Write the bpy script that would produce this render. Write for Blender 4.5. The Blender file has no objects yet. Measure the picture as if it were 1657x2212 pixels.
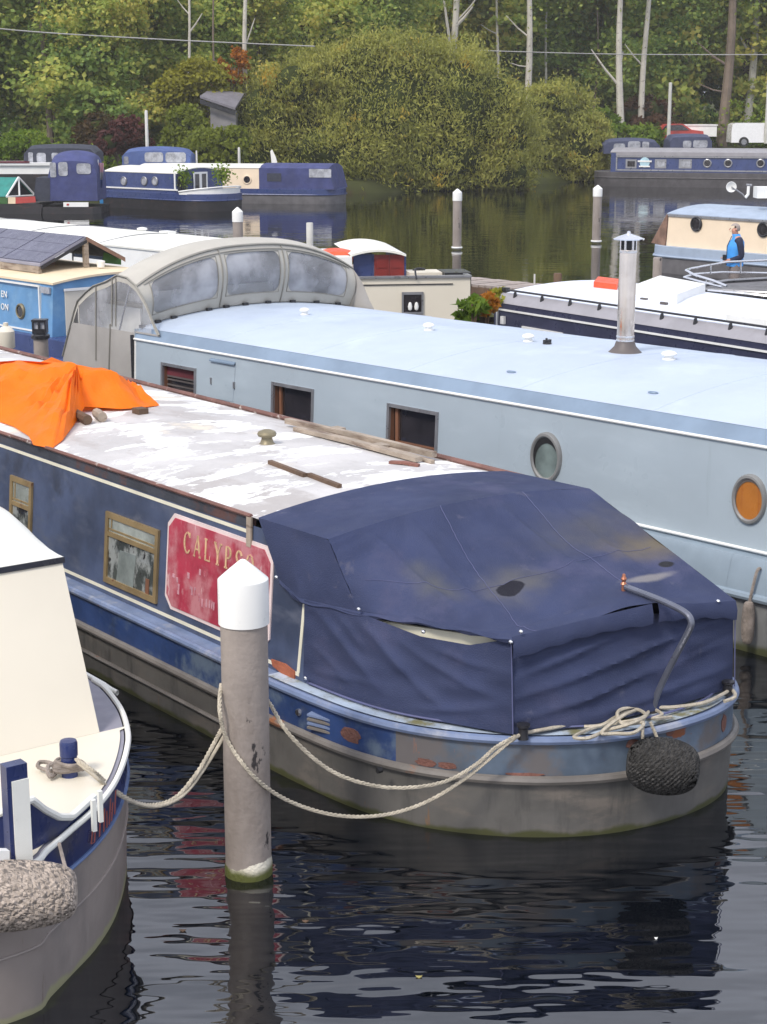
import bpy, math, random
import numpy as np
from mathutils import Vector, noise
R = math.radians
random.seed(7)
rng = np.random.default_rng(7)
SC = bpy.context.scene
COL = SC.collection

# ---------------------------------------------------------------- camera, sky, sun, exposure
CAM_H = 4.4
FPX, CX, CY, YH = 3700.0, 828.5, 1106.0, 232.0       # focal length and centre, in units of a 1657 x 2212 picture
PITCH = math.atan((CY - YH) / FPX)
cam_d = bpy.data.cameras.new('camera')
cam = bpy.data.objects.new('camera', cam_d)
COL.objects.link(cam)
cam.location = (0, 0, CAM_H)
cam.rotation_euler = (math.pi / 2 - PITCH, 0, 0)
cam_d.sensor_fit = 'VERTICAL'
cam_d.sensor_height = 24.0
cam_d.lens = 24.0 * FPX / 2212.0
cam_d.clip_end = 4000
cam_d.clip_start = 0.1
SC.camera = cam

SUN_EL, SUN_AZ = R(48), R(215)      # azimuth clockwise from +Y (north)
world = bpy.data.worlds.new('World')
SC.world = world
world.use_nodes = True
wn = world.node_tree
wn.nodes.clear()
wo = wn.nodes.new('ShaderNodeOutputWorld')
bg = wn.nodes.new('ShaderNodeBackground')
sky = wn.nodes.new('ShaderNodeTexSky')
sky.sky_type = 'NISHITA'
sky.sun_disc = False
sky.sun_elevation = SUN_EL
sky.sun_rotation = SUN_AZ
sky.air_density = 1.2
sky.dust_density = 3.0
wmix = wn.nodes.new('ShaderNodeMix')
wmix.data_type = 'RGBA'
wtc = wn.nodes.new('ShaderNodeTexCoord')
wmap = wn.nodes.new('ShaderNodeMapping')
wmap.inputs['Scale'].default_value = (1.6, 1.6, 4.0)
wnoi = wn.nodes.new('ShaderNodeTexNoise')
wnoi.inputs['Scale'].default_value = 1.6
wnoi.inputs['Detail'].default_value = 5
wramp = wn.nodes.new('ShaderNodeMapRange')
wramp.inputs['From Min'].default_value = 0.3
wramp.inputs['From Max'].default_value = 0.65
wramp.inputs['To Min'].default_value = 0.66
wramp.inputs['To Max'].default_value = 0.97
wn.links.new(wtc.outputs['Generated'], wmap.inputs['Vector'])
wn.links.new(wmap.outputs[0], wnoi.inputs['Vector'])
wn.links.new(wnoi.outputs['Fac'], wramp.inputs['Value'])
wn.links.new(wramp.outputs[0], wmix.inputs['Factor'])
wn.links.new(sky.outputs[0], wmix.inputs[6])
wmix.inputs[7].default_value = (11.6, 12.2, 14.2, 1)     # bright cloud cover
wn.links.new(wmix.outputs[2], bg.inputs['Color'])
bg.inputs['Strength'].default_value = 0.085
wn.links.new(bg.outputs[0], wo.inputs[0])

sun_d = bpy.data.lights.new('sun', 'SUN')
sun = bpy.data.objects.new('sun', sun_d)
COL.objects.link(sun)
sun_d.energy = 2.3
sun_d.angle = R(12)
sun_d.color = (1.0, 0.93, 0.84)
sdir = Vector((math.sin(SUN_AZ) * math.cos(SUN_EL), math.cos(SUN_AZ) * math.cos(SUN_EL), math.sin(SUN_EL)))
sun.rotation_euler = sdir.to_track_quat('Z', 'Y').to_euler()

SC.view_settings.view_transform = 'Standard'
SC.view_settings.look = 'None'
SC.view_settings.gamma = 1
SC.view_settings.exposure = 0.25
SC.view_settings.use_curve_mapping = False

# ---------------------------------------------------------------- measuring: a pixel of the picture -> a point of the place
CP, SP = math.cos(PITCH), math.sin(PITCH)
def ray(x, y):
    a = (x - CX) / FPX; b = -(y - CY) / FPX
    return Vector((a, CP + b * SP, -SP + b * CP))
def W(x, y, z=0.0):
    r = ray(x, y)
    return r * ((z - CAM_H) / r.z) + Vector((0, 0, CAM_H))
def WY(x, y, Y):
    r = ray(x, y)
    return r * (Y / r.y) + Vector((0, 0, CAM_H))

class Frame:
    """boat frame: t runs across to the right and away, s along the boat away to the left."""
    def __init__(self, deg):
        self.th = R(deg)
        self.c = Vector((math.cos(self.th), math.sin(self.th), 0))
        self.u = Vector((-math.sin(self.th), math.cos(self.th), 0))
    def w(self, t, s, z=0.0):
        return self.c * t + self.u * s + Vector((0, 0, z))
    def ts(self, q):
        return (q.dot(self.c), q.dot(self.u), q.z)
    def at(self, x, y, z):                 # (t, s, z) of the pixel at height z
        return self.ts(W(x, y, z))
    def side(self, x, y, t):               # (t, s, z) of the pixel on the upright plane t
        r = ray(x, y); o = Vector((0, 0, CAM_H))
        k = (t - o.dot(self.c)) / r.dot(self.c)
        return self.ts(o + r * k)
    def end(self, x, y, s):                # on the upright plane s
        r = ray(x, y); o = Vector((0, 0, CAM_H))
        k = (s - o.dot(self.u)) / r.dot(self.u)
        return self.ts(o + r * k)
WORLD = Frame(0)

# ---------------------------------------------------------------- materials
def nt(m):
    m.use_nodes = True
    t = m.node_tree
    t.nodes.clear()
    return t
def node(t, kind, **kw):
    n = t.nodes.new(kind)
    for k, v in kw.items():
        setattr(n, k, v)
    return n
def mixc(t, fac, a, b):
    n = node(t, 'ShaderNodeMix', data_type='RGBA')
    if isinstance(fac, (int, float)): n.inputs[0].default_value = fac
    else: t.links.new(fac, n.inputs[0])
    for i, v in ((6, a), (7, b)):
        if isinstance(v, tuple): n.inputs[i].default_value = (*v[:3], 1)
        else: t.links.new(v, n.inputs[i])
    return n.outputs[2]
def noisefac(t, vec, scale, lo, hi, detail=4, stretch=(1, 1, 1), rough=0.6, seed=0):
    mp = node(t, 'ShaderNodeMapping')
    mp.inputs['Scale'].default_value = stretch
    mp.inputs['Location'].default_value = (seed * 3.7, seed * 1.3, seed * 2.1)
    t.links.new(vec, mp.inputs[0])
    n = node(t, 'ShaderNodeTexNoise')
    n.inputs['Scale'].default_value = scale
    n.inputs['Detail'].default_value = detail
    n.inputs['Roughness'].default_value = rough
    t.links.new(mp.outputs[0], n.inputs['Vector'])
    r = node(t, 'ShaderNodeMapRange', interpolation_type='SMOOTHSTEP')
    r.inputs['From Min'].default_value = lo
    r.inputs['From Max'].default_value = hi
    t.links.new(n.outputs['Fac'], r.inputs['Value'])
    return r.outputs[0]
MATS = {}
def M(name, col, rough=0.5, metal=0.0, var=0.12, vscale=2.5, bump=0.0, bscale=30, patches=(), zstain=None, spots=(),
      spec=0.5, coat=0.0, transl=0.0):
    """painted / worn surface: base colour, mottling, patches (colour, scale, lo, hi, stretch), low stain (colour, z0, z1), round stains."""
    m = bpy.data.materials.new(name)
    t = nt(m)
    out = node(t, 'ShaderNodeOutputMaterial')
    p = node(t, 'ShaderNodeBsdfPrincipled')
    tc = node(t, 'ShaderNodeTexCoord')
    v = tc.outputs['Object']
    dark = tuple(c * (1 - var) for c in col); lite = tuple(min(1, c * (1 + var)) for c in col)
    c = mixc(t, noisefac(t, v, vscale, 0.3, 0.7, 5), dark, lite)
    k = 1
    for (pc, sc, lo, hi, st) in patches:
        c = mixc(t, noisefac(t, v, sc, lo, hi, 7, st, 0.65, seed=k), c, pc); k += 1
    for (sp, sr, scol, amt) in spots:        # (centre, radii, colour, amount)
        mp = node(t, 'ShaderNodeMapping', vector_type='TEXTURE')
        mp.inputs['Location'].default_value = sp
        mp.inputs['Scale'].default_value = sr
        wob = node(t, 'ShaderNodeTexNoise'); wob.inputs['Scale'].default_value = 5; wob.inputs['Detail'].default_value = 4
        t.links.new(v, wob.inputs['Vector'])
        t.links.new(v, mp.inputs[0])
        ln = node(t, 'ShaderNodeVectorMath', operation='LENGTH')
        t.links.new(mp.outputs[0], ln.inputs[0])
        ad = node(t, 'ShaderNodeMath', operation='ADD')
        t.links.new(ln.outputs['Value'], ad.inputs[0])
        ws = node(t, 'ShaderNodeMath', operation='MULTIPLY_ADD'); ws.inputs[1].default_value = 0.7; ws.inputs[2].default_value = -0.35
        t.links.new(wob.outputs['Fac'], ws.inputs[0]); t.links.new(ws.outputs[0], ad.inputs[1])
        r = node(t, 'ShaderNodeMapRange', interpolation_type='SMOOTHSTEP')
        r.inputs['From Min'].default_value = amt[1]; r.inputs['From Max'].default_value = 1.0
        r.inputs['To Min'].default_value = amt[0]; r.inputs['To Max'].default_value = 0.0
        t.links.new(ad.outputs[0], r.inputs['Value'])
        c = mixc(t, r.outputs[0], c, scol)
    if zstain:
        zs = node(t, 'ShaderNodeSeparateXYZ'); t.links.new(v, zs.inputs[0])
        wob = node(t, 'ShaderNodeTexNoise'); wob.inputs['Scale'].default_value = 4; wob.inputs['Detail'].default_value = 5
        t.links.new(v, wob.inputs['Vector'])
        ma = node(t, 'ShaderNodeMath', operation='MULTIPLY_ADD'); ma.inputs[1].default_value = 0.12
        t.links.new(wob.outputs['Fac'], ma.inputs[0]); t.links.new(zs.outputs['Z'], ma.inputs[2])
        r = node(t, 'ShaderNodeMapRange', interpolation_type='SMOOTHSTEP')
        r.inputs['From Min'].default_value = zstain[2] + 0.06; r.inputs['From Max'].default_value = zstain[1] + 0.06
        r.inputs['To Min'].default_value = 1.0; r.inputs['To Max'].default_value = 0.0
        t.links.new(ma.outputs[0], r.inputs['Value'])
        c = mixc(t, r.outputs[0], c, zstain[0])
    t.links.new(c, p.inputs['Base Color'])
    rr = node(t, 'ShaderNodeMapRange')
    rr.inputs['To Min'].default_value = max(0.02, rough - 0.1); rr.inputs['To Max'].default_value = min(1, rough + 0.12)
    t.links.new(noisefac(t, v, vscale * 3, 0.3, 0.7, 3, seed=9), rr.inputs['Value'])
    t.links.new(rr.outputs[0], p.inputs['Roughness'])
    p.inputs['Metallic'].default_value = metal
    p.inputs['Specular IOR Level'].default_value = spec
    if coat: p.inputs['Coat Weight'].default_value = coat
    if bump:
        n = node(t, 'ShaderNodeTexNoise'); n.inputs['Scale'].default_value = bscale; n.inputs['Detail'].default_value = 4
        t.links.new(v, n.inputs['Vector'])
        b = node(t, 'ShaderNodeBump'); b.inputs['Strength'].default_value = min(1, bump); b.inputs['Distance'].default_value = 0.02
        t.links.new(n.outputs['Fac'], b.inputs['Height']); t.links.new(b.outputs[0], p.inputs['Normal'])
    sh = p.outputs[0]
    if transl:
        tr = node(t, 'ShaderNodeBsdfTranslucent'); t.links.new(c, tr.inputs[0])
        ms = node(t, 'ShaderNodeMixShader'); ms.inputs[0].default_value = transl
        t.links.new(sh, ms.inputs[1]); t.links.new(tr.outputs[0], ms.inputs[2]); sh = ms.outputs[0]
    t.links.new(sh, out.inputs[0])
    MATS[name] = m
    return m

def glass_dark(name, col, rough=0.06):
    return M(name, col, rough, spec=0.9, var=0.35, vscale=3)
def clear_plastic(name, alpha=0.5, col=(0.5, 0.52, 0.58), rough=0.12):
    m = bpy.data.materials.new(name); t = nt(m)
    out = node(t, 'ShaderNodeOutputMaterial')
    p = node(t, 'ShaderNodeBsdfPrincipled'); p.inputs['Base Color'].default_value = (*col, 1); p.inputs['Roughness'].default_value = rough
    tc = node(t, 'ShaderNodeTexCoord')
    n = noisefac(t, tc.outputs['Object'], 1.3, 0.35, 0.65, 4)
    r = node(t, 'ShaderNodeMapRange'); r.inputs['To Min'].default_value = max(0, alpha - 0.18); r.inputs['To Max'].default_value = min(1, alpha + 0.18)
    t.links.new(n, r.inputs['Value'])
    b = node(t, 'ShaderNodeBump'); b.inputs['Strength'].default_value = 0.35; b.inputs['Distance'].default_value = 0.03
    nn = node(t, 'ShaderNodeTexNoise'); nn.inputs['Scale'].default_value = 5; t.links.new(tc.outputs['Object'], nn.inputs['Vector'])
    t.links.new(nn.outputs['Fac'], b.inputs['Height']); t.links.new(b.outputs[0], p.inputs['Normal'])
    tr = node(t, 'ShaderNodeBsdfTransparent')
    ms = node(t, 'ShaderNodeMixShader')
    t.links.new(r.outputs[0], ms.inputs[0]); t.links.new(tr.outputs[0], ms.inputs[1]); t.links.new(p.outputs[0], ms.inputs[2])
    t.links.new(ms.outputs[0], out.inputs[0])
    return m
def leaf_mat(name, cols, autumn=(0.17, 0.13, 0.02), aut=0.0, objvar=0.5, big=0.22):
    m = bpy.data.materials.new(name); t = nt(m)
    out = node(t, 'ShaderNodeOutputMaterial')
    geo = node(t, 'ShaderNodeNewGeometry'); oi = node(t, 'ShaderNodeObjectInfo'); tc = node(t, 'ShaderNodeTexCoord')
    ramp = node(t, 'ShaderNodeValToRGB')
    cr = ramp.color_ramp
    cr.elements[0].position = 0; cr.elements[0].color = (*cols[0], 1)
    cr.elements[1].position = 1; cr.elements[1].color = (*cols[-1], 1)
    for i, cc in enumerate(cols[1:-1], 1):
        e = cr.elements.new(i / (len(cols) - 1)); e.color = (*cc, 1)
    mr = node(t, 'ShaderNodeMath', operation='MULTIPLY_ADD'); mr.inputs[1].default_value = 0.45
    t.links.new(geo.outputs['Random Per Island'], mr.inputs[0])
    nf = noisefac(t, tc.outputs['Object'], big, 0.35, 0.65, 3)
    m2 = node(t, 'ShaderNodeMath', operation='MULTIPLY'); m2.inputs[1].default_value = 0.35
    t.links.new(nf, m2.inputs[0])
    m3 = node(t, 'ShaderNodeMath', operation='MULTIPLY_ADD'); m3.inputs[1].default_value = objvar * 0.5
    t.links.new(oi.outputs['Random'], m3.inputs[0]); t.links.new(m2.outputs[0], m3.inputs[2])
    t.links.new(m3.outputs[0], mr.inputs[2])
    t.links.new(mr.outputs[0], ramp.inputs[0])
    c = ramp.outputs[0]
    if aut:
        c = mixc(t, noisefac(t, tc.outputs['Object'], 0.55, 0.62 - aut * 0.1, 0.74, 4, seed=3), c, autumn)
    d = node(t, 'ShaderNodeBsdfPrincipled'); d.inputs['Roughness'].default_value = 0.6; d.inputs['Specular IOR Level'].default_value = 0.25
    t.links.new(c, d.inputs['Base Color'])
    tr = node(t, 'ShaderNodeBsdfTranslucent'); t.links.new(c, tr.inputs[0])
    ms = node(t, 'ShaderNodeMixShader'); ms.inputs[0].default_value = 0.5
    t.links.new(d.outputs[0], ms.inputs[1]); t.links.new(tr.outputs[0], ms.inputs[2]); t.links.new(ms.outputs[0], out.inputs[0])
    return m
CF0 = Frame(37.6)
def cspot(x, y, z=1.33):
    q = CF0.at(x, y, z); return (q[0] - 7.4, q[1] - 7.0, q[2])
RUST = (0.22, 0.075, 0.03); WHT = (0.78, 0.78, 0.76)
m_white = M('white_paint', (0.80, 0.80, 0.77), 0.45, var=0.05)
m_white_worn = M('worn_white_paint', (0.76, 0.76, 0.70), 0.5, var=0.06, patches=[((0.30, 0.28, 0.22), 9, 0.62, 0.72, (1, 1, 0.3))])
m_cream_line = M('cream_line_paint', (0.72, 0.69, 0.55), 0.5, var=0.08)
m_cap = M('white_cap_plastic', (0.80, 0.80, 0.77), 0.35, var=0.03, patches=[((0.68, 0.66, 0.56), 5, 0.55, 0.8, (1, 1, 0.25))])
m_post = M('grey_pile_paint', (0.29, 0.25, 0.222), 0.55, var=0.12, bump=0.25, bscale=25,
           patches=[((0.21, 0.175, 0.15), 3, 0.5, 0.75, (1, 1, 0.3)), ((0.035, 0.03, 0.03), 8, 0.60, 0.645, (1, 1, 0.45))],
           zstain=((0.075, 0.075, 0.02), 0.07, 0.02))
m_post_crust = M('pale_limescale', (0.62, 0.58, 0.48), 0.8, var=0.25, bump=0.5, bscale=60, zstain=((0.09, 0.10, 0.02), 0.10, 0.04))
m_navy_faded = M('faded_navy_paint', (0.055, 0.075, 0.135), 0.5, var=0.35, vscale=1.4, bump=0.06, bscale=12,
                 patches=[((0.10, 0.115, 0.16), 3.5, 0.5, 0.75, (1, 0.6, 1.6)), ((0.035, 0.045, 0.075), 1.5, 0.55, 0.7, (1, 1, 1)), ((0.16, 0.13, 0.12), 12, 0.70, 0.76, (1, 1, 1))])
m_cabin_band = M('dark_cabin_band', (0.045, 0.05, 0.065), 0.5, var=0.3, patches=[((0.10, 0.05, 0.045), 2.5, 0.5, 0.62, (1, 1, 1)), ((0.30, 0.24, 0.22), 14, 0.70, 0.78, (1, 1, 1))])
m_rust_edge = M('rusty_edge', (0.17, 0.085, 0.07), 0.8, var=0.3, bump=0.3, bscale=40, patches=[((0.45, 0.40, 0.36), 6, 0.58, 0.66, (1, 1, 1))])
m_blue_strake = M('blue_strake_paint', (0.026, 0.056, 0.165), 0.4, var=0.3, vscale=2,
                  patches=[((0.11, 0.15, 0.21), 2.2, 0.5, 0.66, (1, 1, 1)), (RUST, 3.2, 0.70, 0.72, (1, 1, 1.2)), ((0.03, 0.045, 0.08), 6, 0.55, 0.75, (1, 1, 1))])
m_blue_stern = M('faded_stern_paint', (0.10, 0.135, 0.185), 0.5, var=0.3, vscale=2,
                 patches=[((0.13, 0.12, 0.12), 2.0, 0.45, 0.6, (1, 1, 1)), (RUST, 2.6, 0.62, 0.66, (1, 1, 1.6)), ((0.30, 0.13, 0.07), 9, 0.66, 0.70, (1, 1, 0.3))])
m_gunwale = M('pale_blue_gunwale', (0.16, 0.21, 0.34), 0.4, var=0.2, patches=[((0.30, 0.32, 0.38), 4, 0.5, 0.7, (1, 1, 1)), (RUST, 5, 0.68, 0.72, (1, 1, 1))])
m_deck_pale = M('pale_worn_deck', (0.42, 0.50, 0.60), 0.5, var=0.2, patches=[((0.20, 0.19, 0.10), 3, 0.52, 0.66, (1, 1, 1)), (RUST, 4, 0.64, 0.69, (1, 1, 1)), ((0.62, 0.66, 0.72), 5, 0.55, 0.7, (1, 1, 1))])
m_hull_grey = M('grey_bitumen_hull', (0.105, 0.10, 0.092), 0.6, var=0.2, vscale=1.6, bump=0.1, bscale=14,
                patches=[((0.16, 0.14, 0.12), 1.6, 0.5, 0.7, (1, 1, 2.5)), ((0.06, 0.058, 0.055), 2.6, 0.5, 0.72, (2.5, 2.5, 0.4)), ((0.19, 0.11, 0.06), 5, 0.66, 0.73, (1.5, 1.5, 0.3))],
                zstain=((0.055, 0.058, 0.018), 0.05, 0.015))
m_strake_grey = M('grey_rubbing_strake', (0.17, 0.155, 0.14), 0.5, var=0.25, patches=[((0.26, 0.11, 0.05), 4, 0.62, 0.69, (1, 1, 1))])
m_roof_worn = M('flaking_white_roof', (0.50, 0.485, 0.475), 0.75, var=0.14, vscale=1.2, bump=0.35, bscale=18,
                patches=[((0.40, 0.375, 0.36), 0.9, 0.48, 0.6, (1.6, 0.6, 1)), ((0.80, 0.80, 0.79), 1.5, 0.515, 0.555, (1.0, 1.8, 1)),
                         ((0.66, 0.60, 0.50), 0.9, 0.60, 0.70, (1, 1, 1)), ((0.20, 0.17, 0.15), 7, 0.665, 0.71, (1, 1.4, 1)), ((0.34, 0.14, 0.09), 5.5, 0.70, 0.73, (1, 1, 1))])
m_sign_red = M('faded_red_sign', (0.38, 0.035, 0.065), 0.5, var=0.2, vscale=4,
               patches=[((0.50, 0.20, 0.22), 3.2, 0.44, 0.62, (1, 1, 0.8)), ((0.62, 0.38, 0.38), 8, 0.60, 0.68, (1, 1.8, 0.5))])
m_sign_border = M('sign_border', (0.75, 0.62, 0.60), 0.5, var=0.12)
m_sign_gold = M('faded_gold_letters', (0.62, 0.42, 0.24), 0.5, var=0.2, vscale=9, patches=[((0.50, 0.12, 0.15), 16, 0.56, 0.64, (1, 1, 1))])
m_sign_pink = M('ghost_letters', (0.56, 0.30, 0.34), 0.5, var=0.2, vscale=9, patches=[((0.42, 0.07, 0.10), 12, 0.45, 0.62, (1, 1, 1))])
m_brass = M('aged_brass', (0.33, 0.24, 0.12), 0.4, metal=0.35, var=0.2, patches=[((0.24, 0.12, 0.06), 6, 0.6, 0.7, (1, 1, 1))])
m_canvas = M('navy_canvas', (0.041, 0.052, 0.108), 0.85, var=0.14, vscale=1.5, bump=0.3, bscale=120, spec=0.2,
             patches=[((0.066, 0.072, 0.135), 1.6, 0.5, 0.72, (1, 1, 1)), ((0.085, 0.090, 0.14), 5, 0.62, 0.74, (1, 1, 1))],
             spots=[(cspot(1290, 1215), (0.95, 0.42, 0.7), (0.10, 0.098, 0.095), (0.65, 0.0)), (cspot(1400, 1228), (0.62, 0.28, 0.6), (0.15, 0.125, 0.08), (0.85, 0.05)),
                    (cspot(925, 1300, 1.30), (0.22, 0.40, 0.3), (0.11, 0.11, 0.10), (0.85, 0.1)), (cspot(1110, 1292, 1.32), (0.42, 0.30, 0.3), (0.12, 0.115, 0.105), (0.85, 0.1)),
                    (cspot(1103, 1303, 1.31), (0.12, 0.08, 0.3), (0.014, 0.014, 0.022), (0.97, 0.86)), (cspot(1438, 1250, 1.33), (0.085, 0.05, 0.2), (0.02, 0.02, 0.022), (0.95, 0.8)),
                    (cspot(1400, 1262, 1.36), (0.32, 0.05, 0.2), (0.30, 0.28, 0.26), (0.6, 0.4))])
m_canvas_hole = M('dark_wet_patch', (0.018, 0.018, 0.028), 0.25, spec=0.5)
m_seam = M('canvas_seam', (0.10, 0.11, 0.22), 0.8)
m_dark = M('dark_interior', (0.012, 0.012, 0.014), 0.6)
m_black = M('black_paint', (0.02, 0.02, 0.024), 0.35, var=0.2)
m_black_sheen = M('black_trim', (0.03, 0.032, 0.045), 0.25)
m_steel = M('polished_flue', (0.62, 0.56, 0.50), 0.16, metal=0.95, var=0.1)
m_chrome = M('chrome', (0.75, 0.75, 0.76), 0.2, metal=1.0, var=0.03)
m_lead = M('brown_flashing', (0.10, 0.085, 0.08), 0.6, var=0.2)
m_orange = M('orange_tarpaulin', (0.90, 0.19, 0.006), 0.6, var=0.06, vscale=2.5, bump=0.4, bscale=14, spec=0.25, transl=0.15)
m_rope = M('pale_rope', (0.47, 0.42, 0.33), 0.85, var=0.2, vscale=14, bump=0.6, bscale=90)
m_rope_dirty = M('dirty_rope', (0.26, 0.22, 0.19), 0.9, var=0.3, vscale=12, bump=0.6, bscale=90)
m_wood = M('weathered_plank', (0.34, 0.28, 0.22), 0.8, var=0.25, vscale=3, bump=0.3, bscale=24, patches=[((0.17, 0.12, 0.09), 3, 0.5, 0.65, (6, 0.6, 6))])
m_wood_dark = M('dark_rotten_wood', (0.13, 0.08, 0.05), 0.85, var=0.3, bump=0.3, bscale=24)
m_tarnish = M('tarnished_vent', (0.22, 0.19, 0.12), 0.5, metal=0.3, var=0.2)
m_lb_side = M('powder_blue_paint', (0.365, 0.43, 0.48), 0.36, var=0.05, vscale=0.7, bump=0.12, bscale=2.2, patches=[((0.405, 0.475, 0.525), 1.0, 0.5, 0.7, (1, 0.8, 3)), ((0.29, 0.345, 0.38), 2.2, 0.62, 0.8, (3, 3, 0.25))])
m_lb_roof = M('pale_blue_roof', (0.45, 0.52, 0.62), 0.55, var=0.05, vscale=0.8, bump=0.15, bscale=1.8, patches=[((0.50, 0.575, 0.68), 1.3, 0.5, 0.7, (1, 1, 1)), ((0.39, 0.46, 0.565), 0.9, 0.55, 0.75, (1, 1, 1))])
m_lb_band = M('slate_blue_band', (0.20, 0.27, 0.36), 0.4, var=0.12, vscale=1.5)
m_lb_hull = M('grey_blue_hull', (0.21, 0.215, 0.215), 0.6, var=0.15, patches=[((0.14, 0.14, 0.14), 2, 0.5, 0.7, (2, 2, 0.5))], zstain=((0.07, 0.075, 0.03), 0.10, 0.03))
m_lb_gun = M('soft_blue_strake', (0.26, 0.325, 0.385), 0.4, var=0.08)
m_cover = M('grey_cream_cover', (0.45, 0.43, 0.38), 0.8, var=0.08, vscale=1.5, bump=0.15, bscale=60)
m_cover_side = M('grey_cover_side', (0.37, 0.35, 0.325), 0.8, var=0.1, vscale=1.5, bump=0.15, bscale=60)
m_pipe = M('cover_piping', (0.25, 0.24, 0.21), 0.7)
m_clear = clear_plastic('clear_window_sheet', 0.40, (0.68, 0.69, 0.73))
m_port_ring = M('dull_grey_ring', (0.22, 0.22, 0.215), 0.45, metal=0.1, var=0.15)
m_navy_grey_cover = M('navy_grey_cover', (0.055, 0.065, 0.12), 0.8, var=0.15)
m_frame_al = M('grey_aluminium', (0.32, 0.32, 0.33), 0.35, metal=0.6, var=0.08)
m_frame_white = M('white_window_frame', (0.74, 0.74, 0.72), 0.4, var=0.04)
m_glass_milk = glass_dark('milky_top_pane', (0.30, 0.33, 0.30), 0.12)
m_glass_painted_reflection = M('painted_reflection_pane', (0.07, 0.08, 0.075), 0.06, spec=0.9, var=.3, patches=[((0.30, 0.32, 0.31), 3.2, 0.47, 0.56, (1, 1, .8)), ((0.03, 0.03, 0.03), 4, 0.55, 0.6, (1, 1, .6))])  # pale patches paint bright reflections into the pane colour
m_glass = glass_dark('dark_window_glass', (0.025, 0.022, 0.025))
m_glass_green = glass_dark('greenish_glass', (0.16, 0.20, 0.19), 0.12)
m_glass_grey = glass_dark('milky_glass', (0.20, 0.23, 0.22), 0.1)
m_wood_orange = M('varnished_hatch', (0.42, 0.155, 0.03), 0.35, var=0.12, vscale=2, patches=[((0.33, 0.10, 0.02), 3, 0.5, 0.7, (6, 6, 0.5))])
m_maroon = M('maroon_curtain', (0.13, 0.02, 0.03), 0.8, var=0.3)
m_teak = M('brown_reveal', (0.20, 0.09, 0.05), 0.5, var=0.15)
m_cream = M('cream_paint', (0.70, 0.645, 0.53), 0.4, var=0.03, vscale=1.0, patches=[((0.62, 0.56, 0.45), 1.1, 0.55, 0.8, (1, 1, 0.6))])
m_cream_white = M('cream_white_roof', (0.80, 0.79, 0.71), 0.45, var=0.03, patches=[((0.60, 0.60, 0.50), 7, 0.70, 0.76, (1, 1, 1))])
m_deck_lav = M('lavender_grey_deck', (0.24, 0.235, 0.28), 0.6, var=0.1)
m_bl_navy = M('deep_navy_paint', (0.016, 0.028, 0.11), 0.3, var=0.3, vscale=1.5, patches=[((0.06, 0.06, 0.08), 1.5, 0.56, 0.7, (1, 1, 1)), (RUST, 6, 0.72, 0.75, (1, 1, 1))])
m_bl_hull = M('brown_grey_hull', (0.25, 0.215, 0.195), 0.55, var=0.15, vscale=1.2, bump=0.1, bscale=10,
              patches=[((0.19, 0.17, 0.16), 1.4, 0.5, 0.7, (1, 1, 0.5)), ((0.34, 0.30, 0.27), 3.0, 0.6, 0.75, (2, 2, 0.4)), ((0.16, 0.12, 0.10), 4, 0.62, 0.72, (2, 2, 0.4))],
              zstain=((0.30, 0.29, 0.17), 0.05, 0.02))
m_red_letters = M('red_letters', (0.30, 0.07, 0.05), 0.5, var=0.25, vscale=10)
m_navy2 = M('navy_boat_paint', (0.035, 0.055, 0.16), 0.35, var=0.12)
m_navy_dark = M('ink_navy_paint', (0.032, 0.034, 0.07), 0.35, var=0.12)
m_navy_cover = M('navy_cover', (0.045, 0.055, 0.16), 0.8, var=0.18, vscale=1.5, bump=0.4, bscale=5)
m_black_cover = M('charcoal_cover', (0.035, 0.04, 0.06), 0.8, var=0.15)
m_blue_cover = M('mid_blue_cover', (0.07, 0.11, 0.27), 0.8, var=0.15, vscale=2)
m_grey_strip = M('grey_cabin_shoulder', (0.30, 0.29, 0.31), 0.5, var=0.08)
m_sky_blue = M('sky_blue_paint', (0.12, 0.28, 0.50), 0.4, var=0.12, vscale=2, patches=[((0.17, 0.33, 0.52), 3, 0.5, 0.7, (1, 1, 1))])
m_bright_blue = M('bright_blue', (0.03, 0.22, 0.50), 0.5)
m_tan_roof = M('pale_tan_roof', (0.76, 0.62, 0.42), 0.6, var=0.06)
m_solar = M('solar_cells', (0.085, 0.083, 0.125), 0.3, spec=0.4, var=0.1)
m_solar_line = M('solar_grid', (0.32, 0.31, 0.36), 0.4)
m_timber = M('brown_timber', (0.22, 0.13, 0.09), 0.75, var=0.3, vscale=4)
m_green_box = M('green_sheet', (0.04, 0.12, 0.03), 0.7)
m_teal = M('teal_tent_canvas', (0.02, 0.20, 0.17), 0.7, var=0.2, vscale=2)
m_red_doors = M('oxblood_doors', (0.21, 0.022, 0.018), 0.4, var=0.12)
m_red = M('red_paint', (0.45, 0.06, 0.05), 0.45)
m_redorange = M('orange_red_plastic', (0.72, 0.09, 0.03), 0.5, var=0.15, vscale=5)
m_peach = M('peach_cream_paint', (0.78, 0.64, 0.47), 0.45, var=0.03)
m_greyblue_roof = M('grey_blue_roof', (0.33, 0.40, 0.50), 0.5, var=0.08)
m_hull_black = M('black_hull', (0.022, 0.020, 0.022), 0.45, var=0.3, vscale=1.5, patches=[((0.06, 0.035, 0.03), 2, 0.55, 0.7, (1, 1, 3))])
m_hull_mid = M('mid_grey_hull', (0.13, 0.125, 0.13), 0.55, var=0.2)
m_window_pale = glass_dark('pale_sheet_window', (0.33, 0.34, 0.37), 0.2)
m_green_leafpot = M('green_foliage_pot', (0.03, 0.09, 0.03), 0.7)
m_van = M('van_white', (0.78, 0.78, 0.78), 0.25, var=0.02)
m_tyre = M('tyre_rubber', (0.02, 0.02, 0.02), 0.8)
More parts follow.
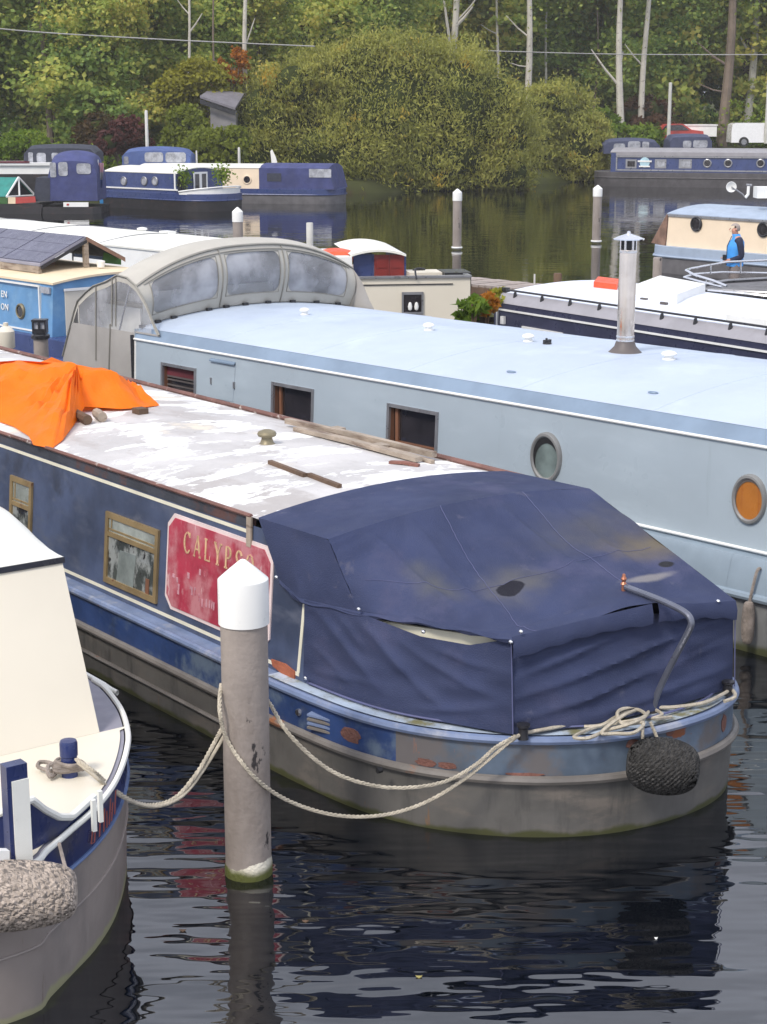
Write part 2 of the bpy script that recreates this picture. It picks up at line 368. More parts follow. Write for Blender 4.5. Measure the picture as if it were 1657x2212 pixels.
m_jetty = M('jetty_boards', (0.33, 0.28, 0.25), 0.8, var=0.2, vscale=2, patches=[((0.24, 0.19, 0.16), 3, 0.5, 0.65, (1, 6, 1))])
m_pale_pole = M('pale_grey_pole', (0.55, 0.54, 0.50), 0.6, var=0.1)
m_birch = M('pale_birch_bark', (0.50, 0.47, 0.41), 0.8, var=0.15, vscale=1, patches=[((0.16, 0.13, 0.11), 2.5, 0.58, 0.68, (1.5, 1.5, 2.5))], zstain=None)
m_bark = M('brown_bark', (0.17, 0.13, 0.10), 0.85, var=0.25, vscale=1)
m_wire = M('overhead_wire', (0.36, 0.35, 0.33), 0.6)
m_shedroof = M('grey_shed_roof', (0.17, 0.16, 0.18), 0.7)
m_shedwall = M('grey_shed_wall', (0.24, 0.23, 0.235), 0.8)
m_ground = M('grassy_ground', (0.045, 0.05, 0.018), 1.0, spec=0.1, var=0.35, vscale=0.3, patches=[((0.08, 0.09, 0.02), 0.25, 0.5, 0.7, (1, 1, 1)), ((0.05, 0.035, 0.02), 0.6, 0.55, 0.7, (1, 1, 1))])
m_skin = M('skin', (0.50, 0.25, 0.18), 0.55, var=0.05, bump=0)
m_hair = M('grey_hair', (0.33, 0.28, 0.25), 0.8, var=0.15)
m_gilet = M('blue_gilet', (0.05, 0.30, 0.75), 0.6, var=0.12, vscale=6)
m_sleeve = M('navy_sleeves', (0.015, 0.02, 0.05), 0.8)
m_jeans = M('pale_trousers', (0.20, 0.17, 0.16), 0.8)
m_fender_dark = M('black_rope_fender', (0.05, 0.048, 0.046), 0.9, var=0.5, vscale=30)
m_fender_pale = M('pale_rope_fender', (0.42, 0.355, 0.30), 0.9, var=0.3, vscale=30)
m_rock = M('shore_scrub', (0.05, 0.04, 0.02), 0.9)

m_leaf_wood = leaf_mat('woodland_leaves', [(0.120, 0.188, 0.065), (0.242, 0.361, 0.089), (0.461, 0.528, 0.119), (0.757, 0.653, 0.165)], objvar=0.8)
m_leaf_far = leaf_mat('backwood_leaves', [(0.143, 0.268, 0.087), (0.315, 0.492, 0.123), (0.627, 0.757, 0.186), (0.983, 0.984, 0.248)], objvar=0.8)
m_leaf_willow = leaf_mat('willow_leaves', [(0.170, 0.187, 0.043), (0.299, 0.315, 0.070), (0.456, 0.444, 0.105), (0.598, 0.543, 0.141)], autumn=(0.739, 0.485, 0.070), aut=0.2, objvar=0.3, big=0.35)
m_leaf_green = leaf_mat('bright_leaves', [(0.078, 0.144, 0.018), (0.175, 0.269, 0.029), (0.331, 0.394, 0.043)], objvar=0.4)
m_leaf_lime = leaf_mat('lime_leaves', [(0.10, 0.13, 0.02), (0.20, 0.24, 0.03), (0.28, 0.32, 0.04)], objvar=0.4)
m_leaf_purple = leaf_mat('purple_leaves', [(0.090, 0.027, 0.030), (0.150, 0.053, 0.045), (0.165, 0.105, 0.045)], objvar=0.2)
m_leaf_orange = leaf_mat('orange_leaves', [(0.330, 0.112, 0.012), (0.480, 0.182, 0.018), (0.300, 0.196, 0.036)], objvar=0.2)
m_leaf_yellow = leaf_mat('yellow_leaves', [(0.195, 0.189, 0.024), (0.338, 0.324, 0.036), (0.390, 0.405, 0.060)], objvar=0.2)
m_core = M('core_shade_colour', (0.035, 0.045, 0.012), 1.0, spec=0.05, var=0.4, vscale=1.5, bump=0.6, bscale=3)  # for bush cores: inner shade put into a dark green colour

def water_mat():
    m = bpy.data.materials.new('rippled_water'); t = nt(m)
    out = node(t, 'ShaderNodeOutputMaterial'); p = node(t, 'ShaderNodeBsdfPrincipled')
    geo = node(t, 'ShaderNodeNewGeometry'); pos = geo.outputs['Position']
    p.inputs['Base Color'].default_value = (0.002, 0.003, 0.005, 1)
    p.inputs['Roughness'].default_value = 0.015
    p.inputs['IOR'].default_value = 1.9
    def nz(scale, st, det, loc=(0, 0, 0), rough=0.5):
        mp = node(t, 'ShaderNodeMapping'); mp.inputs['Scale'].default_value = st; mp.inputs['Location'].default_value = loc
        mp.inputs['Rotation'].default_value = (0, 0, R(-6))
        t.links.new(pos, mp.inputs[0])
        n = node(t, 'ShaderNodeTexNoise'); n.inputs['Scale'].default_value = scale; n.inputs['Detail'].default_value = det; n.inputs['Roughness'].default_value = rough
        t.links.new(mp.outputs[0], n.inputs['Vector']); return n.outputs['Fac']
    a = nz(0.85, (1.0, 2.8, 1), 1, rough=0.4)
    b = nz(2.6, (1.0, 3.2, 1), 1, (5, 3, 0))
    patch = nz(0.35, (1, 1, 1), 2, (9, 2, 0))
    sep = node(t, 'ShaderNodeSeparateXYZ'); t.links.new(pos, sep.inputs[0])
    far = node(t, 'ShaderNodeMapRange', interpolation_type='SMOOTHSTEP')     # wind reaches the open end by the moorings, the far basin lies calm
    far.inputs['From Min'].default_value = 14; far.inputs['From Max'].default_value = 40
    far.inputs['To Min'].default_value = 1.0; far.inputs['To Max'].default_value = 0.16
    t.links.new(sep.outputs['Y'], far.inputs['Value'])
    pr = node(t, 'ShaderNodeMapRange'); pr.inputs['From Min'].default_value = 0.35; pr.inputs['From Max'].default_value = 0.65
    pr.inputs['To Min'].default_value = 0.35; pr.inputs['To Max'].default_value = 1.0
    t.links.new(patch, pr.inputs['Value'])
    bs = node(t, 'ShaderNodeMath', operation='MULTIPLY'); bs.inputs[1].default_value = 0.22; t.links.new(b, bs.inputs[0])
    s = node(t, 'ShaderNodeMath', operation='ADD'); t.links.new(a, s.inputs[0]); t.links.new(bs.outputs[0], s.inputs[1])
    amp = node(t, 'ShaderNodeMath', operation='MULTIPLY'); t.links.new(far.outputs[0], amp.inputs[0]); t.links.new(pr.outputs[0], amp.inputs[1])
    h = node(t, 'ShaderNodeMath', operation='MULTIPLY'); t.links.new(s.outputs[0], h.inputs[0]); t.links.new(amp.outputs[0], h.inputs[1])
    bump = node(t, 'ShaderNodeBump'); bump.inputs['Strength'].default_value = 1.0; bump.inputs['Distance'].default_value = 0.055
    t.links.new(h.outputs[0], bump.inputs['Height']); t.links.new(bump.outputs[0], p.inputs['Normal'])
    t.links.new(p.outputs[0], out.inputs[0])
    return m
m_water = water_mat()
def fender_mat(base, name):
    m = base
    t = m.node_tree; p = [n for n in t.nodes if n.type == 'BSDF_PRINCIPLED'][0]
    tc = [n for n in t.nodes if n.type == 'TEX_COORD'][0]
    v = node(t, 'ShaderNodeTexVoronoi'); v.inputs['Scale'].default_value = 38; v.distance = 'CHEBYCHEV'
    t.links.new(tc.outputs['Object'], v.inputs['Vector'])
    b = node(t, 'ShaderNodeBump'); b.inputs['Strength'].default_value = 1.0; b.inputs['Distance'].default_value = 0.03; b.invert = True
    t.links.new(v.outputs['Distance'], b.inputs['Height']); t.links.new(b.outputs[0], p.inputs['Normal'])
fender_mat(m_fender_dark, 'd'); fender_mat(m_fender_pale, 'p')


# ---------------------------------------------------------------- mesh building
class MB:
    def __init__(self): self.v = []; self.f = []
    def add(self, vs, fs):
        o = len(self.v); self.v += [tuple(p) for p in vs]; self.f += [tuple(i + o for i in q) for q in fs]; return self
    def box(self, x0, x1, y0, y1, z0, z1):
        return self.hexa([(x0, y0, z0), (x1, y0, z0), (x1, y1, z0), (x0, y1, z0), (x0, y0, z1), (x1, y0, z1), (x1, y1, z1), (x0, y1, z1)])
    def hexa(self, p):
        return self.add(p, [(0, 3, 2, 1), (4, 5, 6, 7), (0, 1, 5, 4), (1, 2, 6, 5), (2, 3, 7, 6), (3, 0, 4, 7)])
    def slab(self, quad, d):               # quad (4+ points) thickened by vector d
        n = len(quad); q = [Vector(a) for a in quad]; e = [a + Vector(d) for a in q]
        return self.add(q + e, [tuple(range(n))[::-1], tuple(range(n, 2 * n))] + [(i, (i + 1) % n, n + (i + 1) % n, n + i) for i in range(n)])
    def grid(self, rows, close=False):
        n = len(rows[0]); o = []
        for r in rows: o += list(r)
        fs = []
        for i in range(len(rows) - 1):
            for j in range(n - 1 + (1 if close else 0)):
                fs.append((i * n + j, i * n + (j + 1) % n, (i + 1) * n + (j + 1) % n, (i + 1) * n + j))
        return self.add(o, fs)
    def poly(self, pts): return self.add(pts, [tuple(range(len(pts)))])
    def prism(self, out, z0, z1):
        n = len(out)
        return self.add([(x, y, z0) for x, y in out] + [(x, y, z1) for x, y in out],
                        [tuple(range(n))[::-1], tuple(range(n, 2 * n))] + [(i, (i + 1) % n, n + (i + 1) % n, n + i) for i in range(n)])
    def tube(self, pts, r, n=8, closed=False, caps=True):
        P = [Vector(p) for p in pts]; k = len(P); rings = []
        up = Vector((0, 0, 1)); prev = None
        for i in range(k):
            a = P[(i - 1) % k] if (closed or i > 0) else P[i]; b = P[(i + 1) % k] if (closed or i < k - 1) else P[i]
            d = (b - a)
            d = d.normalized() if d.length > 1e-9 else Vector((0, 1, 0))
            if prev is None: x = d.cross(up if abs(d.z) < 0.9 else Vector((1, 0, 0))).normalized()
            else:
                x = (prev - d * prev.dot(d))
                x = x.normalized() if x.length > 1e-6 else d.cross(up).normalized()
            prev = x; y = d.cross(x)
            rr = r[i] if isinstance(r, (list, tuple)) else r
            rings.append([P[i] + x * (rr * math.cos(2 * math.pi * j / n)) + y * (rr * math.sin(2 * math.pi * j / n)) for j in range(n)])
        if closed: rings.append(rings[0])
        self.grid(rings, close=True)
        if caps and not closed:
            self.poly(rings[0][::-1]); self.poly(rings[-1])
        return self
    def lathe(self, prof, c=(0, 0, 0), n=24, axis='z'):
        rings = []
        for r, h in prof:
            ring = []
            for j in range(n):
                a = 2 * math.pi * j / n; x, y = r * math.cos(a), r * math.sin(a)
                p = {'z': (x, y, h), 'x': (h, x, y), 'y': (y, h, x)}[axis]
                ring.append((c[0] + p[0], c[1] + p[1], c[2] + p[2]))
            rings.append(ring)
        self.grid(rings, close=True)
        if prof[0][0] > 1e-6: self.poly(rings[0][::-1])
        if prof[-1][0] > 1e-6: self.poly(rings[-1])
        return self

BASE = {}
def mesh_of(name, mb, off=(0, 0, 0), smooth=35):
    me = bpy.data.meshes.new(name)
    me.from_pydata([(a - off[0], b - off[1], c - off[2]) for a, b, c in mb.v], [], mb.f)
    me.validate(); me.update()
    me.shade_smooth()
    me.set_sharp_from_angle(angle=R(smooth))
    return me
def meta(o, label=None, cat=None, group=None, kind=None):
    for k, v in (('label', label), ('category', cat), ('group', group), ('kind', kind)):
        if v: o[k] = v
    return o
def empty(name, fr, base, label, cat, group=None):
    o = bpy.data.objects.new(name, None)
    o.empty_display_size = 0.2
    o.location = fr.w(*base); o.rotation_euler = (0, 0, fr.th)
    COL.objects.link(o); BASE[o] = Vector(base)
    return meta(o, label, cat, group)
def part(name, mb, mat, parent, label=None, smooth=35, kind=None, fix=True):
    me = mesh_of(name, mb, BASE[parent], smooth)
    me.materials.append(mat)
    if fix: recalc(me)
    o = bpy.data.objects.new(name, me); COL.objects.link(o)
    o.parent = parent; BASE[o] = BASE[parent]
    return meta(o, label, kind=kind)
def solo(name, mb, mat, fr, base, label, cat, group=None, kind=None, smooth=35, fix=True):
    me = mesh_of(name, mb, base, smooth); me.materials.append(mat)
    if fix: recalc(me)
    o = bpy.data.objects.new(name, me); COL.objects.link(o)
    o.location = fr.w(*base); o.rotation_euler = (0, 0, fr.th); BASE[o] = Vector(base)
    return meta(o, label, cat, group, kind)
import bmesh
def recalc(me):
    bm = bmesh.new(); bm.from_mesh(me)
    bmesh.ops.recalc_face_normals(bm, faces=bm.faces); bm.to_mesh(me); bm.free()
def move_copy(o, d, label=None):            # copy of a part (and its own parts) shifted by d, sharing meshes
    c = o.copy(); COL.objects.link(c); c.location = Vector(o.location) + Vector(d); BASE[c] = BASE.get(o, Vector())
    for ch in list(o.children):
        g = ch.copy(); COL.objects.link(g); g.parent = c; BASE[g] = BASE.get(ch, Vector())
    return c
def arc(a, b, sag, n=12):
    a, b = Vector(a), Vector(b)
    return [a.lerp(b, i / n) + Vector((0, 0, sag * (1 - (2 * i / n - 1) ** 2))) for i in range(n + 1)]
def spline(pts, n=8):                       # Catmull-Rom through 3D points
    P = [Vector(p) for p in pts]; out = []
    for i in range(len(P) - 1):
        p0 = P[max(i - 1, 0)]; p1 = P[i]; p2 = P[i + 1]; p3 = P[min(i + 2, len(P) - 1)]
        for j in range(n):
            u = j / n
            out.append(0.5 * ((2 * p1) + (p2 - p0) * u + (2 * p0 - 5 * p1 + 4 * p2 - p3) * u * u + (3 * p1 - p0 - 3 * p2 + p3) * u ** 3))
    out.append(P[-1]); return out
def resample(pts, n):
    P = [Vector(p) for p in pts]; L = [0]
    for a, b in zip(P, P[1:]): L.append(L[-1] + (b - a).length)
    out = []
    for i in range(n):
        d = L[-1] * i / (n - 1); k = 0
        while k < len(L) - 2 and L[k + 1] < d: k += 1
        seg = L[k + 1] - L[k]
        out.append(P[k].lerp(P[k + 1], (d - L[k]) / seg if seg > 0 else 0))
    return out
def ruled(a, b, n, m, disp=None):           # surface between curve a and curve b: n along, m across
    A = resample(a, n); B = resample(b, n); rows = []
    for i in range(m):
        v = i / (m - 1); row = []
        for j in range(n):
            p = A[j].lerp(B[j], v)
            if disp: p = p + disp(p, j / (n - 1), v)
            row.append(p)
        rows.append(row)
    return rows
def text_mesh(name, s, size, mat, parent, loc, ax, ay, depth=0.003, align='LEFT', spacing=1.0, label=None):
    """flat lettering at loc (frame coordinates of the parent) running along ax, up ay"""
    cu = bpy.data.curves.new(name, 'FONT'); cu.body = s; cu.size = size; cu.extrude = depth; cu.align_x = align; cu.space_character = spacing
    cu.resolution_u = 3
    tmp = bpy.data.objects.new('tmp', cu)
    me = bpy.data.meshes.new_from_object(tmp)
    bpy.data.objects.remove(tmp); bpy.data.curves.remove(cu)
    ax = Vector(ax).normalized(); ay = Vector(ay).normalized(); az = ax.cross(ay); b = BASE[parent]
    for v in me.vertices:
        v.co = Vector(loc) - b + ax * v.co.x + ay * v.co.y + az * v.co.z
    me.materials.clear(); me.materials.append(mat); me.name = name
    o = bpy.data.objects.new(name, me); COL.objects.link(o); o.parent = parent; BASE[o] = b
    return meta(o, label)
# ================================================================= SETTING: water, ground, wood
wb = MB().poly([(-700, -200, 0), (700, -200, 0), (700, 1500, 0), (-700, 1500, 0)])
solo('water', wb, m_water, WORLD, (0, 0, 0), 'dark rippled basin water', None, kind='structure')
# the far bank: one sheet out to the horizon, with the shore line where the photograph has it
shore = [(-300, 84), (-60, 84), (-24, 86), (-14, 88), (-6, 89), (0, 92), (8, 101), (14, 109), (17, 114), (30, 116), (60, 117), (300, 118)]
rows = []
for (dy, z) in ((-0.6, -0.4), (0.0, 0.15), (0.7, 0.55), (3, 0.8), (12, 1.0), (40, 1.4), (120, 2.5), (400, 6), (1400, 14)):
    rows.append([(x * (1 + max(dy, 0) / 500), y + dy, z * (1.0 + 0.9 * min(1, max(0, (x - 12) / 4)) * (dy > 2) * (dy < 100))) for x, y in shore])
solo('ground', MB().grid(rows), m_ground, WORLD, (0, 0, 0), 'grassy far bank under the trees', None, kind='structure')

def leaf_cloud(name, pts, nrm, size, mat, aspect=1.6, up=0.0, jitter=1.0):
    """one quad per leaf, turned at random round its outward direction; up > 0 makes leaves stand like willow shoots"""
    n = len(pts)
    d = rng.normal(size=(n, 3)) * jitter + nrm
    d /= np.linalg.norm(d, axis=1)[:, None] + 1e-9
    a = rng.normal(size=(n, 3)) * (1 - up) + np.array([0, 0, 1.0]) * up * 2 + nrm * up
    a -= d * np.sum(a * d, axis=1)[:, None]; a /= np.linalg.norm(a, axis=1)[:, None] + 1e-9
    b = np.cross(d, a)
    sz = size * rng.uniform(0.6, 1.4, (n, 1))
    la = a * sz * aspect * 0.5; lb = b * sz * 0.5
    v = np.empty((n, 4, 3), np.float32)
    v[:, 0] = pts - la; v[:, 1] = pts + lb; v[:, 2] = pts + la; v[:, 3] = pts - lb
    me = bpy.data.meshes.new(name)
    me.vertices.add(n * 4); me.vertices.foreach_set('co', v.reshape(-1))
    me.loops.add(n * 4); me.loops.foreach_set('vertex_index', np.arange(n * 4, dtype=np.int32))
    me.polygons.add(n); me.polygons.foreach_set('loop_start', np.arange(0, n * 4, 4, dtype=np.int32))
    me.polygons.foreach_set('loop_total', np.full(n, 4, np.int32))
    me.update(); me.validate()
    me.materials.append(mat)
    return me
def clump_points(lobes, n, thick=0.25, flat=1.0, per=45):
    """points in sub-clumps scattered over the outside of a set of ellipsoids (centre, radii)"""
    w = np.array([r[0] * r[2] for c, r in lobes]); w = w / w.sum()
    P = []; N = []
    for (c, r), k in zip(lobes, (w * n).astype(int)):
        m = max(4, k // per)
        d = rng.normal(size=(m, 3)); d /= np.linalg.norm(d, axis=1)[:, None]
        rad = rng.uniform(1 - thick, 1.08, (m, 1))
        cc = d * rad * np.array(r)
        idx = rng.integers(0, m, k)
        s = 0.17 * np.mean(r) * rng.uniform(0.5, 1.3, (m, 1))
        p = cc[idx] + rng.normal(size=(k, 3)) * s[idx] * np.array([1, 1, 0.7 * flat])
        P.append(p + np.array(c)); N.append(d[idx])
    return np.concatenate(P), np.concatenate(N)
def mesh_obj(name, me, parent=None, loc=(0, 0, 0), rz=0, sc=(1, 1, 1), **k):
    o = bpy.data.objects.new(name, me); COL.objects.link(o); o.parent = parent; o.location = loc; o.rotation_euler = (0, 0, rz); o.scale = sc
    return meta(o, **k)

# --- woodland trees: six crowns and trunks, copied
def crown_mesh(h, r, n, mat, seed):
    global rng
    rng = np.random.default_rng(seed)
    lobes = []
    for i in range(11):
        z = h * (0.12 + 0.84 * i / 10); k = math.sin(math.pi * (0.12 + 0.82 * i / 10)) ** 0.7
        a = rng.uniform(0, 6.28); q = rng.uniform(0.2, 0.62) * r * k
        rr = r * k * rng.uniform(0.45, 0.75)
        lobes.append(((math.cos(a) * q, math.sin(a) * q, z), (rr, rr, rr * rng.uniform(0.55, 0.85))))
    p, nn = clump_points(lobes, n, 0.5)
    return leaf_cloud('crown', p, nn, 0.165, mat, 1.5)
def trunk_mesh(h, r0, mat, lean=0.0, seed=0, limbs=5, l0=0.35, ll=2.0):
    rnd = random.Random(seed); mb = MB()
    pts = [(lean * (z / h) ** 1.3 * h + math.sin(z * 0.45 + seed) * 0.12, math.cos(z * 0.3 + seed) * 0.1, z) for z in [h * i / 9 for i in range(10)]]
    mb.tube(pts, [r0 * (1 - 0.72 * i / 9) for i in range(10)], 8)
    for i in range(limbs):
        k = l0 + (0.95 - l0) * (i + rnd.random() * 0.6) / max(limbs, 1); k = min(k, 0.97)
        b = Vector(resample(pts, 100)[int(k * 99)])
        a = rnd.uniform(0, 6.28); L = ll * (1.15 - k) * rnd.uniform(0.7, 1.3)
        e = b + Vector((math.cos(a) * L, math.sin(a) * L * 0.5, L * rnd.uniform(0.5, 1.1)))
        mid = b.lerp(e, 0.5) + Vector((0, 0, -0.08 * L))
        mb.tube([b, mid, e], [r0 * 0.28, r0 * 0.2, r0 * 0.08], 5)
    me = mesh_of('trunk', mb); me.materials.append(mat)
    return me
crowns = [crown_mesh(13 + i, 3.6 + 0.3 * (i % 3), 21000, m_leaf_wood if i < 4 else m_leaf_far, 20 + i) for i in range(6)]
trunks_w = [trunk_mesh(13, 0.19, m_bark, 0.02 * (i - 1), 30 + i) for i in range(3)]
rnd = random.Random(4)
spots = []
for row, (y0, n, x0, x1) in enumerate(((102, 8, -30, -11), (110, 10, -33, 1), (128, 17, -38, 44), (137, 17, -42, 46), (147, 15, -46, 50))):
    for i in range(n):
        x = x0 + (x1 - x0) * (i + rnd.uniform(0.1, 0.9)) / n
        spots.append((row, x, y0 + rnd.uniform(-3, 3)))
for row, x, y in spots:
    t = empty('woodland_tree', WORLD, (x, y, 1.0 if y < 110 else 1.3), 'leafy green tree in the dense wood behind the basin', 'tree', 'trees of the wood behind the basin')
    s = rnd.uniform(0.85, 1.2) * (1.0 if row < 2 else 1.15 + 0.1 * row)
    ci = rnd.randrange(4) if row < 3 else rnd.randrange(2, 6)
    mesh_obj('crown', crowns[ci], t, (0, 0, -0.3 if row in (0, 2) else 0.8), rnd.uniform(0, 6.28), (s * 1.15, s * 1.15, s))
    mesh_obj('trunk', rnd.choice(trunks_w), t, (0, 0, -0.6), rnd.uniform(0, 6.28), (s, s, s))
# low undergrowth at the wood's foot and along the shore, one mass nobody could count
rng = np.random.default_rng(5)
lob = []
for i in range(70):
    x = rng.uniform(-38, 44)
    ys = np.interp(x, [p[0] for p in shore], [p[1] for p in shore])
    if -5 < x < 15 or x > 15.8: continue
    lob.append(((x, ys + rng.uniform(2.5, 9) + (1.0 if x > 10 else 0), 0.9), (rng.uniform(1.2, 2.4), rng.uniform(1, 2), rng.uniform(0.7, 1.7) if x < 10 else rng.uniform(0.5, 1.0))))
for i in range(60):
    lob.append(((rng.uniform(-40, 44), rng.uniform(123, 130), 1.8), (rng.uniform(1.6, 3), 2, rng.uniform(1.5, 3.6))))
p, nn = clump_points(lob, 90000, 0.5)
mesh_obj('undergrowth', leaf_cloud('undergrowth', p, nn, 0.17, m_leaf_green, 1.3), label='mixed green undergrowth along the far bank', kind='stuff')
# dark depth of the wood: many leaves far back
rng = np.random.default_rng(6)
n = 110000
p = np.stack([rng.uniform(-75, 80, n), rng.uniform(155, 165, n), rng.uniform(0.5, 27, n)], 1)
mesh_obj('far_wood', leaf_cloud('far_wood', p, np.tile([0, -1, 0.2], (n, 1)), 0.5, m_leaf_far, 1.2), label='deep shaded wood closing the view behind the trees', kind='stuff')

# --- the big willow bushes on the shore
def lobes_px(lst, Y, depth=0.9):
    out = []
    for (px, py, rx, ry) in lst:          # centre and half sizes in picture units, at distance Y
        c = WY(px, py, Y); k = Y / FPX * 1.02
        out.append(((c.x, c.y + rng.uniform(-1.2, 1.2), c.z), (rx * k, max(rx, ry) * k * depth * 0.8, ry * k)))
    return out
def bush(name, label, lobes, n, mat, size, up, base, stems=9, cat='bush', thick=0.16, aspect=3.0, core=True, per=45):
    t = empty(name, WORLD, base, label, cat)
    b = np.array(base)
    p, nn = clump_points([((c[0] - b[0], c[1] - b[1], c[2] - b[2]), r) for c, r in lobes], n, thick, per=per)
    p = p[p[:, 2] > -0.15 - b[2] + 0.2]; nn = nn[:len(p)] if len(nn) != len(p) else nn
    nn = p - np.array([0, 0, 1.5]); nn /= np.linalg.norm(nn, axis=1)[:, None] + 1e-9
    me = leaf_cloud('foliage', p, nn, size, mat, aspect, up)
    mesh_obj('foliage', me, t)
    mb = MB()
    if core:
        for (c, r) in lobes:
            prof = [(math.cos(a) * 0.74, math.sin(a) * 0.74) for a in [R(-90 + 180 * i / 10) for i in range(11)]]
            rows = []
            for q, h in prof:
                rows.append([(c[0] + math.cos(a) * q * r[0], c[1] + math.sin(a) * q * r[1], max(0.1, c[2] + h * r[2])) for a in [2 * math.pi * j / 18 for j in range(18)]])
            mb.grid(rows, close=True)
        part('painted_shade_core', mb, m_core, t, kind='stuff', smooth=80)  # solid dark blobs added inside the leaves to block see-through gaps
    sm = MB(); rr = random.Random(3)
    for i in range(stems):
        a = rr.uniform(0, 6.28)
        cl, rl = lobes[i % len(lobes)]; e = Vector(cl) + Vector((math.cos(a) * rl[0] * .3, math.sin(a) * rl[1] * .3, 0))
        sm.tube([base, Vector(base).lerp(e, 0.5) + Vector((0, 0, 0.2)), e], [0.10, 0.06, 0.03], 6)
    part('stem', sm, m_bark, t)
    return t
rng = np.random.default_rng(8)
L = lobes_px([(850, 255, 150, 165), (700, 240, 125, 125), (985, 240, 120, 135), (590, 275, 115, 115), (1080, 300, 80, 110), (760, 330, 170, 95), (520, 320, 75, 85),
              (930, 340, 170, 80), (540, 340, 70, 75), (880, 160, 95, 75), (780, 150, 80, 60), (1060, 215, 60, 60), (640, 190, 60, 60), (1090, 370, 60, 40), (860, 385, 150, 36), (990, 385, 110, 32), (620, 385, 120, 34), (1100, 392, 60, 22)], 96)
bush('willow_bush', 'very large rounded olive green willow bush leaning over the water in the middle', L, 170000, m_leaf_willow, 0.076, 0.45, (2.0, 96, 0.4), per=110, thick=0.2)
L = lobes_px([(1205, 285, 85, 95), (1150, 320, 60, 75), (1255, 315, 55, 72), (1215, 350, 85, 45), (1180, 240, 55, 50), (1140, 370, 60, 30), (1275, 355, 32, 34), (1215, 383, 80, 18), (1290, 376, 30, 18)], 107)
bush('willow_bush', 'smaller dome of green willow at the right end of the big olive bush', L, 55000, m_leaf_willow, 0.09, 0.45, (11.0, 107, 0.4), per=110, thick=0.2)
L = lobes_px([(1330, 305, 55, 30), (1385, 300, 45, 25), (1300, 270, 38, 30)], 118)
bush('green_bush', 'low bright green shrub between the willows and the navy barge', L, 9000, m_leaf_green, 0.2, 0.1, (15.5, 118, 0.6), aspect=1.4)
L = lobes_px([(262, 292, 34, 32), (290, 300, 26, 24), (240, 305, 26, 22), (272, 268, 18, 16), (312, 305, 14, 16)], 92)
bush('purple_bush', 'dark purple leaved shrub behind the blue topped boats', L, 6500, m_leaf_purple, 0.16, 0.1, (-13.6, 92, 0.6), aspect=1.4)
L = lobes_px([(205, 290, 38, 38)], 94)
bush('russet_bush', 'reddish brown shrub left of the dark purple one', L, 4500, leaf_mat('russet_leaves', [(0.09, 0.04, 0.02), (0.12, 0.08, 0.03), (0.08, 0.10, 0.03)]), 0.16, 0.1, (-16, 94, 0.6), aspect=1.4)
L = lobes_px([(400, 275, 36, 38), (415, 285, 34, 30), (455, 320, 50, 36), (385, 305, 35, 35), (500, 312, 34, 36)], 91)
bush('lime_bush', 'bright lime green bush right of the white pole', L, 20000, m_leaf_lime, 0.14, 0.15, (-10, 91, 0.6), aspect=1.4)
L = lobes_px([(55, 312, 45, 24), (20, 322, 30, 16)], 89)
bush('round_shrub', 'rounded light green shrub at the far left behind the boats', L, 6000, m_leaf_green, 0.14, 0.1, (-19, 89, 0.6), aspect=1.4)
L = lobes_px([(505, 145, 30, 34), (470, 165, 22, 20)], 97)
bush('orange_tree', 'small orange autumn tree above the grey shed roof', L, 1700, m_leaf_orange, 0.16, 0.0, (-8.6, 97, 1.0), aspect=1.3, cat='tree', core=False)
L = lobes_px([(715, 75, 42, 50), (690, 50, 30, 30)], 112)
bush('bronze_tree', 'bronze brown autumn tree rising behind the olive bush', L, 5500, leaf_mat('bronze_leaves', [(0.10, 0.06, 0.02), (0.14, 0.10, 0.03), (0.10, 0.11, 0.03)]), 0.22, 0.0, (-3.8, 112, 1.2), aspect=1.3, cat='tree', core=False)
L = lobes_px([(1410, 240, 42, 30), (1370, 250, 30, 26), (1400, 275, 45, 20)], 121)
bush('rust_bush', 'rust brown bush behind the red car', L, 5000, leaf_mat('rust_leaves', [(0.09, 0.035, 0.02), (0.12, 0.06, 0.03), (0.07, 0.06, 0.02)]), 0.2, 0.0, (19, 121, 1.2), aspect=1.3)
L = lobes_px([(420, 180, 60, 40), (380, 200, 40, 30)], 96)
bush('yellow_green_tree', 'yellowish green tree above the lime green bush', L, 8000, m_leaf_yellow, 0.18, 0.0, (-11, 96, 1.0), aspect=1.3, cat='tree', core=False)

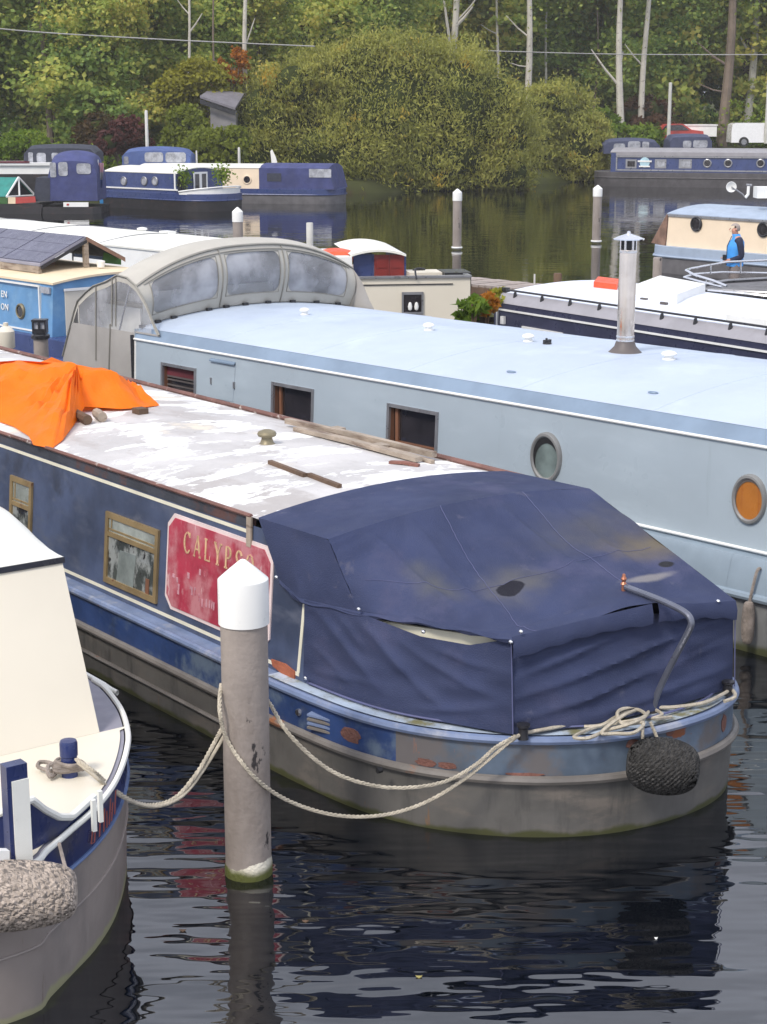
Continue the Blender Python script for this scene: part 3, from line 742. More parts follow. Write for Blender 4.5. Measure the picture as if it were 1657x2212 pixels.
# --- trunks that stand out against the wood
def bare_tree(label, px, py_base, Y, py_top, wpx, mat, lean_px=0, forks=(), name='birch_tree', seed=1, limbs=4):
    b = WY(px, py_base, Y); k = Y / FPX
    zb = min(b.z, 1.2)
    base = Vector((b.x, b.y, zb))
    top = WY(px + lean_px, py_top, Y)
    h = top.z - zb + 4.0
    t = empty(name, WORLD, base, label, 'tree')
    mb = MB(); rr = random.Random(seed)
    pts = []
    for i in range(12):
        q = i / 11
        pts.append(base + Vector((lean_px * k * q * h / max(0.1, (top.z - zb)) + math.sin(q * 6 + seed) * 0.10, 0, h * q)))
    mb.tube(pts, [wpx * k * 0.5 * (1.15 - 0.6 * i / 11) for i in range(12)], 8)
    part('trunk', mb, mat, t)
    for (q0, dx, dy, w) in forks:       # from height fraction, in picture units
        s = resample(pts, 100)[int(q0 * 99)]
        e = s + Vector((dx * k, rr.uniform(-0.3, 0.3), -dy * k))
        lb = MB().tube([s, s.lerp(e, 0.5) + Vector((0, 0, -0.06 * abs(dx) * k)), e], [w * k * 0.5, w * k * 0.42, w * k * 0.2], 6)
        part('branch', lb, mat, t)
    # thin crown
    if limbs:
        r2 = np.random.default_rng(seed)
        n = 1500
        c = Vector(pts[-1]) - base
        p = r2.normal(size=(n, 3)) * np.array([1.5, 1.2, 1.9]) + np.array([c.x, c.y, c.z + 0.5])
        mesh_obj('crown', leaf_cloud('crown', p, np.tile([0, -0.3, 1.0], (n, 1)), 0.2, m_leaf_wood, 1.4), t)
    return t
bare_tree('pale slender birch left of the orange autumn tree top', 532, 200, 98, 0, 11, m_birch, 2, [(0.5, 22, -60, 4)], seed=2)
bare_tree('thin pale trunk with a low fork left of the tallest left birch', 414, 160, 98, 50, 7, m_birch, -4, [(0.62, 28, -38, 4), (0.7, -25, -30, 3)], seed=3, limbs=0)
bare_tree('forked white birch rising behind the big olive bush', 966, 130, 118, 0, 17, m_birch, 16, [(0.60, 36, -40, 8), (0.45, -22, -140, 8), (0.62, 60, -70, 4)], seed=4)
bare_tree('straight white birch above the dip between the two willows', 1138, 230, 118, 0, 15, m_birch, 1, [(0.55, -50, -45, 4), (0.42, -40, -8, 3)], seed=5)
bare_tree('thin grey trunk left of the straight white birch', 1077, 180, 121, 60, 7, m_birch, -3, [(0.65, -35, -20, 3)], seed=6, limbs=0)
bare_tree('thin grey trunk right of the straight white birch', 1180, 170, 124, 60, 6, m_birch, 0, [], seed=7, limbs=0)
bare_tree('white birch with a long dead branch reaching left', 1341, 270, 119, 0, 15, m_birch, -8, [(0.33, -62, -75, 6), (0.40, 8, -40, 6)], seed=8)
bare_tree('pale leaning birch close right of the dead branched one', 1384, 290, 121, 0, 13, m_birch, 6, [(0.42, -40, -45, 4)], seed=9)
bare_tree('thin trunk beyond the small willow dome', 1285, 250, 124, 150, 6, m_bark, 0, [], seed=10, limbs=0, name='thin_tree')
bare_tree('stout brown grey tree standing between the two white vans', 1562, 310, 123, 0, 22, m_bark, 6, [(0.42, -70, -50, 6), (0.30, -60, -18, 4)], seed=11, name='stout_tree')
bare_tree('curving pale tree right of the stout tree', 1610, 280, 126, 0, 17, m_birch, 14, [(0.45, -38, -60, 6)], seed=12, name='curving_tree')
bare_tree('dark brown trunk standing at the left behind the boats', 107, 320, 99, 0, 14, m_bark, -3, [], seed=13, name='dark_tree', limbs=0)
bare_tree('leaning thin trunk at the top left of the wood', 470, 180, 99, 80, 5, m_bark, -4, [], seed=14, name='thin_tree', limbs=0)

def pole(label, px, y0, y1, Y, w, mat=m_pale_pole, cat='pole', name='white_pole'):
    a = WY(px, y0, Y); b = WY(px, y1, Y); r = w * Y / FPX / 2
    mb = MB().lathe([(r, 0), (r * 0.9, b.z - a.z - 0.05), (r * 0.5, b.z - a.z)], (a.x, a.y, a.z), 10)
    return solo(name, mb, mat, WORLD, (a.x, a.y, a.z), label, cat)
pole('white pole rising behind the domed blue boat cover', 319, 345, 238, 88, 7.5)
pole('white pole between the red car and the long white trailer van', 1444, 300, 178, 117.5, 8)
pole('tall pale pole cut by the right edge of the picture', 1655, 310, 142, 119, 10)
pole('short grey pole behind the cream boat with the navy hood', 517, 355, 318, 88, 6, name='grey_pole')
pole('thin short mast left of the white vane on the cream boat', 425, 352, 325, 85, 4, name='thin_mast')

# overhead wires (one line each)
def wire(label, pts):
    mb = MB().tube(spline(pts, 10), 0.034, 6)
    solo('overhead_wire', mb, m_wire, WORLD, pts[0], label, 'wire')
wire('grey overhead wire sagging across the wood at the upper left', [WY(-300, 20, 88), WY(0, 62, 89), WY(330, 84, 90.5), WY(680, 100, 92)])
wire('thin pale overhead wire crossing the right hand trees', [WY(1000, 108, 108), WY(1330, 117, 110), WY(1657, 118, 112), WY(1900, 117, 113)])

# grey shed showing above the bushes
t = empty('grey_shed', WORLD, tuple(WY(500, 330, 95)), 'grey shed with a low pitched roof half hidden by the olive bush', 'shed')
b = WY(500, 330, 95)
e0 = WY(432, 212, 93.6); e1 = WY(508, 238, 93.6); r0 = WY(455, 196, 96); r1 = WY(528, 206, 96)
part('roof', MB().slab([e0, e1, r1, r0], (0, 0, 0.12)), m_shedroof, t)
part('wall', MB().hexa([(e0.x + .5, 93.9, b.z - 2), (e1.x, 93.9, b.z - 2), (e1.x, 96, b.z - 2), (e0.x + .5, 96, b.z - 2), (e0.x + .5, 93.9, e0.z - .15), (e1.x, 93.9, e1.z - .12), (e1.x, 96, e1.z), (e0.x + .5, 96, e0.z + .05)]), m_shedwall, t)
g = WY(443, 213, 96.4)
part('eave_board', MB().slab([e0 + Vector((0, -.03, -.05)), e1 + Vector((0, -.03, -.05)), e1 + Vector((0, -.03, -.28)), e0 + Vector((0, -.03, -.28))], (0, -0.05, 0)), m_black, t)

# ================================================================= THE NAVY NARROWBOAT IN FRONT
CF = Frame(37.6)
def outline_offset(out, d):
    """shrink an outline (t, s) inwards by d"""
    n = len(out); res = []
    cx = sum(p[0] for p in out) / n
    for i, (x, y) in enumerate(out):
        a = Vector(out[i - 1] if i else out[0]); b = Vector(out[(i + 1) % n] if i < n - 1 else out[-1])
        tn = (b - a); tn = tn.normalized() if tn.length else Vector((0, 1)); nn = Vector((tn.y, -tn.x))
        if nn.dot(Vector((cx - x, (9.5 - y) if abs(y - 7) < 3 else 0))) < 0: nn = -nn
        res.append((x + nn.x * d, y + nn.y * d))
    return res
cal_out = [(6.10, 22.0), (6.09, 15), (6.085, 11.0), (6.075, 9.4), (6.09, 8.75), (6.13, 8.3), (6.22, 7.95), (6.38, 7.64), (6.60, 7.37), (6.86, 7.15), (7.16, 6.99),
           (7.5, 6.91), (7.85, 6.90), (8.14, 6.96), (8.38, 7.09), (8.56, 7.30), (8.66, 7.60), (8.72, 8.0), (8.75, 8.6), (8.76, 10), (8.76, 15), (8.76, 22)]
co = [(p.x, p.y) for p in spline([(a, b, 0) for a, b in cal_out], 5)]
def loft(out, levels):                       # levels: (z, inset)
    return [[(x, y, z) for x, y in outline_offset(out, d)] for z, d in levels]
boat = empty('narrowboat', CF, (7.4, 7.0, 0.0), 'weathered navy narrowboat with red name board and navy canvas over its stern', 'boat')
part('hull', MB().grid(loft(co, [(-0.35, 0.10), (-0.1, 0.03), (0.0, 0.012), (0.06, 0.012), (0.2, 0.004), (0.375, 0.0)])), m_hull_grey, boat)
part('upper_hull_band', MB().grid(loft([p for p in co if p[0] < 6.6 and p[1] > 7.9], [(0.375, 0.0), (0.42, 0.0), (0.63, 0.0)])), m_blue_strake, boat)
part('upper_hull_band', MB().grid(loft([p for p in co if not (p[0] < 6.6 and p[1] > 8.0)], [(0.375, 0.0), (0.42, 0.0), (0.63, 0.0)])), m_blue_stern, boat, label='faded rust patched band round the stern')
part('rubbing_strake', MB().tube([(x, y, 0.385) for x, y in outline_offset(co, -0.015)], 0.030, 8), m_strake_grey, boat)
part('rubbing_strake', MB().tube([(x, y, 0.17) for x, y in outline_offset([p for p in co if p[0] < 6.6 and p[1] > 9.2], -0.006)], 0.016, 6), m_strake_grey, boat)
part('gunwale_rail', MB().tube([(x, y, 0.642) for x, y in outline_offset(co, -0.008)], 0.028, 8), m_gunwale, boat)
ins = outline_offset(co, 0.32)
part('side_deck', MB().grid([[(x, y, 0.655) for x, y in co], [(x, y, 0.672) for x, y in ins]]), m_gunwale, boat)
part('stern_deck', MB().poly([(x, y, 0.668) for x, y in outline_offset(co, 0.02) if y < 9.4]), m_deck_pale, boat)
# cabin
T0, T1, ZB, ZT = 6.20, 6.28, 0.66, 1.655
FT0, FT1 = 8.64, 8.55
S0, S1 = 8.72, 21.0
def cab(z): return T0 + (T1 - T0) * (z - ZB) / (ZT - ZB)
part('cabin_side', MB().grid([[(cab(ZB), s, ZB), (cab(1.60), s, 1.60)] for s in (S0, 12, 16, S1)]), m_navy_faded, boat)
part('cabin_side', MB().grid([[(FT0, s, ZB), (FT1, s, 1.60)] for s in (S0, S1)]), m_navy_faded, boat)
part('rear_bulkhead', MB().poly([(T0, S0, ZB), (FT0, S0, ZB), (FT1, S0, ZT), (T1, S0, ZT)]), m_navy_faded, boat)
part('cabin_edge_band', MB().slab([(cab(1.575) - .006, 9.62, 1.575), (cab(1.66) - .006, 9.62, 1.66), (cab(1.66) - .006, S1, 1.66), (cab(1.575) - .006, S1, 1.575)], (0.03, 0, 0)), m_cabin_band, boat)
part('painted_line', MB().slab([(cab(1.535) - .004, 9.66, 1.535), (cab(1.56) - .004, 9.66, 1.56), (cab(1.56) - .004, S1, 1.56), (cab(1.535) - .004, S1, 1.535)], (0.012, 0, 0)), m_cream_line, boat)
part('painted_line', MB().slab([(cab(0.70) - .004, 8.98, 0.695), (cab(0.72) - .004, 8.98, 0.72), (cab(0.72) - .004, S1, 0.72), (cab(0.70) - .004, S1, 0.695)], (0.012, 0, 0)), m_cream_line, boat)
part('painted_line', MB().slab([(cab(0.72) - .004, 8.975, 0.72), (cab(1.30) - .004, 8.945, 1.30), (cab(1.30) - .004, 8.975, 1.30), (cab(0.72) - .004, 9.005, 0.72)], (0.012, 0, 0)), m_cream_line, boat)
rows = []
NS = 40
for i in range(NS + 1):
    s = S0 + (S1 - S0) * i / NS
    row = []
    for j in range(13):
        k = j / 12
        t = (T1 - 0.02) + (FT1 + 0.02 - T1 + 0.02) * k
        row.append((t, s, 1.662 + 0.075 * (1 - (2 * k - 1) ** 2) + 0.006 * noise.noise(Vector((t * 2, s * 1.2, 0)))))
    rows.append(row)
part('roof', MB().grid(rows), m_roof_worn, boat)
part('roof_edge', MB().tube([(T1 - 0.018, s, 1.668) for s in (9.62, 12, 15, 18, S1)], 0.016, 6), m_rust_edge, boat)
part('roof_edge', MB().tube([(FT1 + 0.0, s, 1.685) for s in (S0 - .02, 12, 15, 18, S1)], 0.022, 6), m_rust_edge, boat, label='rusty far edge of the roof')
def near_window(name, px, split, rust_lab=None):
    (a, b, c, d) = [CF.side(x, y, cab(1.1) - 0.0) for x, y in px]     # tl tr br bl
    s1, s0 = (a[1] + d[1]) / 2, (b[1] + c[1]) / 2
    zt, zb = (a[2] + b[2]) / 2, (c[2] + d[2]) / 2
    fw = 0.045
    def q(s, z, o): return (cab(z) + o, s, z)
    f = MB()
    for (u0, u1, v0, v1) in ((s0, s1, zt - fw, zt), (s0, s1, zb, zb + fw), (s0, s0 + fw, zb + fw, zt - fw), (s1 - fw, s1, zb + fw, zt - fw), (s0 + fw, s1 - fw, split - 0.018, split + 0.018)):
        f.slab([q(u0, v0, -0.022), q(u1, v0, -0.022), q(u1, v1, -0.022), q(u0, v1, -0.022)], (0.02, 0, 0))
    w = part(name, f, m_brass, boat)
    up = MB().slab([q(s0 + fw, split + .018, -0.010), q(s1 - fw, split + .018, -0.010), q(s1 - fw, zt - fw, -0.010), q(s0 + fw, zt - fw, -0.010)], (0.006, 0, 0))
    lo = MB().slab([q(s0 + fw, zb + fw, -0.008), q(s1 - fw, zb + fw, -0.008), q(s1 - fw, split - .018, -0.008), q(s0 + fw, split - .018, -0.008)], (0.006, 0, 0))
    for mb, m in ((up, m_glass_milk), (lo, m_glass_painted_reflection)):
        g = part('pane', mb, m, boat); g.parent = w
    inner = MB()
    inner.slab([q(s0 + fw, split + .03, -0.014), q(s1 - fw, split + .03, -0.014), q(s1 - fw, split + .045, -0.014), q(s0 + fw, split + .045, -0.014)], (0.004, 0, 0))
    inner.slab([q(s1 - fw - 0.05, split + .05, -0.014), q(s1 - fw - .035, split + .05, -0.014), q(s1 - fw - .035, zt - fw, -0.014), q(s1 - fw - .05, zt - fw, -0.014)], (0.004, 0, 0))
    g = part('inner_bar', inner, m_brass, boat); g.parent = w
    if s1 - s0 > 0.6:
        cu = MB().slab([q(s0 + .36, zb + fw, -0.0125), q(s0 + .62, zb + fw, -0.0125), q(s0 + .58, split - .10, -0.0125), q(s0 + .33, split - .09, -0.0125)], (0.004, 0, 0))
        g = part('curtain', cu, m_glass_grey, boat); g.parent = w
        cu = MB().slab([q(s0 + .12, zb + fw, -0.0135), q(s0 + .17, zb + fw, -0.0135), q(s0 + .17, zb + .16, -0.0135), q(s0 + .12, zb + .16, -0.0135)], (0.005, 0, 0))
        g = part('bottle', cu, m_teak, boat); g.parent = w
    return w
near_window('window', [(235, 1105), (350, 1150), (340, 1300), (228, 1250)], 1.16)
near_window('window', [(30, 1030), (77, 1045), (68, 1200), (22, 1175)], 1.10)
# name board: corners cut, white border, weathered gold letters
def side_pt(x, y, o): s = CF.side(x, y, cab(1.15) + 0); return (cab(s[2]) + o, s[1], s[2])
def oct_board(s1, s0, zt, zb, k, o, th):
    pts = [(s1 - k, zt), (s0 + k, zt), (s0, zt - k), (s0, zb + k), (s0 + k, zb), (s1 - k, zb), (s1, zb + k), (s1, zt - k)]
    return MB().slab([(cab(z) + o, s, z) for s, z in pts], (th, 0, 0))
SB1, SB0, SZT, SZB = 10.73, 9.34, 1.495, 0.775
board = part('name_board_border', oct_board(SB1, SB0, SZT, SZB, 0.085, -0.010, 0.01), m_sign_border, boat)
bd = part('name_board', oct_board(SB1 - .028, SB0 + .028, SZT - .028, SZB + .028, 0.08, -0.0165, 0.006), m_sign_red, boat)
def strokes(word, s_left, z0, h, w, gap, o=-0.021, thick=0.02, thin=0.010):
    """hand painted serif capitals; s falls along the reading direction"""
    G = {'C': [('arc', .5, .5, .42, .5, 45, 315, 1), ('s', .82, .80, .82, 1.0)], 'A': [('l', .08, 0, .5, 1, 0), ('l', .92, 0, .5, 1, 1), ('l', .25, .35, .75, .35, 0), ('s', 0, 0, .2, 0), ('s', .78, 0, 1, 0)],
         'L': [('l', .25, 0, .25, 1, 1), ('l', .25, 0, .85, 0, 0), ('s', .1, 1, .42, 1), ('s', .85, 0, .85, .22)], 'Y': [('l', .5, 0, .5, .48, 1), ('l', .5, .48, .1, 1, 1), ('l', .5, .48, .88, 1, 0), ('s', 0, 1, .24, 1), ('s', .76, 1, 1, 1), ('s', .34, 0, .66, 0)],
         'P': [('l', .22, 0, .22, 1, 1), ('arc', .40, .74, .38, .26, -90, 90, 1), ('l', .22, 1, .42, 1, 0), ('l', .22, .48, .42, .48, 0), ('s', .06, 0, .4, 0)],
         'S': [('arc', .5, .74, .32, .26, 20, 270, 1), ('arc', .5, .26, .34, .26, -160, 90, 1)], 'O': [('arc', .5, .5, .42, .5, 0, 360, 1)]}
    mb = MB()
    def bar(x0, y0, x1, y1, wd):
        a = Vector((x0, y0)); b = Vector((x1, y1)); d = (b - a)
        if d.length < 1e-6: return
        d.normalize(); n = Vector((-d.y, d.x)) * wd / 2; a = a - d * 0.003; b = b + d * 0.003
        mb.slab([(cab(p.y) + o, p.x, p.y) for p in (a + n, b + n, b - n, a - n)], (0.004, 0, 0))
    s = s_left
    for ch in word:
        for g in G[ch]:
            X = lambda u: s - u * w
            Z = lambda v: z0 + v * h
            if g[0] == 'l': bar(X(g[1]), Z(g[2]), X(g[3]), Z(g[4]), thick if g[5] else thin)
            elif g[0] == 's': bar(X(g[1]), Z(g[2]), X(g[3]), Z(g[4]), thin * 1.1)
            else:
                _, cx, cy, rx, ry, a0, a1, _t = g; N = 12
                for i in range(N):
                    p, q = R(a0 + (a1 - a0) * i / N), R(a0 + (a1 - a0) * (i + 1) / N)
                    wd = thin + (thick - thin) * abs(math.cos((p + q) / 2)) 
                    bar(X(cx + rx * math.cos(p)), Z(cy + ry * math.sin(p)), X(cx + rx * math.cos(q)), Z(cy + ry * math.sin(q)), wd)
        s -= w + gap
    return mb
for i, ch in enumerate('CALYPSO'):
    part('letter', strokes(ch, 10.48 - i * .137, 1.245, 0.150, 0.098, 0.04), m_sign_gold, boat)
for (x, y, w_, h_) in ((408, 1243, 5, 14), (432, 1236, 4, 14), (443, 1240, 4, 12), (385, 1252, 4, 12), (389, 1272, 5, 24), (377, 1243, 5, 10), (414, 1268, 4, 10), (424, 1277, 3, 18), (430, 1284, 8, 4), (434, 1290, 3, 18), (442, 1294, 9, 4), (442, 1310, 9, 4), (441, 1302, 3, 18), (450, 1302, 3, 18), (457, 1304, 3, 18), (462, 1306, 3, 18), (466, 1309, 3, 18), (418, 1276, 3, 18)):
    a = CF.side(x - w_ / 2, y - h_ / 2, 6.22); b = CF.side(x + w_ / 2, y + h_ / 2, 6.22)
    ghost = MB().slab([(cab(z) - 0.0195, s, z) for s, z in ((a[1], a[2]), (b[1], a[2]), (b[1], b[2]), (a[1], b[2]))], (0.003, 0, 0))
    part('ghost_stroke', ghost, m_sign_pink, boat)
# rust scab by the end of the lower line, bracket post at the roof corner
part('rusty_bracket', MB().slab([(cab(.69) - .012, 9.02, .66), (cab(.69) - .012, 9.02, .72), (cab(.69) - .012, 9.13, .745), (cab(.69) - .012, 9.30, .735), (cab(.69) - .012, 9.28, .69), (cab(.69) - .012, 9.12, .655)], (.012, 0, 0)),
     M('bright_rust', (0.33, 0.10, 0.05), 0.9, var=0.3, bump=0.4), boat)
part('corner_strap', MB().slab([(cab(1.45) - .02, 9.665, 1.45), (cab(1.45) - .02, 9.61, 1.45), (cab(1.66) - .03, 9.61, 1.66), (cab(1.66) - .03, 9.665, 1.66)], (.016, 0, 0)), m_wood, boat)
# stern louvre, skin fitting, rust scars
for i in range(4):
    a, b = (683, 1537 + i * 9), (727, 1551 + i * 9)
    p0 = CF.side(*a, 6.13); p1 = CF.side(*b, 6.16)
    part('louvre_slat', MB().slab([(6.055, p0[1], p0[2]), (6.105, p1[1], p1[2]), (6.105, p1[1], p1[2] - .014), (6.055, p0[1], p0[2] - .014)], (0.07, 0, 0.02)), m_strake_grey if i % 2 else m_gunwale, boat)
v = CF.side(655, 1536, 6.12)
part('skin_fitting', MB().lathe([(0.006, -0.03), (0.022, -0.03), (0.030, 0.0), (0.03, 0.05)], (6.10, v[1], v[2]), 12, 'x'), m_chrome, boat)
# mushroom vent and lamp on the roof
v = CF.at(577, 958, 1.735)
part('mushroom_vent', MB().lathe([(0.075, 0), (0.055, 0.02), (0.045, 0.05), (0.045, 0.065), (0.072, 0.072), (0.08, 0.09), (0.07, 0.11), (0.03, 0.125), (0.0, 0.127)], (v[0], v[1], 1.725), 20), m_tarnish, boat)
# --- canvas over the stern
def cloth(amp, f, seed=0, dirn=(0, 0, 1), folds=None):
    D = Vector(dirn)
    def d(p, u, v):
        e = min(1, 8 * v, 8 * (1 - v), 8 * u + .2, 8 * (1 - u) + .2)
        k = noise.noise(Vector((p.x * f + seed, p.y * f, p.z * f))) + 0.5 * noise.noise(Vector((p.x * f * 2.3, p.y * f * 2.3 + seed, p.z * f * 2.3)))
        w = 0
        if folds:
            for (fu, fv, du, dv, wid, h) in folds:       # a fold: a line through (fu, fv) along (du, dv)
                x = (u - fu) * dv - (v - fv) * du
                w += h * math.exp(-(x / wid) ** 2)
        return D * ((amp * k + w) * max(0, e))
    return d
E_ = Vector((T1 - .02, 9.53, 1.675)); F_ = Vector((FT1 + .01, 9.55, 1.70))
K_ = Vector((T1 - .03, 8.70, 1.69)); K2 = Vector((FT1 + .0, 8.66, 1.72))
R1 = Vector(CF.side(775, 1320, 6.30)); B_ = Vector((6.615, 7.33, 1.305)); C_ = Vector((8.33, 7.07, 1.285)); D_ = Vector((8.70, 8.7, 1.28))
A_ = Vector((6.19, 8.95, 1.25)); A2 = Vector(CF.side(602, 1250, 6.22))
top0 = arc(E_, F_, 0.085); top1 = arc(K_, K2, 0.085)
CAN = []
canopy = part('stern_canvas', MB().grid(ruled(top0, top1, 40, 16, cloth(0.006, 2.5, 1))), m_canvas, boat, smooth=70)
def csub(name, mb, mat=m_canvas, smooth=70, label=None):
    o = part(name, mb, mat, boat, label, smooth=smooth); o.parent = canopy; return o
RM = Vector(CF.end(1345, 1276, 7.14)); RM = Vector((7.62, 7.12, 1.385))
rim_st = [R1, R1.lerp(B_, .5) + Vector((0, 0, .012)), B_] + [B_.lerp(RM, .33) + Vector((0, -.01, .0)), B_.lerp(RM, .7) + Vector((0, 0, .0)), RM, RM.lerp(C_, .5) + Vector((0, 0, -.012)), C_]
def lines(u, v, L):
    h = 0
    for (u0, v0, u1, v1, w, a) in L:
        dx, dy = u1 - u0, v1 - v0; k = ((u - u0) * dx + (v - v0) * dy) / (dx * dx + dy * dy)
        kk = max(0, min(1, k)); q = math.hypot(u - u0 - dx * kk, v - v0 - dy * kk)
        h += a * math.exp(-(q / w) ** 1.4) * (math.sin(math.pi * min(1, max(0, .12 + .8 * kk))))
    return h
def sag(p, u, v):
    e = math.sin(math.pi * min(1, max(0, v)))
    base = -0.10 * e * math.sin(math.pi * min(1, u * 1.02)) 
    pud = -0.075 * math.exp(-((u - 0.50) / 0.12) ** 2 - ((v - 0.84) / 0.11) ** 2) - 0.06 * math.exp(-((u - 0.86) / 0.08) ** 2 - ((v - 0.86) / 0.09) ** 2) - 0.05 * math.exp(-((u - 0.25) / 0.1) ** 2 - ((v - 0.88) / 0.1) ** 2)
    rolls = 0.03 * math.exp(-((u - 0.68) / 0.05) ** 2) * max(0, v - .45) + 0.02 * math.sin(u * 26 + v * 4) * max(0, v - .55) * (1 - v) * 2
    n = 0.03 * noise.noise(Vector((u * 5, v * 4, 3))) * (e + .1)
    tens = 0.02 * math.sin((u * 2.2 + v * 0.9) * 9) * e * (1 - v)
    rad = 0.016 * math.sin(math.atan2(v + .05, u - .28) * 17) * e * (1 - v) ** 1.2
    crease = sum(-0.022 * math.exp(-abs((u - a) - (v - .1) * b) / .014) * min(1, 5 * v) * max(0, (1.0 - v)) for a, b in ((.34, .25), (.62, .38), (.80, .30), (.16, .5)))
    fl = lines(u, v, ((.28, 0, .40, .75, .022, .030), (.60, .0, .72, .7, .020, .035), (.12, 0, .30, .8, .022, .03), (.45, .25, .50, .8, .018, -.016), (.80, .0, .86, .75, .016, .02), (.50, .86, .67, .97, .05, .03), (.36, .93, .62, .80, .035, .022), (.70, .96, .95, .9, .03, .018)))
    return Vector((0, 0, base * 1.15 + pud + rolls + n + tens * .35 + rad * .6 + crease * .6 + fl * min(1, 6 * v) * min(1, 9 * (1 - v))))
csub('top_panel', MB().grid(ruled(top1, rim_st, 110, 56, sag)))
def wr(seed, a=0.026):
    def d(p, u, v):
        e = min(1, 6 * v) * min(1, 6 * (1 - v)); 
        dg = math.sin((u * 2.0 + v * 1.1) * 9 + seed) * .55 + math.sin((u * 1.1 - v * 1.6) * 12 + 2 * seed) * .45
        if seed < 2: L = ((.04, .02, .42, .80, .035, .040), (.16, .0, .34, .42, .03, .03), (.30, .05, .72, .85, .04, .045), (.52, .15, .92, .62, .035, .03), (.05, .5, .28, .86, .03, .022), (.0, .85, .45, .72, .03, .022), (.55, .95, .95, .70, .035, .025), (.60, .05, .97, .35, .03, .022))
        else: L = ((.02, .62, .98, .12, .035, .040), (.02, .85, .9, .45, .035, .035), (.02, .42, .55, .05, .03, .03), (.15, .98, .98, .72, .035, .03), (.30, .78, .98, .36, .025, -.02), (.05, .25, .35, .03, .025, .02), (.55, .98, .98, .88, .03, .02))
        return Vector((-0.5, -0.82, 0)).normalized() * (e * lines(u, v, L) + a * e * (.35 * dg * (0.5 + noise.noise(Vector((u * 3, v * 3, seed)))) + .5 * noise.noise(Vector((u * 6, v * 4, seed + 5)))))
    return d
# near side cheek from the roof down to the rim
csub('side_cheek', MB().grid(ruled([E_, K_, K_.lerp(R1, .5) + Vector((0, 0, -.01)), R1], [A2, A2.lerp(A_, .5), A_, A_.lerp(R1, .6), R1 + Vector((0, -.02, -.02))], 36, 14, cloth(0.012, 4, 6, (-1, 0, 0)))))
csub('side_cheek', MB().grid(ruled([F_, K2], [Vector((8.66, 9.5, 1.3)), D_], 8, 6)))
csub('far_panel', MB().grid(ruled([K2, C_], [D_, C_ + Vector((0.0, 0.02, -.01))], 12, 6)))
# valance hanging round the stern edge, with the slit for the tiller
def valance(a, b, n, drop, seed):
    pts = resample(a + [b] if isinstance(a, list) else [a, b], n)
    return MB().grid([[p for p in pts], [p + Vector((-.018, -.034, -drop * .45 + .008 * math.sin(i * .9 + seed))) for i, p in enumerate(pts)],
                      [p + Vector((-.012, -.026, -drop * (1 - .25 * math.sin(i / n * 3.1)) + .006 * math.sin(i * 1.3))) for i, p in enumerate(pts)]])
csub('valance', valance([B_ + Vector((0, -.005, 0)), B_.lerp(RM, .33) + Vector((0, -.01, .0)), B_.lerp(RM, .7), RM + Vector((-.02, 0, .0))], RM + Vector((-.02, 0, 0)), 26, 0.135, 0))
csub('valance', valance([RM + Vector((.03, 0, .0)), RM.lerp(C_, .5) + Vector((0, 0, -.012))], C_, 20, 0.125, 2))
csub('valance', valance([A2, A_, R1 + Vector((-.005, -.0, 0)), R1.lerp(B_, .5) + Vector((-.004, 0, .012))], B_, 40, 0.035, 4))
# skirt
bA = Vector((6.185, 8.955, .69)); bB = Vector((6.625, 7.31, .685)); bC = Vector((8.34, 7.07, .69)); bD = Vector((8.66, 8.7, .69))
tA = A_ + Vector((0.0, -.06, 0)); bA = bA + Vector((0, -.05, 0)); tB = B_ + Vector((.015, .015, -.02)); tC = C_ + Vector((0, .02, -.02)); tD = D_ + Vector((0, 0, -.02))
bA1 = bA.lerp(bB, .5) + Vector((-.11, -.02, 0)); 
csub('skirt_panel', MB().grid(ruled([tA, tA.lerp(tB, .35) + Vector((-.05, 0, -.01)), tA.lerp(tB, .60) + Vector((-.03, 0, -.085)), tA.lerp(tB, .82) + Vector((-.015, 0, -.085)), tB], spline([bA, bA1, bB], 8), 60, 30, wr(1, .034))))
csub('skirt_panel', MB().grid(ruled([tB, tB.lerp(tC, .5) + Vector((0, -.02, .02)), tC], spline([bB, bB.lerp(bC, .33) + Vector((-.05, -.09, 0)), bB.lerp(bC, .66) + Vector((0, -.09, 0)), bC], 8), 70, 30, wr(2.4, .032))))
csub('skirt_panel', MB().grid(ruled([tC, tD], [bC, bD], 14, 10, cloth(.01, 3))))
csub('seam', MB().tube([tB + Vector((-.012, -.012, -.02)), tB.lerp(bB, .5) + Vector((-.012, -.012, 0)), bB + Vector((-.012, -.012, .01))], 0.004, 5), m_seam)
csub('seam', MB().tube([tC + Vector((.006, -.012, -.02)), bC + Vector((.006, -.012, .01))], 0.004, 5), m_seam)
csub('edge_cord', MB().tube([(x, y, .69) for x, y in outline_offset([p for p in co if p[0] < 8.4 and p[1] < 8.9], .10)], .008, 5), m_seam)
for (x, y) in ((778, 1317), (918, 1366), (1129, 1366), (1107, 1388), (1276, 1348), (1337, 1353), (1370, 1343), (1555, 1300), (758, 1521), (905, 1567), (663, 1466), (600, 1248)):
    # each press stud sits on the cloth under it: intersect the ray with the canvas plane nearest
    r = ray(x, y); o = Vector((0, 0, CAM_H))
    if x < 1110: a, b, c = (R1, tB, bB) if y < 1450 else (bA, bB, tB)
    else: a, b, c = tB, tC, bC
    aw, bw, cw = [CF.w(*q) for q in (a, b, c)]
    nn = (bw - aw).cross(cw - aw).normalized()
    q = CF.ts(o + r * ((aw - o).dot(nn) / r.dot(nn) * 0.994))
    csub('press_stud', MB().lathe([(0.013, 0.02), (.012, .008), (.006, .001), (0, .0)], q, 8, 'y'), m_chrome)
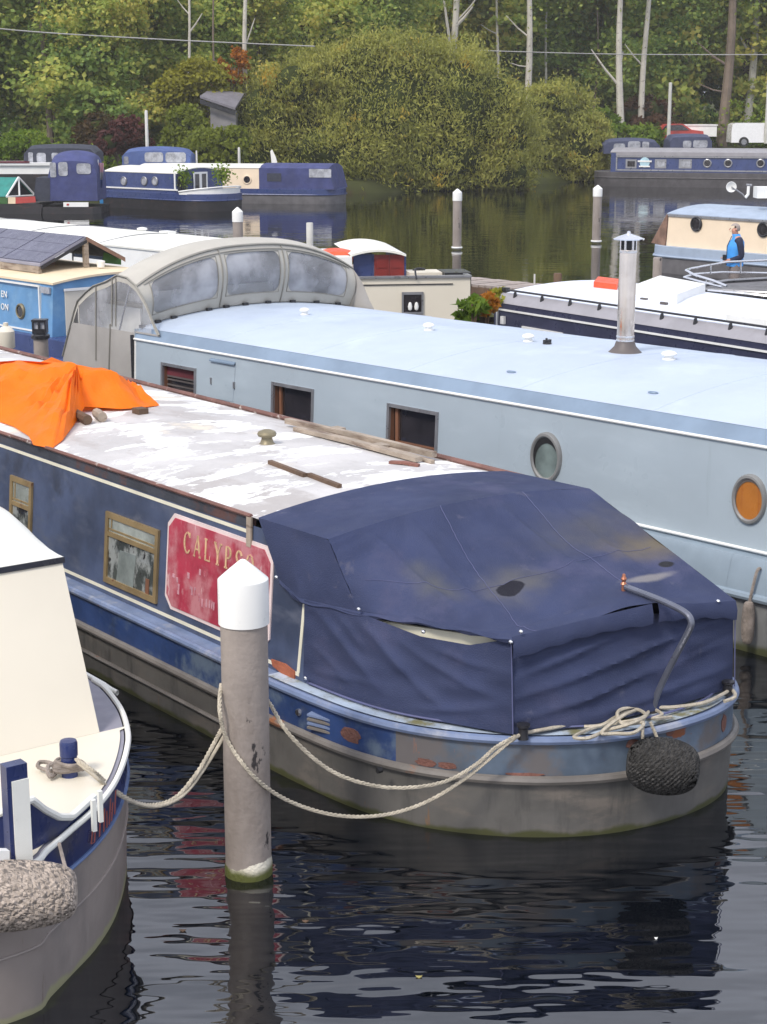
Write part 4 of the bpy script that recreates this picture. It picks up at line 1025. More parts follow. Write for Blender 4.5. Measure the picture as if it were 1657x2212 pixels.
part('inner_board', MB().slab([R1 + Vector((.04, -.1, -.045)), B_ + Vector((.04, .12, -.055)), B_ + Vector((.04, .12, -.2)), R1 + Vector((.04, -.1, -.2))], (.02, 0.01, 0)), m_cream_line, boat)
TPc = resample(top1, 60); RMc = resample(rim_st, 60)
def on_top(u, v):
    a = TPc[min(59, int(u * 59))]; b = RMc[min(59, int(u * 59))]; p = a.lerp(b, v); return p + sag(p, u, v) + Vector((0, 0, .004))
TA, TB = resample(top1, 400), resample(rim_st, 400)
def on_top(u, v):
    k = min(399, int(round(u * 399))); p = TA[k].lerp(TB[k], v); return p + sag(p, u, v) + Vector((-.001, -.002, .003))
csub('seam', MB().tube([on_top(.40 + .06 * (k / 40), k / 40) for k in range(41)], .0022, 4), m_seam)
csub('seam', MB().tube([on_top(.72 + .05 * (k / 40), k / 40) for k in range(41)], .0022, 4), m_seam)
csub('seam', MB().tube([on_top(.06 + .9 * (k / 140), .56 - .04 * (k / 140)) for k in range(141)], .0014, 4), m_seam)
# tiller: swan neck of steel with a brass pin
tp = [CF.side(1403, 1562, 7.62), CF.side(1420, 1500, 7.62), CF.side(1452, 1432, 7.62), CF.side(1487, 1365, 7.62), CF.side(1493, 1342, 7.62), CF.side(1478, 1322, 7.62), CF.side(1430, 1298, 7.62), CF.side(1352, 1268, 7.62)]
part('tiller', MB().tube(spline(tp, 6), 0.021, 10), M('tiller_steel', (0.15, 0.16, 0.20), 0.3, metal=0.5, var=.15), boat)
a = Vector(tp[-1]); 
part('tiller_pin', MB().lathe([(0.014, -0.04), (0.014, 0.0), (.022, .005), (.012, .02), (.02, .04), (.012, .055), (.01, .07), (0, .075)], a + Vector((0, 0.02, .01)), 10), M('copper_pin', (0.42, 0.17, 0.10), 0.4, metal=0.6), boat)
part('rudder_post', MB().lathe([(0.05, 0.66), (0.045, .70), (.03, .73), (.028, .80)], (tp[0][0], tp[0][1], 0), 12), m_lead, boat)
# fallen slot and cleats on the stern
for (px, py) in ((1130, 1592), (1572, 1497)):
    q = CF.at(px, py, .68)
    part('mooring_dolly', MB().lathe([(0.035, 0), (.03, .03), (.03, .07), (.042, .08), (.042, .095), (0, .1)], (q[0], q[1], .668), 12), m_black, boat)
q = CF.side(830, 1661, 6.12)
part('hull_port', MB().lathe([(0.0, -.004), (.018, -.004), (.018, .03)], (q[0] - .05, q[1], q[2]), 10, 'x'), m_dark, boat)
for (px, py) in ((478, 1590),):
    pass
# rust scars standing proud of the band
scar = M('scabby_rust', (0.19, 0.085, 0.065), 0.95, var=.35, bump=.6, bscale=50)
def on_outline(px, py, z):
    q = CF.at(px, py, z); best = min(co, key=lambda c: (c[0] - q[0]) ** 2 + (c[1] - q[1]) ** 2); return best
for (px, py, z, rx, rz) in ((915, 1645, .44, .07, .025), (975, 1652, .44, .06, .022), (1130, 1662, .42, .12, .010), (1545, 1560, .52, .04, .06), (1350, 1602, .58, .05, .03), (745, 1588, .50, .09, .05), (1460, 1590, .6, .03, .02)):
    b0 = on_outline(px, py, z); i = co.index(b0); i = min(max(i, 1), len(co) - 2)
    tn = (Vector(co[i + 1]) - Vector(co[i - 1])).normalized(); nn = Vector((tn.y, -tn.x))
    if nn.dot(Vector((b0[0] - 7.4, b0[1] - 9.2))) < 0: nn = -nn
    pts = []
    for k in range(14):
        a = 2 * math.pi * k / 14; rr = 1 + 0.35 * noise.noise(Vector((px, a * 2, 1))) 
        u = math.cos(a) * rx * rr; w = math.sin(a) * rz * rr
        j = Vector(b0) + tn * u + nn * .004
        # stay on the curved band
        near = min(co, key=lambda c: (c[0] - j.x) ** 2 + (c[1] - j.y) ** 2)
        pts.append((j.x, j.y, z + w))
    part('rust_patch', MB().slab(pts, (nn.x * -.012, nn.y * -.012, 0)), scar, boat)

# --- things on the roof 
def on_roof(px, py, z=1.73):
    return Vector(CF.at(px, py, z))
def rz(t): k = (t - T1) / (FT1 - T1); return 1.662 + 0.075 * (1 - (2 * k - 1) ** 2)
def plank(label, a, b, w, h, mat, kink=0, lift=0.0, name='plank'):
    A = on_roof(*a); B = on_roof(*b); A.z = rz(A.x) + lift; B.z = rz(B.x) + lift
    d = (B - A).normalized(); n = Vector((-d.y, d.x, 0)).normalized() * w / 2
    mb = MB()
    if kink:
        Mx = A.lerp(B, .55); M2 = A.lerp(B, .62)
        for (p, q, o) in ((A, Mx, 0), (Mx, M2, kink), (M2, B, kink)):
            mb.hexa([p - n + n * o * 2, q - n + n * o * 2, q + n + n * o * 2, p + n + n * o * 2] + [x + Vector((0, 0, h)) for x in (p - n + n * o * 2, q - n + n * o * 2, q + n + n * o * 2, p + n + n * o * 2)])
    else:
        m = A.lerp(B, .5) + Vector((0, 0, 0.01))
        mb.grid([[p - n, p + n, p + n + Vector((0, 0, h)), p - n + Vector((0, 0, h))] for p in (A, m, B)], close=True)
        mb.poly([A - n, A + n, A + n + Vector((0, 0, h)), A - n + Vector((0, 0, h))]); mb.poly([B - n, B + n, B + n + Vector((0, 0, h)), B - n + Vector((0, 0, h))])
    return solo(name, mb, mat, CF, tuple(A), label, 'plank')
plank('dark split board lying loose on the worn white roof near the blue canvas', (583, 1003), (725, 1056), .035, .03, m_wood_dark, kink=1)
plank('long pale weathered pole along the far edge of the worn roof', (620, 912), (938, 982), .055, .045, m_wood, lift=.03)
plank('shorter pale board lying inside the long pole on the worn roof', (640, 925), (905, 992), .07, .035, m_wood, lift=.01)
plank('thin grey batten under the end of the pale boards', (760, 945), (935, 992), .04, .03, m_wood, lift=.0, name='batten')
plank('reddish plank end beside the pale boards on the roof', (842, 998), (905, 1003), .05, .02, scar, name='plank_offcut')
for i, ((x, y), lab) in enumerate((((728, 922), 'bleached block under the middle of the pale boards'), ((822, 965), 'bleached block under the near end of the pale boards'))):
    A = on_roof(x, y)
    solo('wood_block', MB().box(A.x - .05, A.x + .05, A.y - .06, A.y + .06, rz(A.x), rz(A.x) + .06), m_wood, CF, (A.x, A.y, rz(A.x)), lab, 'block')
# logs and blocks under the tarpaulin
for i, ((x, y, l), lab) in enumerate((((190, 916, .16), 'brown log end poking out under the front of the orange tarpaulin'), ((222, 912, .10), 'short timber offcut beside the log under the orange tarpaulin'), ((300, 898, .10), 'dark brick under the right corner of the orange tarpaulin'))):
    A = on_roof(x, y)
    solo('log', MB().tube([(A.x, A.y, rz(A.x) + .045), (A.x + .05, A.y + l * 2, rz(A.x) + .05)], .045, 8) if i != 2 else MB().box(A.x, A.x + .1, A.y, A.y + .12, rz(A.x), rz(A.x) + .05), m_wood_dark if i != 1 else m_wood, CF, (A.x, A.y, rz(A.x)), lab, 'log')
# the orange tarpaulin: a draped heap
def tarp():
    ring_px = [(345, 884), (300, 893), (262, 897), (215, 897), (184, 898), (160, 925), (136, 950), (112, 962), (72, 955), (62, 938), (30, 920), (-5, 908), (-70, 905), (-130, 870), (-120, 820), (-40, 800), (60, 790), (150, 792), (250, 800), (310, 845), (322, 868)]
    ring = []
    for i, (x, y) in enumerate(ring_px):
        z = 1.70 if y > 880 else 1.74
        lift = {0: .01, 3: .035, 4: .05, 2: .02, 5: .015}.get(i, .015)
        if 14 <= i <= 19:                    # hidden far side: lay it on the roof beyond the heap
            a = on_roof(ring_px[i][0], 800 + (y - 800) * .5 + 40, 1.72); 
            ring.append(Vector((a.x, a.y, rz(min(max(a.x, T1), FT1)) + .03)))
        else:
            a = on_roof(x, y, z); ring.append(Vector((a.x, a.y, (rz(min(max(a.x, T1), FT1)) if a.x > T1 else 1.66) + lift)))
    ring = resample(ring + [ring[0]], 181)[:-1]
    ridge = [on_roof(-90, 850, 1.72), on_roof(0, 860, 1.72), on_roof(110, 872, 1.72), on_roof(170, 880, 1.72), on_roof(240, 872, 1.72), on_roof(285, 868, 1.72)]
    hs = [.30, .33, .44, .40, .38, .17]
    def near_ridge(p):
        best = None
        for i in range(len(ridge) - 1):
            a = ridge[i]; b = ridge[i + 1]; ab = Vector((b.x - a.x, b.y - a.y)); k = max(0, min(1, (Vector((p.x - a.x, p.y - a.y)).dot(ab)) / ab.length_squared))
            q = a.lerp(b, k); d = (Vector((q.x - p.x, q.y - p.y))).length
            if best is None or d < best[0]: best = (d, Vector((q.x, q.y, 1.70 + hs[i] * (1 - k) + hs[i + 1] * k)))
        return best[1]
    rows = []
    for m in range(44):
        v = m / 43; row = []
        for i, p in enumerate(ring):
            c = near_ridge(p); q = c.lerp(p, v)
            a = i / len(ring) * 2 * math.pi
            prof = (1 - v ** 1.55)
            q.z = p.z + (c.z - p.z) * prof
            cr = abs((a * 2.9 + .6 * noise.noise(Vector((a * 2, v, 0)))) % 1.0 - .5) * 2 - .5
            q.z += .055 * cr * math.sin(math.pi * v) + .03 * noise.noise(Vector((q.x * 3.5, q.y * 3.5, 1))) * (1 - v) 
            cr2 = abs((q.x * 1.6 + q.y * 1.1) % 1.0 - .5) * .10 - .02
            q.z += cr2 * (1 - v) * .6
            rd = 1 - abs(noise.noise(Vector((q.x * 2.6, q.y * 2.6, 4)))) * 2.6; q.z += .07 * (rd - .5) * math.sin(math.pi * min(1, v + .12)) * (1 - v * .6)
            rd2 = abs(noise.noise(Vector((q.x * 6, q.y * 6, 9)))); q.z -= .07 * rd2 * math.sin(math.pi * min(1, v + .1))
            row.append(q)
        rows.append(row)
    return MB().grid(rows, close=True).poly(rows[0][::-1])
b0 = on_roof(130, 890)
solo('tarpaulin', tarp(), m_orange, CF, (b0.x, b0.y, 1.70), 'bright orange tarpaulin draped over a heap on the worn white roof', 'tarpaulin', smooth=22)

# ================================================================= MOORING PILES
def zat(px, py, y):
    r = ray(px, py); return CAM_H + r.z * (y / r.y)
_b = W(537.5, 1884, 0); _r = (W(587, 1884, 0) - W(488, 1884, 0)).length / 2
CZ0 = zat(528, 1360, _b.y - _r); CZS = zat(475, 1250, _b.y); CZT = zat(527, 1207, _b.y)
print('cap', CZ0, CZS, CZT)
def pile(label, px, py_axis, wpx, y_shoulder_z=None, cap0=CZ0, capsh=CZS, top=CZT, crust=False, ring=None, worn=False, dirn=0):
    b = W(px, py_axis, 0); r = (W(px + wpx / 2, py_axis, 0) - W(px - wpx / 2, py_axis, 0)).length / 2
    
    t = empty('mooring_pile', WORLD, (b.x, b.y, 0), label, 'post', 'white capped mooring piles')
    part('shaft', MB().lathe([(r, -0.6), (r, 0.0), (r, 0.6), (r, cap0)], (b.x, b.y, 0), 40), m_post, t)
    part('cap', MB().lathe([(r * 1.0, cap0 - .002), (r * 1.075, cap0), (r * 1.075, capsh - .01), (r * 1.06, capsh), (r * .55, (capsh + top) / 2 + .004), (r * .12, top - .006), (0, top)], (b.x, b.y, 0), 40), m_cap, t)
    if crust:
        mb = MB(); rows = []
        for z in (-.05, .03, .06, .10):
            rows.append([(b.x + (r * 1.012 + (.004 if z < .1 else -.003)) * math.cos(a), b.y + (r * 1.012 + (.004 if z < .1 else -.003)) * math.sin(a), z * (.7 + .5 * max(0, math.cos(a + .5))) + .018 * noise.noise(Vector((math.cos(a) * 3, math.sin(a) * 3, z * 10)))) for a in [2 * math.pi * j / 48 for j in range(48)]])
        part('waterline_crust', mb.grid(rows, close=True), m_post_crust, t)
    if ring:
        part('float_ring', MB().tube([(b.x + r * 1.08 * math.cos(a), b.y + r * 1.08 * math.sin(a), ring) for a in [2 * math.pi * j / 24 for j in range(24)]], .03, 6, closed=True), m_cap, t)
    return t, b, r
pA, bA_, rA = pile('big white capped mooring pile in the foreground in front of the red name board', 537.5, 1884, 99, crust=True)
pile('white capped pile out in the calm water left of centre above the red doored wheelhouse', 987, 540, 19, ring=.08)
pile('white capped pile out in the calm water right of the willow bushes', 1288, 526, 19, ring=.08)
# this one stands behind the long white roof: its foot is hidden
bb = WY(516.5, 470, 1); 
def zc(py, ztop):                       # ground point under a cap whose top is seen at py
    return W(516, py, ztop)
q = W(516, 447, CZT)
pile('white capped pile beyond the white roof in front of the dark hulled boat', *( (lambda p: (516.0, CY - FPX * ((p.y * SP - CAM_H * CP) / (p.y * CP + CAM_H * SP)), 22))(q)))
def stub(name, label, px, ptop, ztop, wpx, mat, cat='post', cap=None, shape=16):
    q = W(px, ptop, ztop); r = (W(px + wpx / 2, ptop, ztop) - q).length
    mb = MB().lathe([(r, -.5), (r, ztop - .02), (r * .9, ztop)], (q.x, q.y, 0), shape)
    return solo(name, mb, mat, WORLD, (q.x, q.y, 0), label, cat), q, r
stub('grey_post', 'short bare grey post left of the white capped pile over the calm water', 669, 481, 1.1, 15, m_pale_pole)
# far wooden pile right, by the peach boat
stub('grey_post', 'grey wooden post under the bow of the peach coloured boat', 1421, 556, .75, 20, m_post)
# dark pile with bracket behind the orange tarpaulin
q = W(87, 735, 1.0)
t = empty('dark_pile', WORLD, (q.x, q.y, 0), 'dark brown pile with a twin lamp bracket behind the orange tarpaulin', 'post')
zt = 1.40; q = W(88, 735, .95)
kk = q.y / FPX
part('shaft', MB().lathe([(16 * kk, -.5), (16 * kk, 1.0)], (q.x, q.y, 0), 20), m_post, t)
part('collar', MB().lathe([(20 * kk, .98), (20 * kk, 1.03), (17 * kk, 1.05)], (q.x, q.y, 0), 20), m_black, t)
part('lamp_box', MB().box(q.x - 15 * kk, q.x + 15 * kk, q.y - .1, q.y + .1, 1.06, 1.13).box(q.x - 15 * kk, q.x - 12 * kk, q.y - .1, q.y + .1, 1.13, 1.24).box(q.x + 12 * kk, q.x + 15 * kk, q.y - .1, q.y + .1, 1.13, 1.24).box(q.x - 2 * kk, q.x + 2 * kk, q.y - .1, q.y + .1, 1.13, 1.24).box(q.x - 16 * kk, q.x + 16 * kk, q.y - .1, q.y + .1, 1.24, 1.27), m_black, t)
part('lamp_glass', MB().box(q.x - 12 * kk, q.x - 2 * kk, q.y - .06, q.y + .06, 1.13, 1.24).box(q.x + 2 * kk, q.x + 12 * kk, q.y - .06, q.y + .06, 1.13, 1.24), m_window_pale, t)

# ================================================================= ROPES
def rope(label, pix, r=.014, mat=m_rope, name='mooring_rope', strands=1, n=10):
    """pix: (x, y, depth Y)"""
    P = spline([WY(x, y, Y) for x, y, Y in pix], n)
    mb = MB()
    if strands == 1: mb.tube(P, r, 7)
    else:
        for k in range(3):
            Q = []
            for i, p in enumerate(P):
                a = i * 1.1 + k * 2.094; Q.append(p + Vector((math.cos(a) * r * .5, 0, math.sin(a) * r * .5)))
            mb.tube(Q, r * .62, 5)
    return solo(name, mb, mat, WORLD, tuple(P[0]), label, 'rope')
Yp = bA_.y; Yc = W(1107, 1592, .70).y
yb = Yp + rA
def dep(k, a=Yp, b=Yc): return a + (b - a) * k
rope('long pale mooring rope sagging lowest from the foreground pile to the canvas covered stern', [(478, 1478, Yp), (475, 1535, Yp - .14), (492, 1600, Yp - rA * .9), (540, 1668, Yp - rA * 1.12), (590, 1711, Yp - .06), (650, 1741, dep(.12)), (720, 1760, dep(.28)), (790, 1764, dep(.44)), (860, 1754, dep(.58)), (930, 1728, dep(.7)), (1000, 1685, dep(.82)), (1050, 1645, dep(.9)), (1112, 1592, Yc)], .0125, strands=3, n=14)
rope('upper pale mooring rope from behind the foreground pile to the stern corner', [(560, 1490, yb), (583, 1520, Yp + .1), (620, 1580, dep(.06)), (680, 1640, dep(.18)), (740, 1677, dep(.3)), (820, 1699, dep(.44)), (900, 1700, dep(.58)), (970, 1685, dep(.72)), (1030, 1650, dep(.84)), (1070, 1615, dep(.92)), (1114, 1590, Yc)], .0125, strands=3, n=14)
rope('frayed rope laid along the stern rail from the corner to the far cleat', [(1105, 1600, Yc)] + [(x, y, W(x, y, .70).y) for x, y in ((1130, 1585), (1190, 1573), (1260, 1558), (1330, 1535), (1390, 1527), (1450, 1528), (1520, 1518), (1560, 1500), (1580, 1490), (1588, 1505), (1565, 1515))], .012)
rr = random.Random(12)
P = []
c = [(1262, 1570), (1300, 1565), (1330, 1548), (1370, 1535), (1395, 1550), (1360, 1565), (1310, 1580), (1270, 1592), (1240, 1590), (1280, 1572), (1330, 1562), (1380, 1552), (1400, 1540), (1370, 1528), (1335, 1540), (1345, 1560), (1390, 1565), (1370, 1580), (1330, 1588), (1300, 1580), (1350, 1545), (1400, 1530), (1430, 1540), (1410, 1556), (1450, 1552)]
for i, (x, y) in enumerate(c):
    z = .69 + .012 * (i % 3) + (.035 if 1330 < x < 1400 else 0)
    P.append(W(x, y + rr.uniform(-4, 4), z))
solo('rope_tangle', MB().tube(spline(P, 9), .0115, 6), m_rope, WORLD, tuple(P[0]), 'loose tangle of pale rope heaped on the stern deck by the tiller foot', 'rope')
P = [W(1390, 1550, .72), WY(1388, 1585, W(1385, 1580, .66).y - .02), WY(1391, 1612, W(1385, 1590, .6).y - .05), WY(1400, 1606, W(1385, 1590, .6).y - .07), WY(1420, 1606, W(1410, 1590, .6).y - .08), WY(1418, 1590, W(1410, 1585, .62).y - .05), W(1405, 1560, .71)]
solo('fender_lanyard', MB().tube(spline(P, 8), .0105, 6), m_rope, WORLD, tuple(P[0]), 'doubled pale lanyard holding the black rope fender', 'rope')
# left boat to the pile
Yl = W(160, 1640, .96).y
rope('twisted grey mooring rope from the pale boat sagging to the left side of the pile', [(165, 1640, Yl), (205, 1668, Yl - .03), (240, 1700, dep(.15, Yl, Yp)), (285, 1730, dep(.3, Yl, Yp)), (330, 1739, dep(.45, Yl, Yp)), (380, 1722, dep(.62, Yl, Yp)), (425, 1670, dep(.78, Yl, Yp)), (460, 1610, dep(.92, Yl, Yp)), (483, 1566, Yp - .02)], .0125, strands=3, n=14)
rope('second strand of rope from the pale boat lying just under the first', [(168, 1646, Yl), (215, 1685, Yl - .04), (255, 1716, dep(.2, Yl, Yp)), (300, 1737, dep(.33, Yl, Yp)), (345, 1741, dep(.48, Yl, Yp)), (395, 1718, dep(.66, Yl, Yp)), (440, 1662, dep(.84, Yl, Yp)), (484, 1590, Yp - .02)], .011, n=14)
P = [Vector((bA_.x + (rA + .016) * math.cos(a), bA_.y + (rA + .016) * math.sin(a), z0)) for a, z0 in [(2 * math.pi * j / 20, 0) for j in range(20)]]
zz = 1.03
rings = [Vector((p.x, p.y, zz + .06 * math.sin(2 * math.pi * i / 20 + 2.6))) for i, p in enumerate(P)]
# ================================================================= FENDERS
def blob(c, ax, r0, L, n=22, m=16, sq=.75, bump=.006):
    """a stout rope fender: rounded barrel along ax"""
    c = Vector(c); ax = Vector(ax).normalized(); x = ax.cross(Vector((0, 0, 1))).normalized() if abs(ax.z) < .9 else Vector((1, 0, 0)); y = ax.cross(x)
    rows = []
    for i in range(n + 1):
        a = -math.pi / 2 + math.pi * i / n
        h = math.sin(a); q = max(0.0, math.cos(a)) ** sq
        row = []
        for j in range(m * 2):
            b = 2 * math.pi * j / (m * 2)
            k = 1 + bump / r0 * ((-1) ** (i + j)) if 0 < i < n else 1
            row.append(c + ax * (h * L / 2) + (x * math.cos(b) + y * math.sin(b)) * (r0 * q * k))
        rows.append(row)
    return MB().grid(rows, close=True)
fc = W(1432, 1660, .40); fc = WY(1432, 1655, W(1432, 1600, .62).y - .17)
solo('rope_fender', blob(fc, (1, -.15, -.05), .165, .44, 44, 30, .62, .010), m_fender_dark, WORLD, tuple(fc), 'fat black woven rope fender hanging from the stern below the tiller', 'fender', smooth=80)

# ================================================================= THE LONG PALE BLUE WIDE BOAT
LF = Frame(42.2)
LT = 11.32                                    # near side of the hull
lout = [(LT, 30), (LT, 20.5), (LT, 9.5), (LT + .005, 8.2), (LT + .03, 7.2), (LT + .12, 6.3), (LT + .35, 5.3), (LT + .75, 4.3), (LT + 1.3, 3.6), (LT + 1.75, 3.4), (LT + 2.2, 3.6), (LT + 2.75, 4.3), (LT + 3.3, 5.3), (LT + 3.65, 6.3), (LT + 3.8, 8), (LT + 3.85, 12), (LT + 3.85, 20), (LT + 3.85, 21.4)]
lout[0:1] = [(LT + .02, 21.4)]
lo = [(p.x, p.y) for p in spline([(a, b, 0) for a, b in lout], 5)]
def off2(out, d, cy):
    res = []
    for i, (x, y) in enumerate(out):
        a = Vector(out[max(i - 1, 0)]); b = Vector(out[min(i + 1, len(out) - 1)])
        tn = (b - a).normalized(); nn = Vector((-tn.y, tn.x))
        if nn.dot(Vector((LT + 1.75 - x, (cy - y) * .2))) < 0: nn = -nn
        res.append((x + nn.x * d, y + nn.y * d))
    return res
def loft2(out, levels, cy=12): return [[(x, y, z) for x, y in off2(out, d, cy)] for z, d in levels]
lb = empty('wide_beam_boat', LF, (LT + 1.7, 4.0, 0), 'long powder blue wide beam boat with a grey cream cover and a steel flue', 'boat')
part('hull', MB().grid(loft2(lo, [(-.35, .15), (0, .03), (.25, .01), (.47, 0)])), m_lb_hull, lb)
part('hull_strake', MB().grid(loft2(lo, [(.50, -.02), (.56, -.015), (.76, .03), (.80, .05)])), m_lb_gun, lb)
part('rubbing_strake', MB().tube([(x, y, .49) for x, y in off2(lo, -.02, 12)], .035, 8), m_lb_gun, lb)
part('side_deck', MB().grid([[(x, y, .80) for x, y in off2(lo, .05, 12)], [(x, y, .815) for x, y in off2(lo, .45, 12)]]), m_lb_gun, lb)
part('deck', MB().poly([(x, y, .79) for x, y in off2(lo, .06, 12)]), m_lb_gun, lb)
L0, L1 = LT + .17, LT + .21
LS0, LS1 = 5.6, 17.15
LFt = 14.98
def lcab(z): return L0 + (L1 - L0) * (z - .8) / .9
# cabin side, built round its openings so the windows are recessed
wins = []
def lwin(px): 
    a, b, c, d = [LF.side(x, y, lcab(1.3)) for x, y in px]
    return (min(b[1], c[1]), max(a[1], d[1]), min(c[2], d[2]), max(a[2], b[2]))
W_px = [[(349, 786), (422, 798), (419, 856), (351, 840)], [(589, 827), (676, 846), (671, 930), (589, 905)], [(838, 876), (945, 893), (942, 985), (838, 960)]]
cuts = [lwin(p) for p in W_px]
ZBOT, ZTOP = .80, 1.70
ss = sorted([LS0, LS1] + [c[0] for c in cuts] + [c[1] for c in cuts])
mb = MB()
for a, b in zip(ss, ss[1:]):
    m = (a + b) / 2; cc = [c for c in cuts if c[0] < m < c[1]]
    segs = [(ZBOT, ZTOP)] if not cc else [(ZBOT, cc[0][2]), (cc[0][3], ZTOP)]
    for z0, z1 in segs: mb.poly([(lcab(z0), a, z0), (lcab(z0), b, z0), (lcab(z1), b, z1), (lcab(z1), a, z1)])
part('cabin_side', mb, m_lb_side, lb)
part('cabin_side', MB().poly([(LFt + .1, LS0, .8), (LFt + .1, LS1, .8), (LFt, LS1, 1.7), (LFt, LS0, 1.7)]), m_lb_side, lb)
part('cabin_end', MB().poly([(L0, LS1, .8), (LFt + .1, LS1, .8), (LFt, LS1, 1.82), (L1, LS1, 1.82)]), m_lb_side, lb)
part('cabin_end', MB().poly([(L0, LS0, .8), (LFt + .1, LS0, .8), (LFt, LS0, 1.82), (L1, LS0, 1.82)]), m_lb_side, lb)
part('roof_shoulder', MB().grid([[(lcab(1.70) - .012, s, 1.715), (lcab(1.70) + .03, s, 1.775), (lcab(1.70) + .075, s, 1.835)] for s in (LS0 - .02, 10, 14, LS1)]), m_lb_band, lb)
part('roof_shoulder', MB().grid([[(LFt + .01, s, 1.70), (LFt - .02, s, 1.78), (LFt - .06, s, 1.835)] for s in (LS0 - .02, 10, 14, LS1)]), m_lb_band, lb)
part('white_drip_rail', MB().tube([(lcab(1.7) - .012, s, 1.703) for s in (LS0 - .02, 8, 12, LS1 + .01)], .014, 8), m_white, lb)
part('white_drip_rail', MB().tube([(L0 - .02, s, .835) for s in (LS0 - .02, 8, 12, LS1 + .01)], .014, 8), m_white, lb)
part('cabin_edge_trim', MB().box(lcab(1.2) - .03, lcab(1.2) + .01, LS1, LS1 + .022, .82, 1.75), m_black, lb)
part('white_corner_strip', MB().slab([(L0 - .005, LS1 - .03, .82), (L0 - .005, LS1, .82), (L1 - .008, LS1, 1.69), (L1 - .008, LS1 - .03, 1.69)], (.008, 0, 0)), m_white, lb)
RT0, RT1 = lcab(1.70) + .07, LFt - .06
def lrz(t): k = (t - RT0) / (RT1 - RT0); return 1.835 + .15 * (1 - (2 * k - 1) ** 2)
rows = [[(RT0 + (RT1 - RT0) * j / 18, s, lrz(RT0 + (RT1 - RT0) * j / 18)) for j in range(19)] for s in [LS0 + (LS1 - LS0) * i / 20 for i in range(21)]]
part('roof', MB().grid(rows), m_lb_roof, lb)
for s_ in (LS0 + .02, LS1 - .02):
    part('roof_end', MB().poly([(RT0, s_, 1.70)] + [(RT0 + (RT1 - RT0) * j / 18, s_, lrz(RT0 + (RT1 - RT0) * j / 18) - .003) for j in range(19)] + [(RT1, s_, 1.70)]), m_lb_side, lb)
for s in (15.55, 14.0, 12.45, 10.9, 9.3, 7.7):
    part('roof_seam', MB().tube([(RT0 + (RT1 - RT0) * j / 16, s, lrz(RT0 + (RT1 - RT0) * j / 16) + .0) for j in range(17)], .0042, 5), m_lb_roof, lb)
# panel opening and hatches in the side
def frame_rect(name, s0, s1, z0, z1, fw, mat, t_of, proud=.012, depth=.03, par=lb):
    mb = MB()
    for (u0, u1, v0, v1) in ((s0, s1, z1 - fw, z1), (s0, s1, z0, z0 + fw), (s0, s0 + fw, z0 + fw, z1 - fw), (s1 - fw, s1, z0 + fw, z1 - fw)):
        mb.slab([(t_of(v0) - proud, u0, v0), (t_of(v0) - proud, u1, v0), (t_of(v1) - proud, u1, v1), (t_of(v1) - proud, u0, v1)], (depth, 0, 0))
    return part(name, mb, mat, par)
for i, (s0, s1, z0, z1) in enumerate(cuts):
    w = frame_rect('window', s0 - .012, s1 + .012, z0 - .012, z1 + .012, .035, m_frame_al, lcab)
    g = part('pane', MB().slab([(lcab(1.2) + .075, s0, z0), (lcab(1.2) + .075, s1, z0), (lcab(1.2) + .075, s1, z1), (lcab(1.2) + .075, s0, z1)], (.006, 0, 0)), m_glass, lb); g.parent = w
    rv = MB()
    for (u0, u1, v0, v1) in ((s0 + .02, s1 - .02, z1 - .022, z1 - .02), (s0 + .02, s1 - .02, z0 + .02, z0 + .022), (s0 + .02, s0 + .022, z0 + .02, z1 - .02), (s1 - .022, s1 - .02, z0 + .02, z1 - .02)):
        rv.box(lcab(1.2) + .0, lcab(1.2) + .074, u0, u1, v0, v1)
    g = part('reveal', rv, m_teak, lb); g.parent = w
    if i == 0:
        g = part('curtain', MB().box(lcab(1.2) + .06, lcab(1.2) + .072, s0 + .03, s1 - .03, z0 + (z1 - z0) * .55, z1 - .03), m_maroon, lb); g.parent = w
        for k in (.18, .38, .5):
            g = part('blind_slat', MB().box(lcab(1.2) + .055, lcab(1.2) + .062, s0 + .03, s1 - .03, z0 + (z1 - z0) * k, z0 + (z1 - z0) * k + .02), m_lead, lb); g.parent = w
    else:
        g = part('inner_frame', MB().box(lcab(1.2) + .05, lcab(1.2) + .073, s1 - .10, s1 - .06, z0 + .03, z1 - .03).box(lcab(1.2) + .05, lcab(1.2) + .073, s0 + .03, s1 - .1, z0 + .045, z0 + .06), m_teak, lb); g.parent = w
a, b, c, d = [LF.side(x, y, lcab(1.4)) for x, y in ((455, 783), (508, 791), (505, 868), (457, 855))]
part('side_hatch', MB().slab([(lcab(d[2]) - .006, c[1], c[2]), (lcab(d[2]) - .006, d[1], c[2]), (lcab(a[2]) - .006, a[1], b[2]), (lcab(a[2]) - .006, b[1], b[2])], (.01, 0, 0)), m_lb_side, lb)
part('hatch_hood', MB().slab([(lcab(a[2]) - .03, b[1], b[2] + .01), (lcab(a[2]) - .03, a[1], b[2] + .01), (lcab(a[2]), a[1], b[2] + .03), (lcab(a[2]), b[1], b[2] + .03)], (.0, 0, .015)), m_lb_band, lb)
for q in (a[1] - .015, b[1] + .015):
    part('hatch_hinge', MB().box(lcab(1.4) - .02, lcab(1.4) - .002, q - .01, q + .01, (a[2] + c[2]) / 2 - .045, (a[2] + c[2]) / 2 + .03), m_frame_al, lb)
PZ = 1.26
def ovalz(mb, zc):
    mb.v = [(a, b, zc + (c - zc) * PZ) for a, b, c in mb.v]; return mb
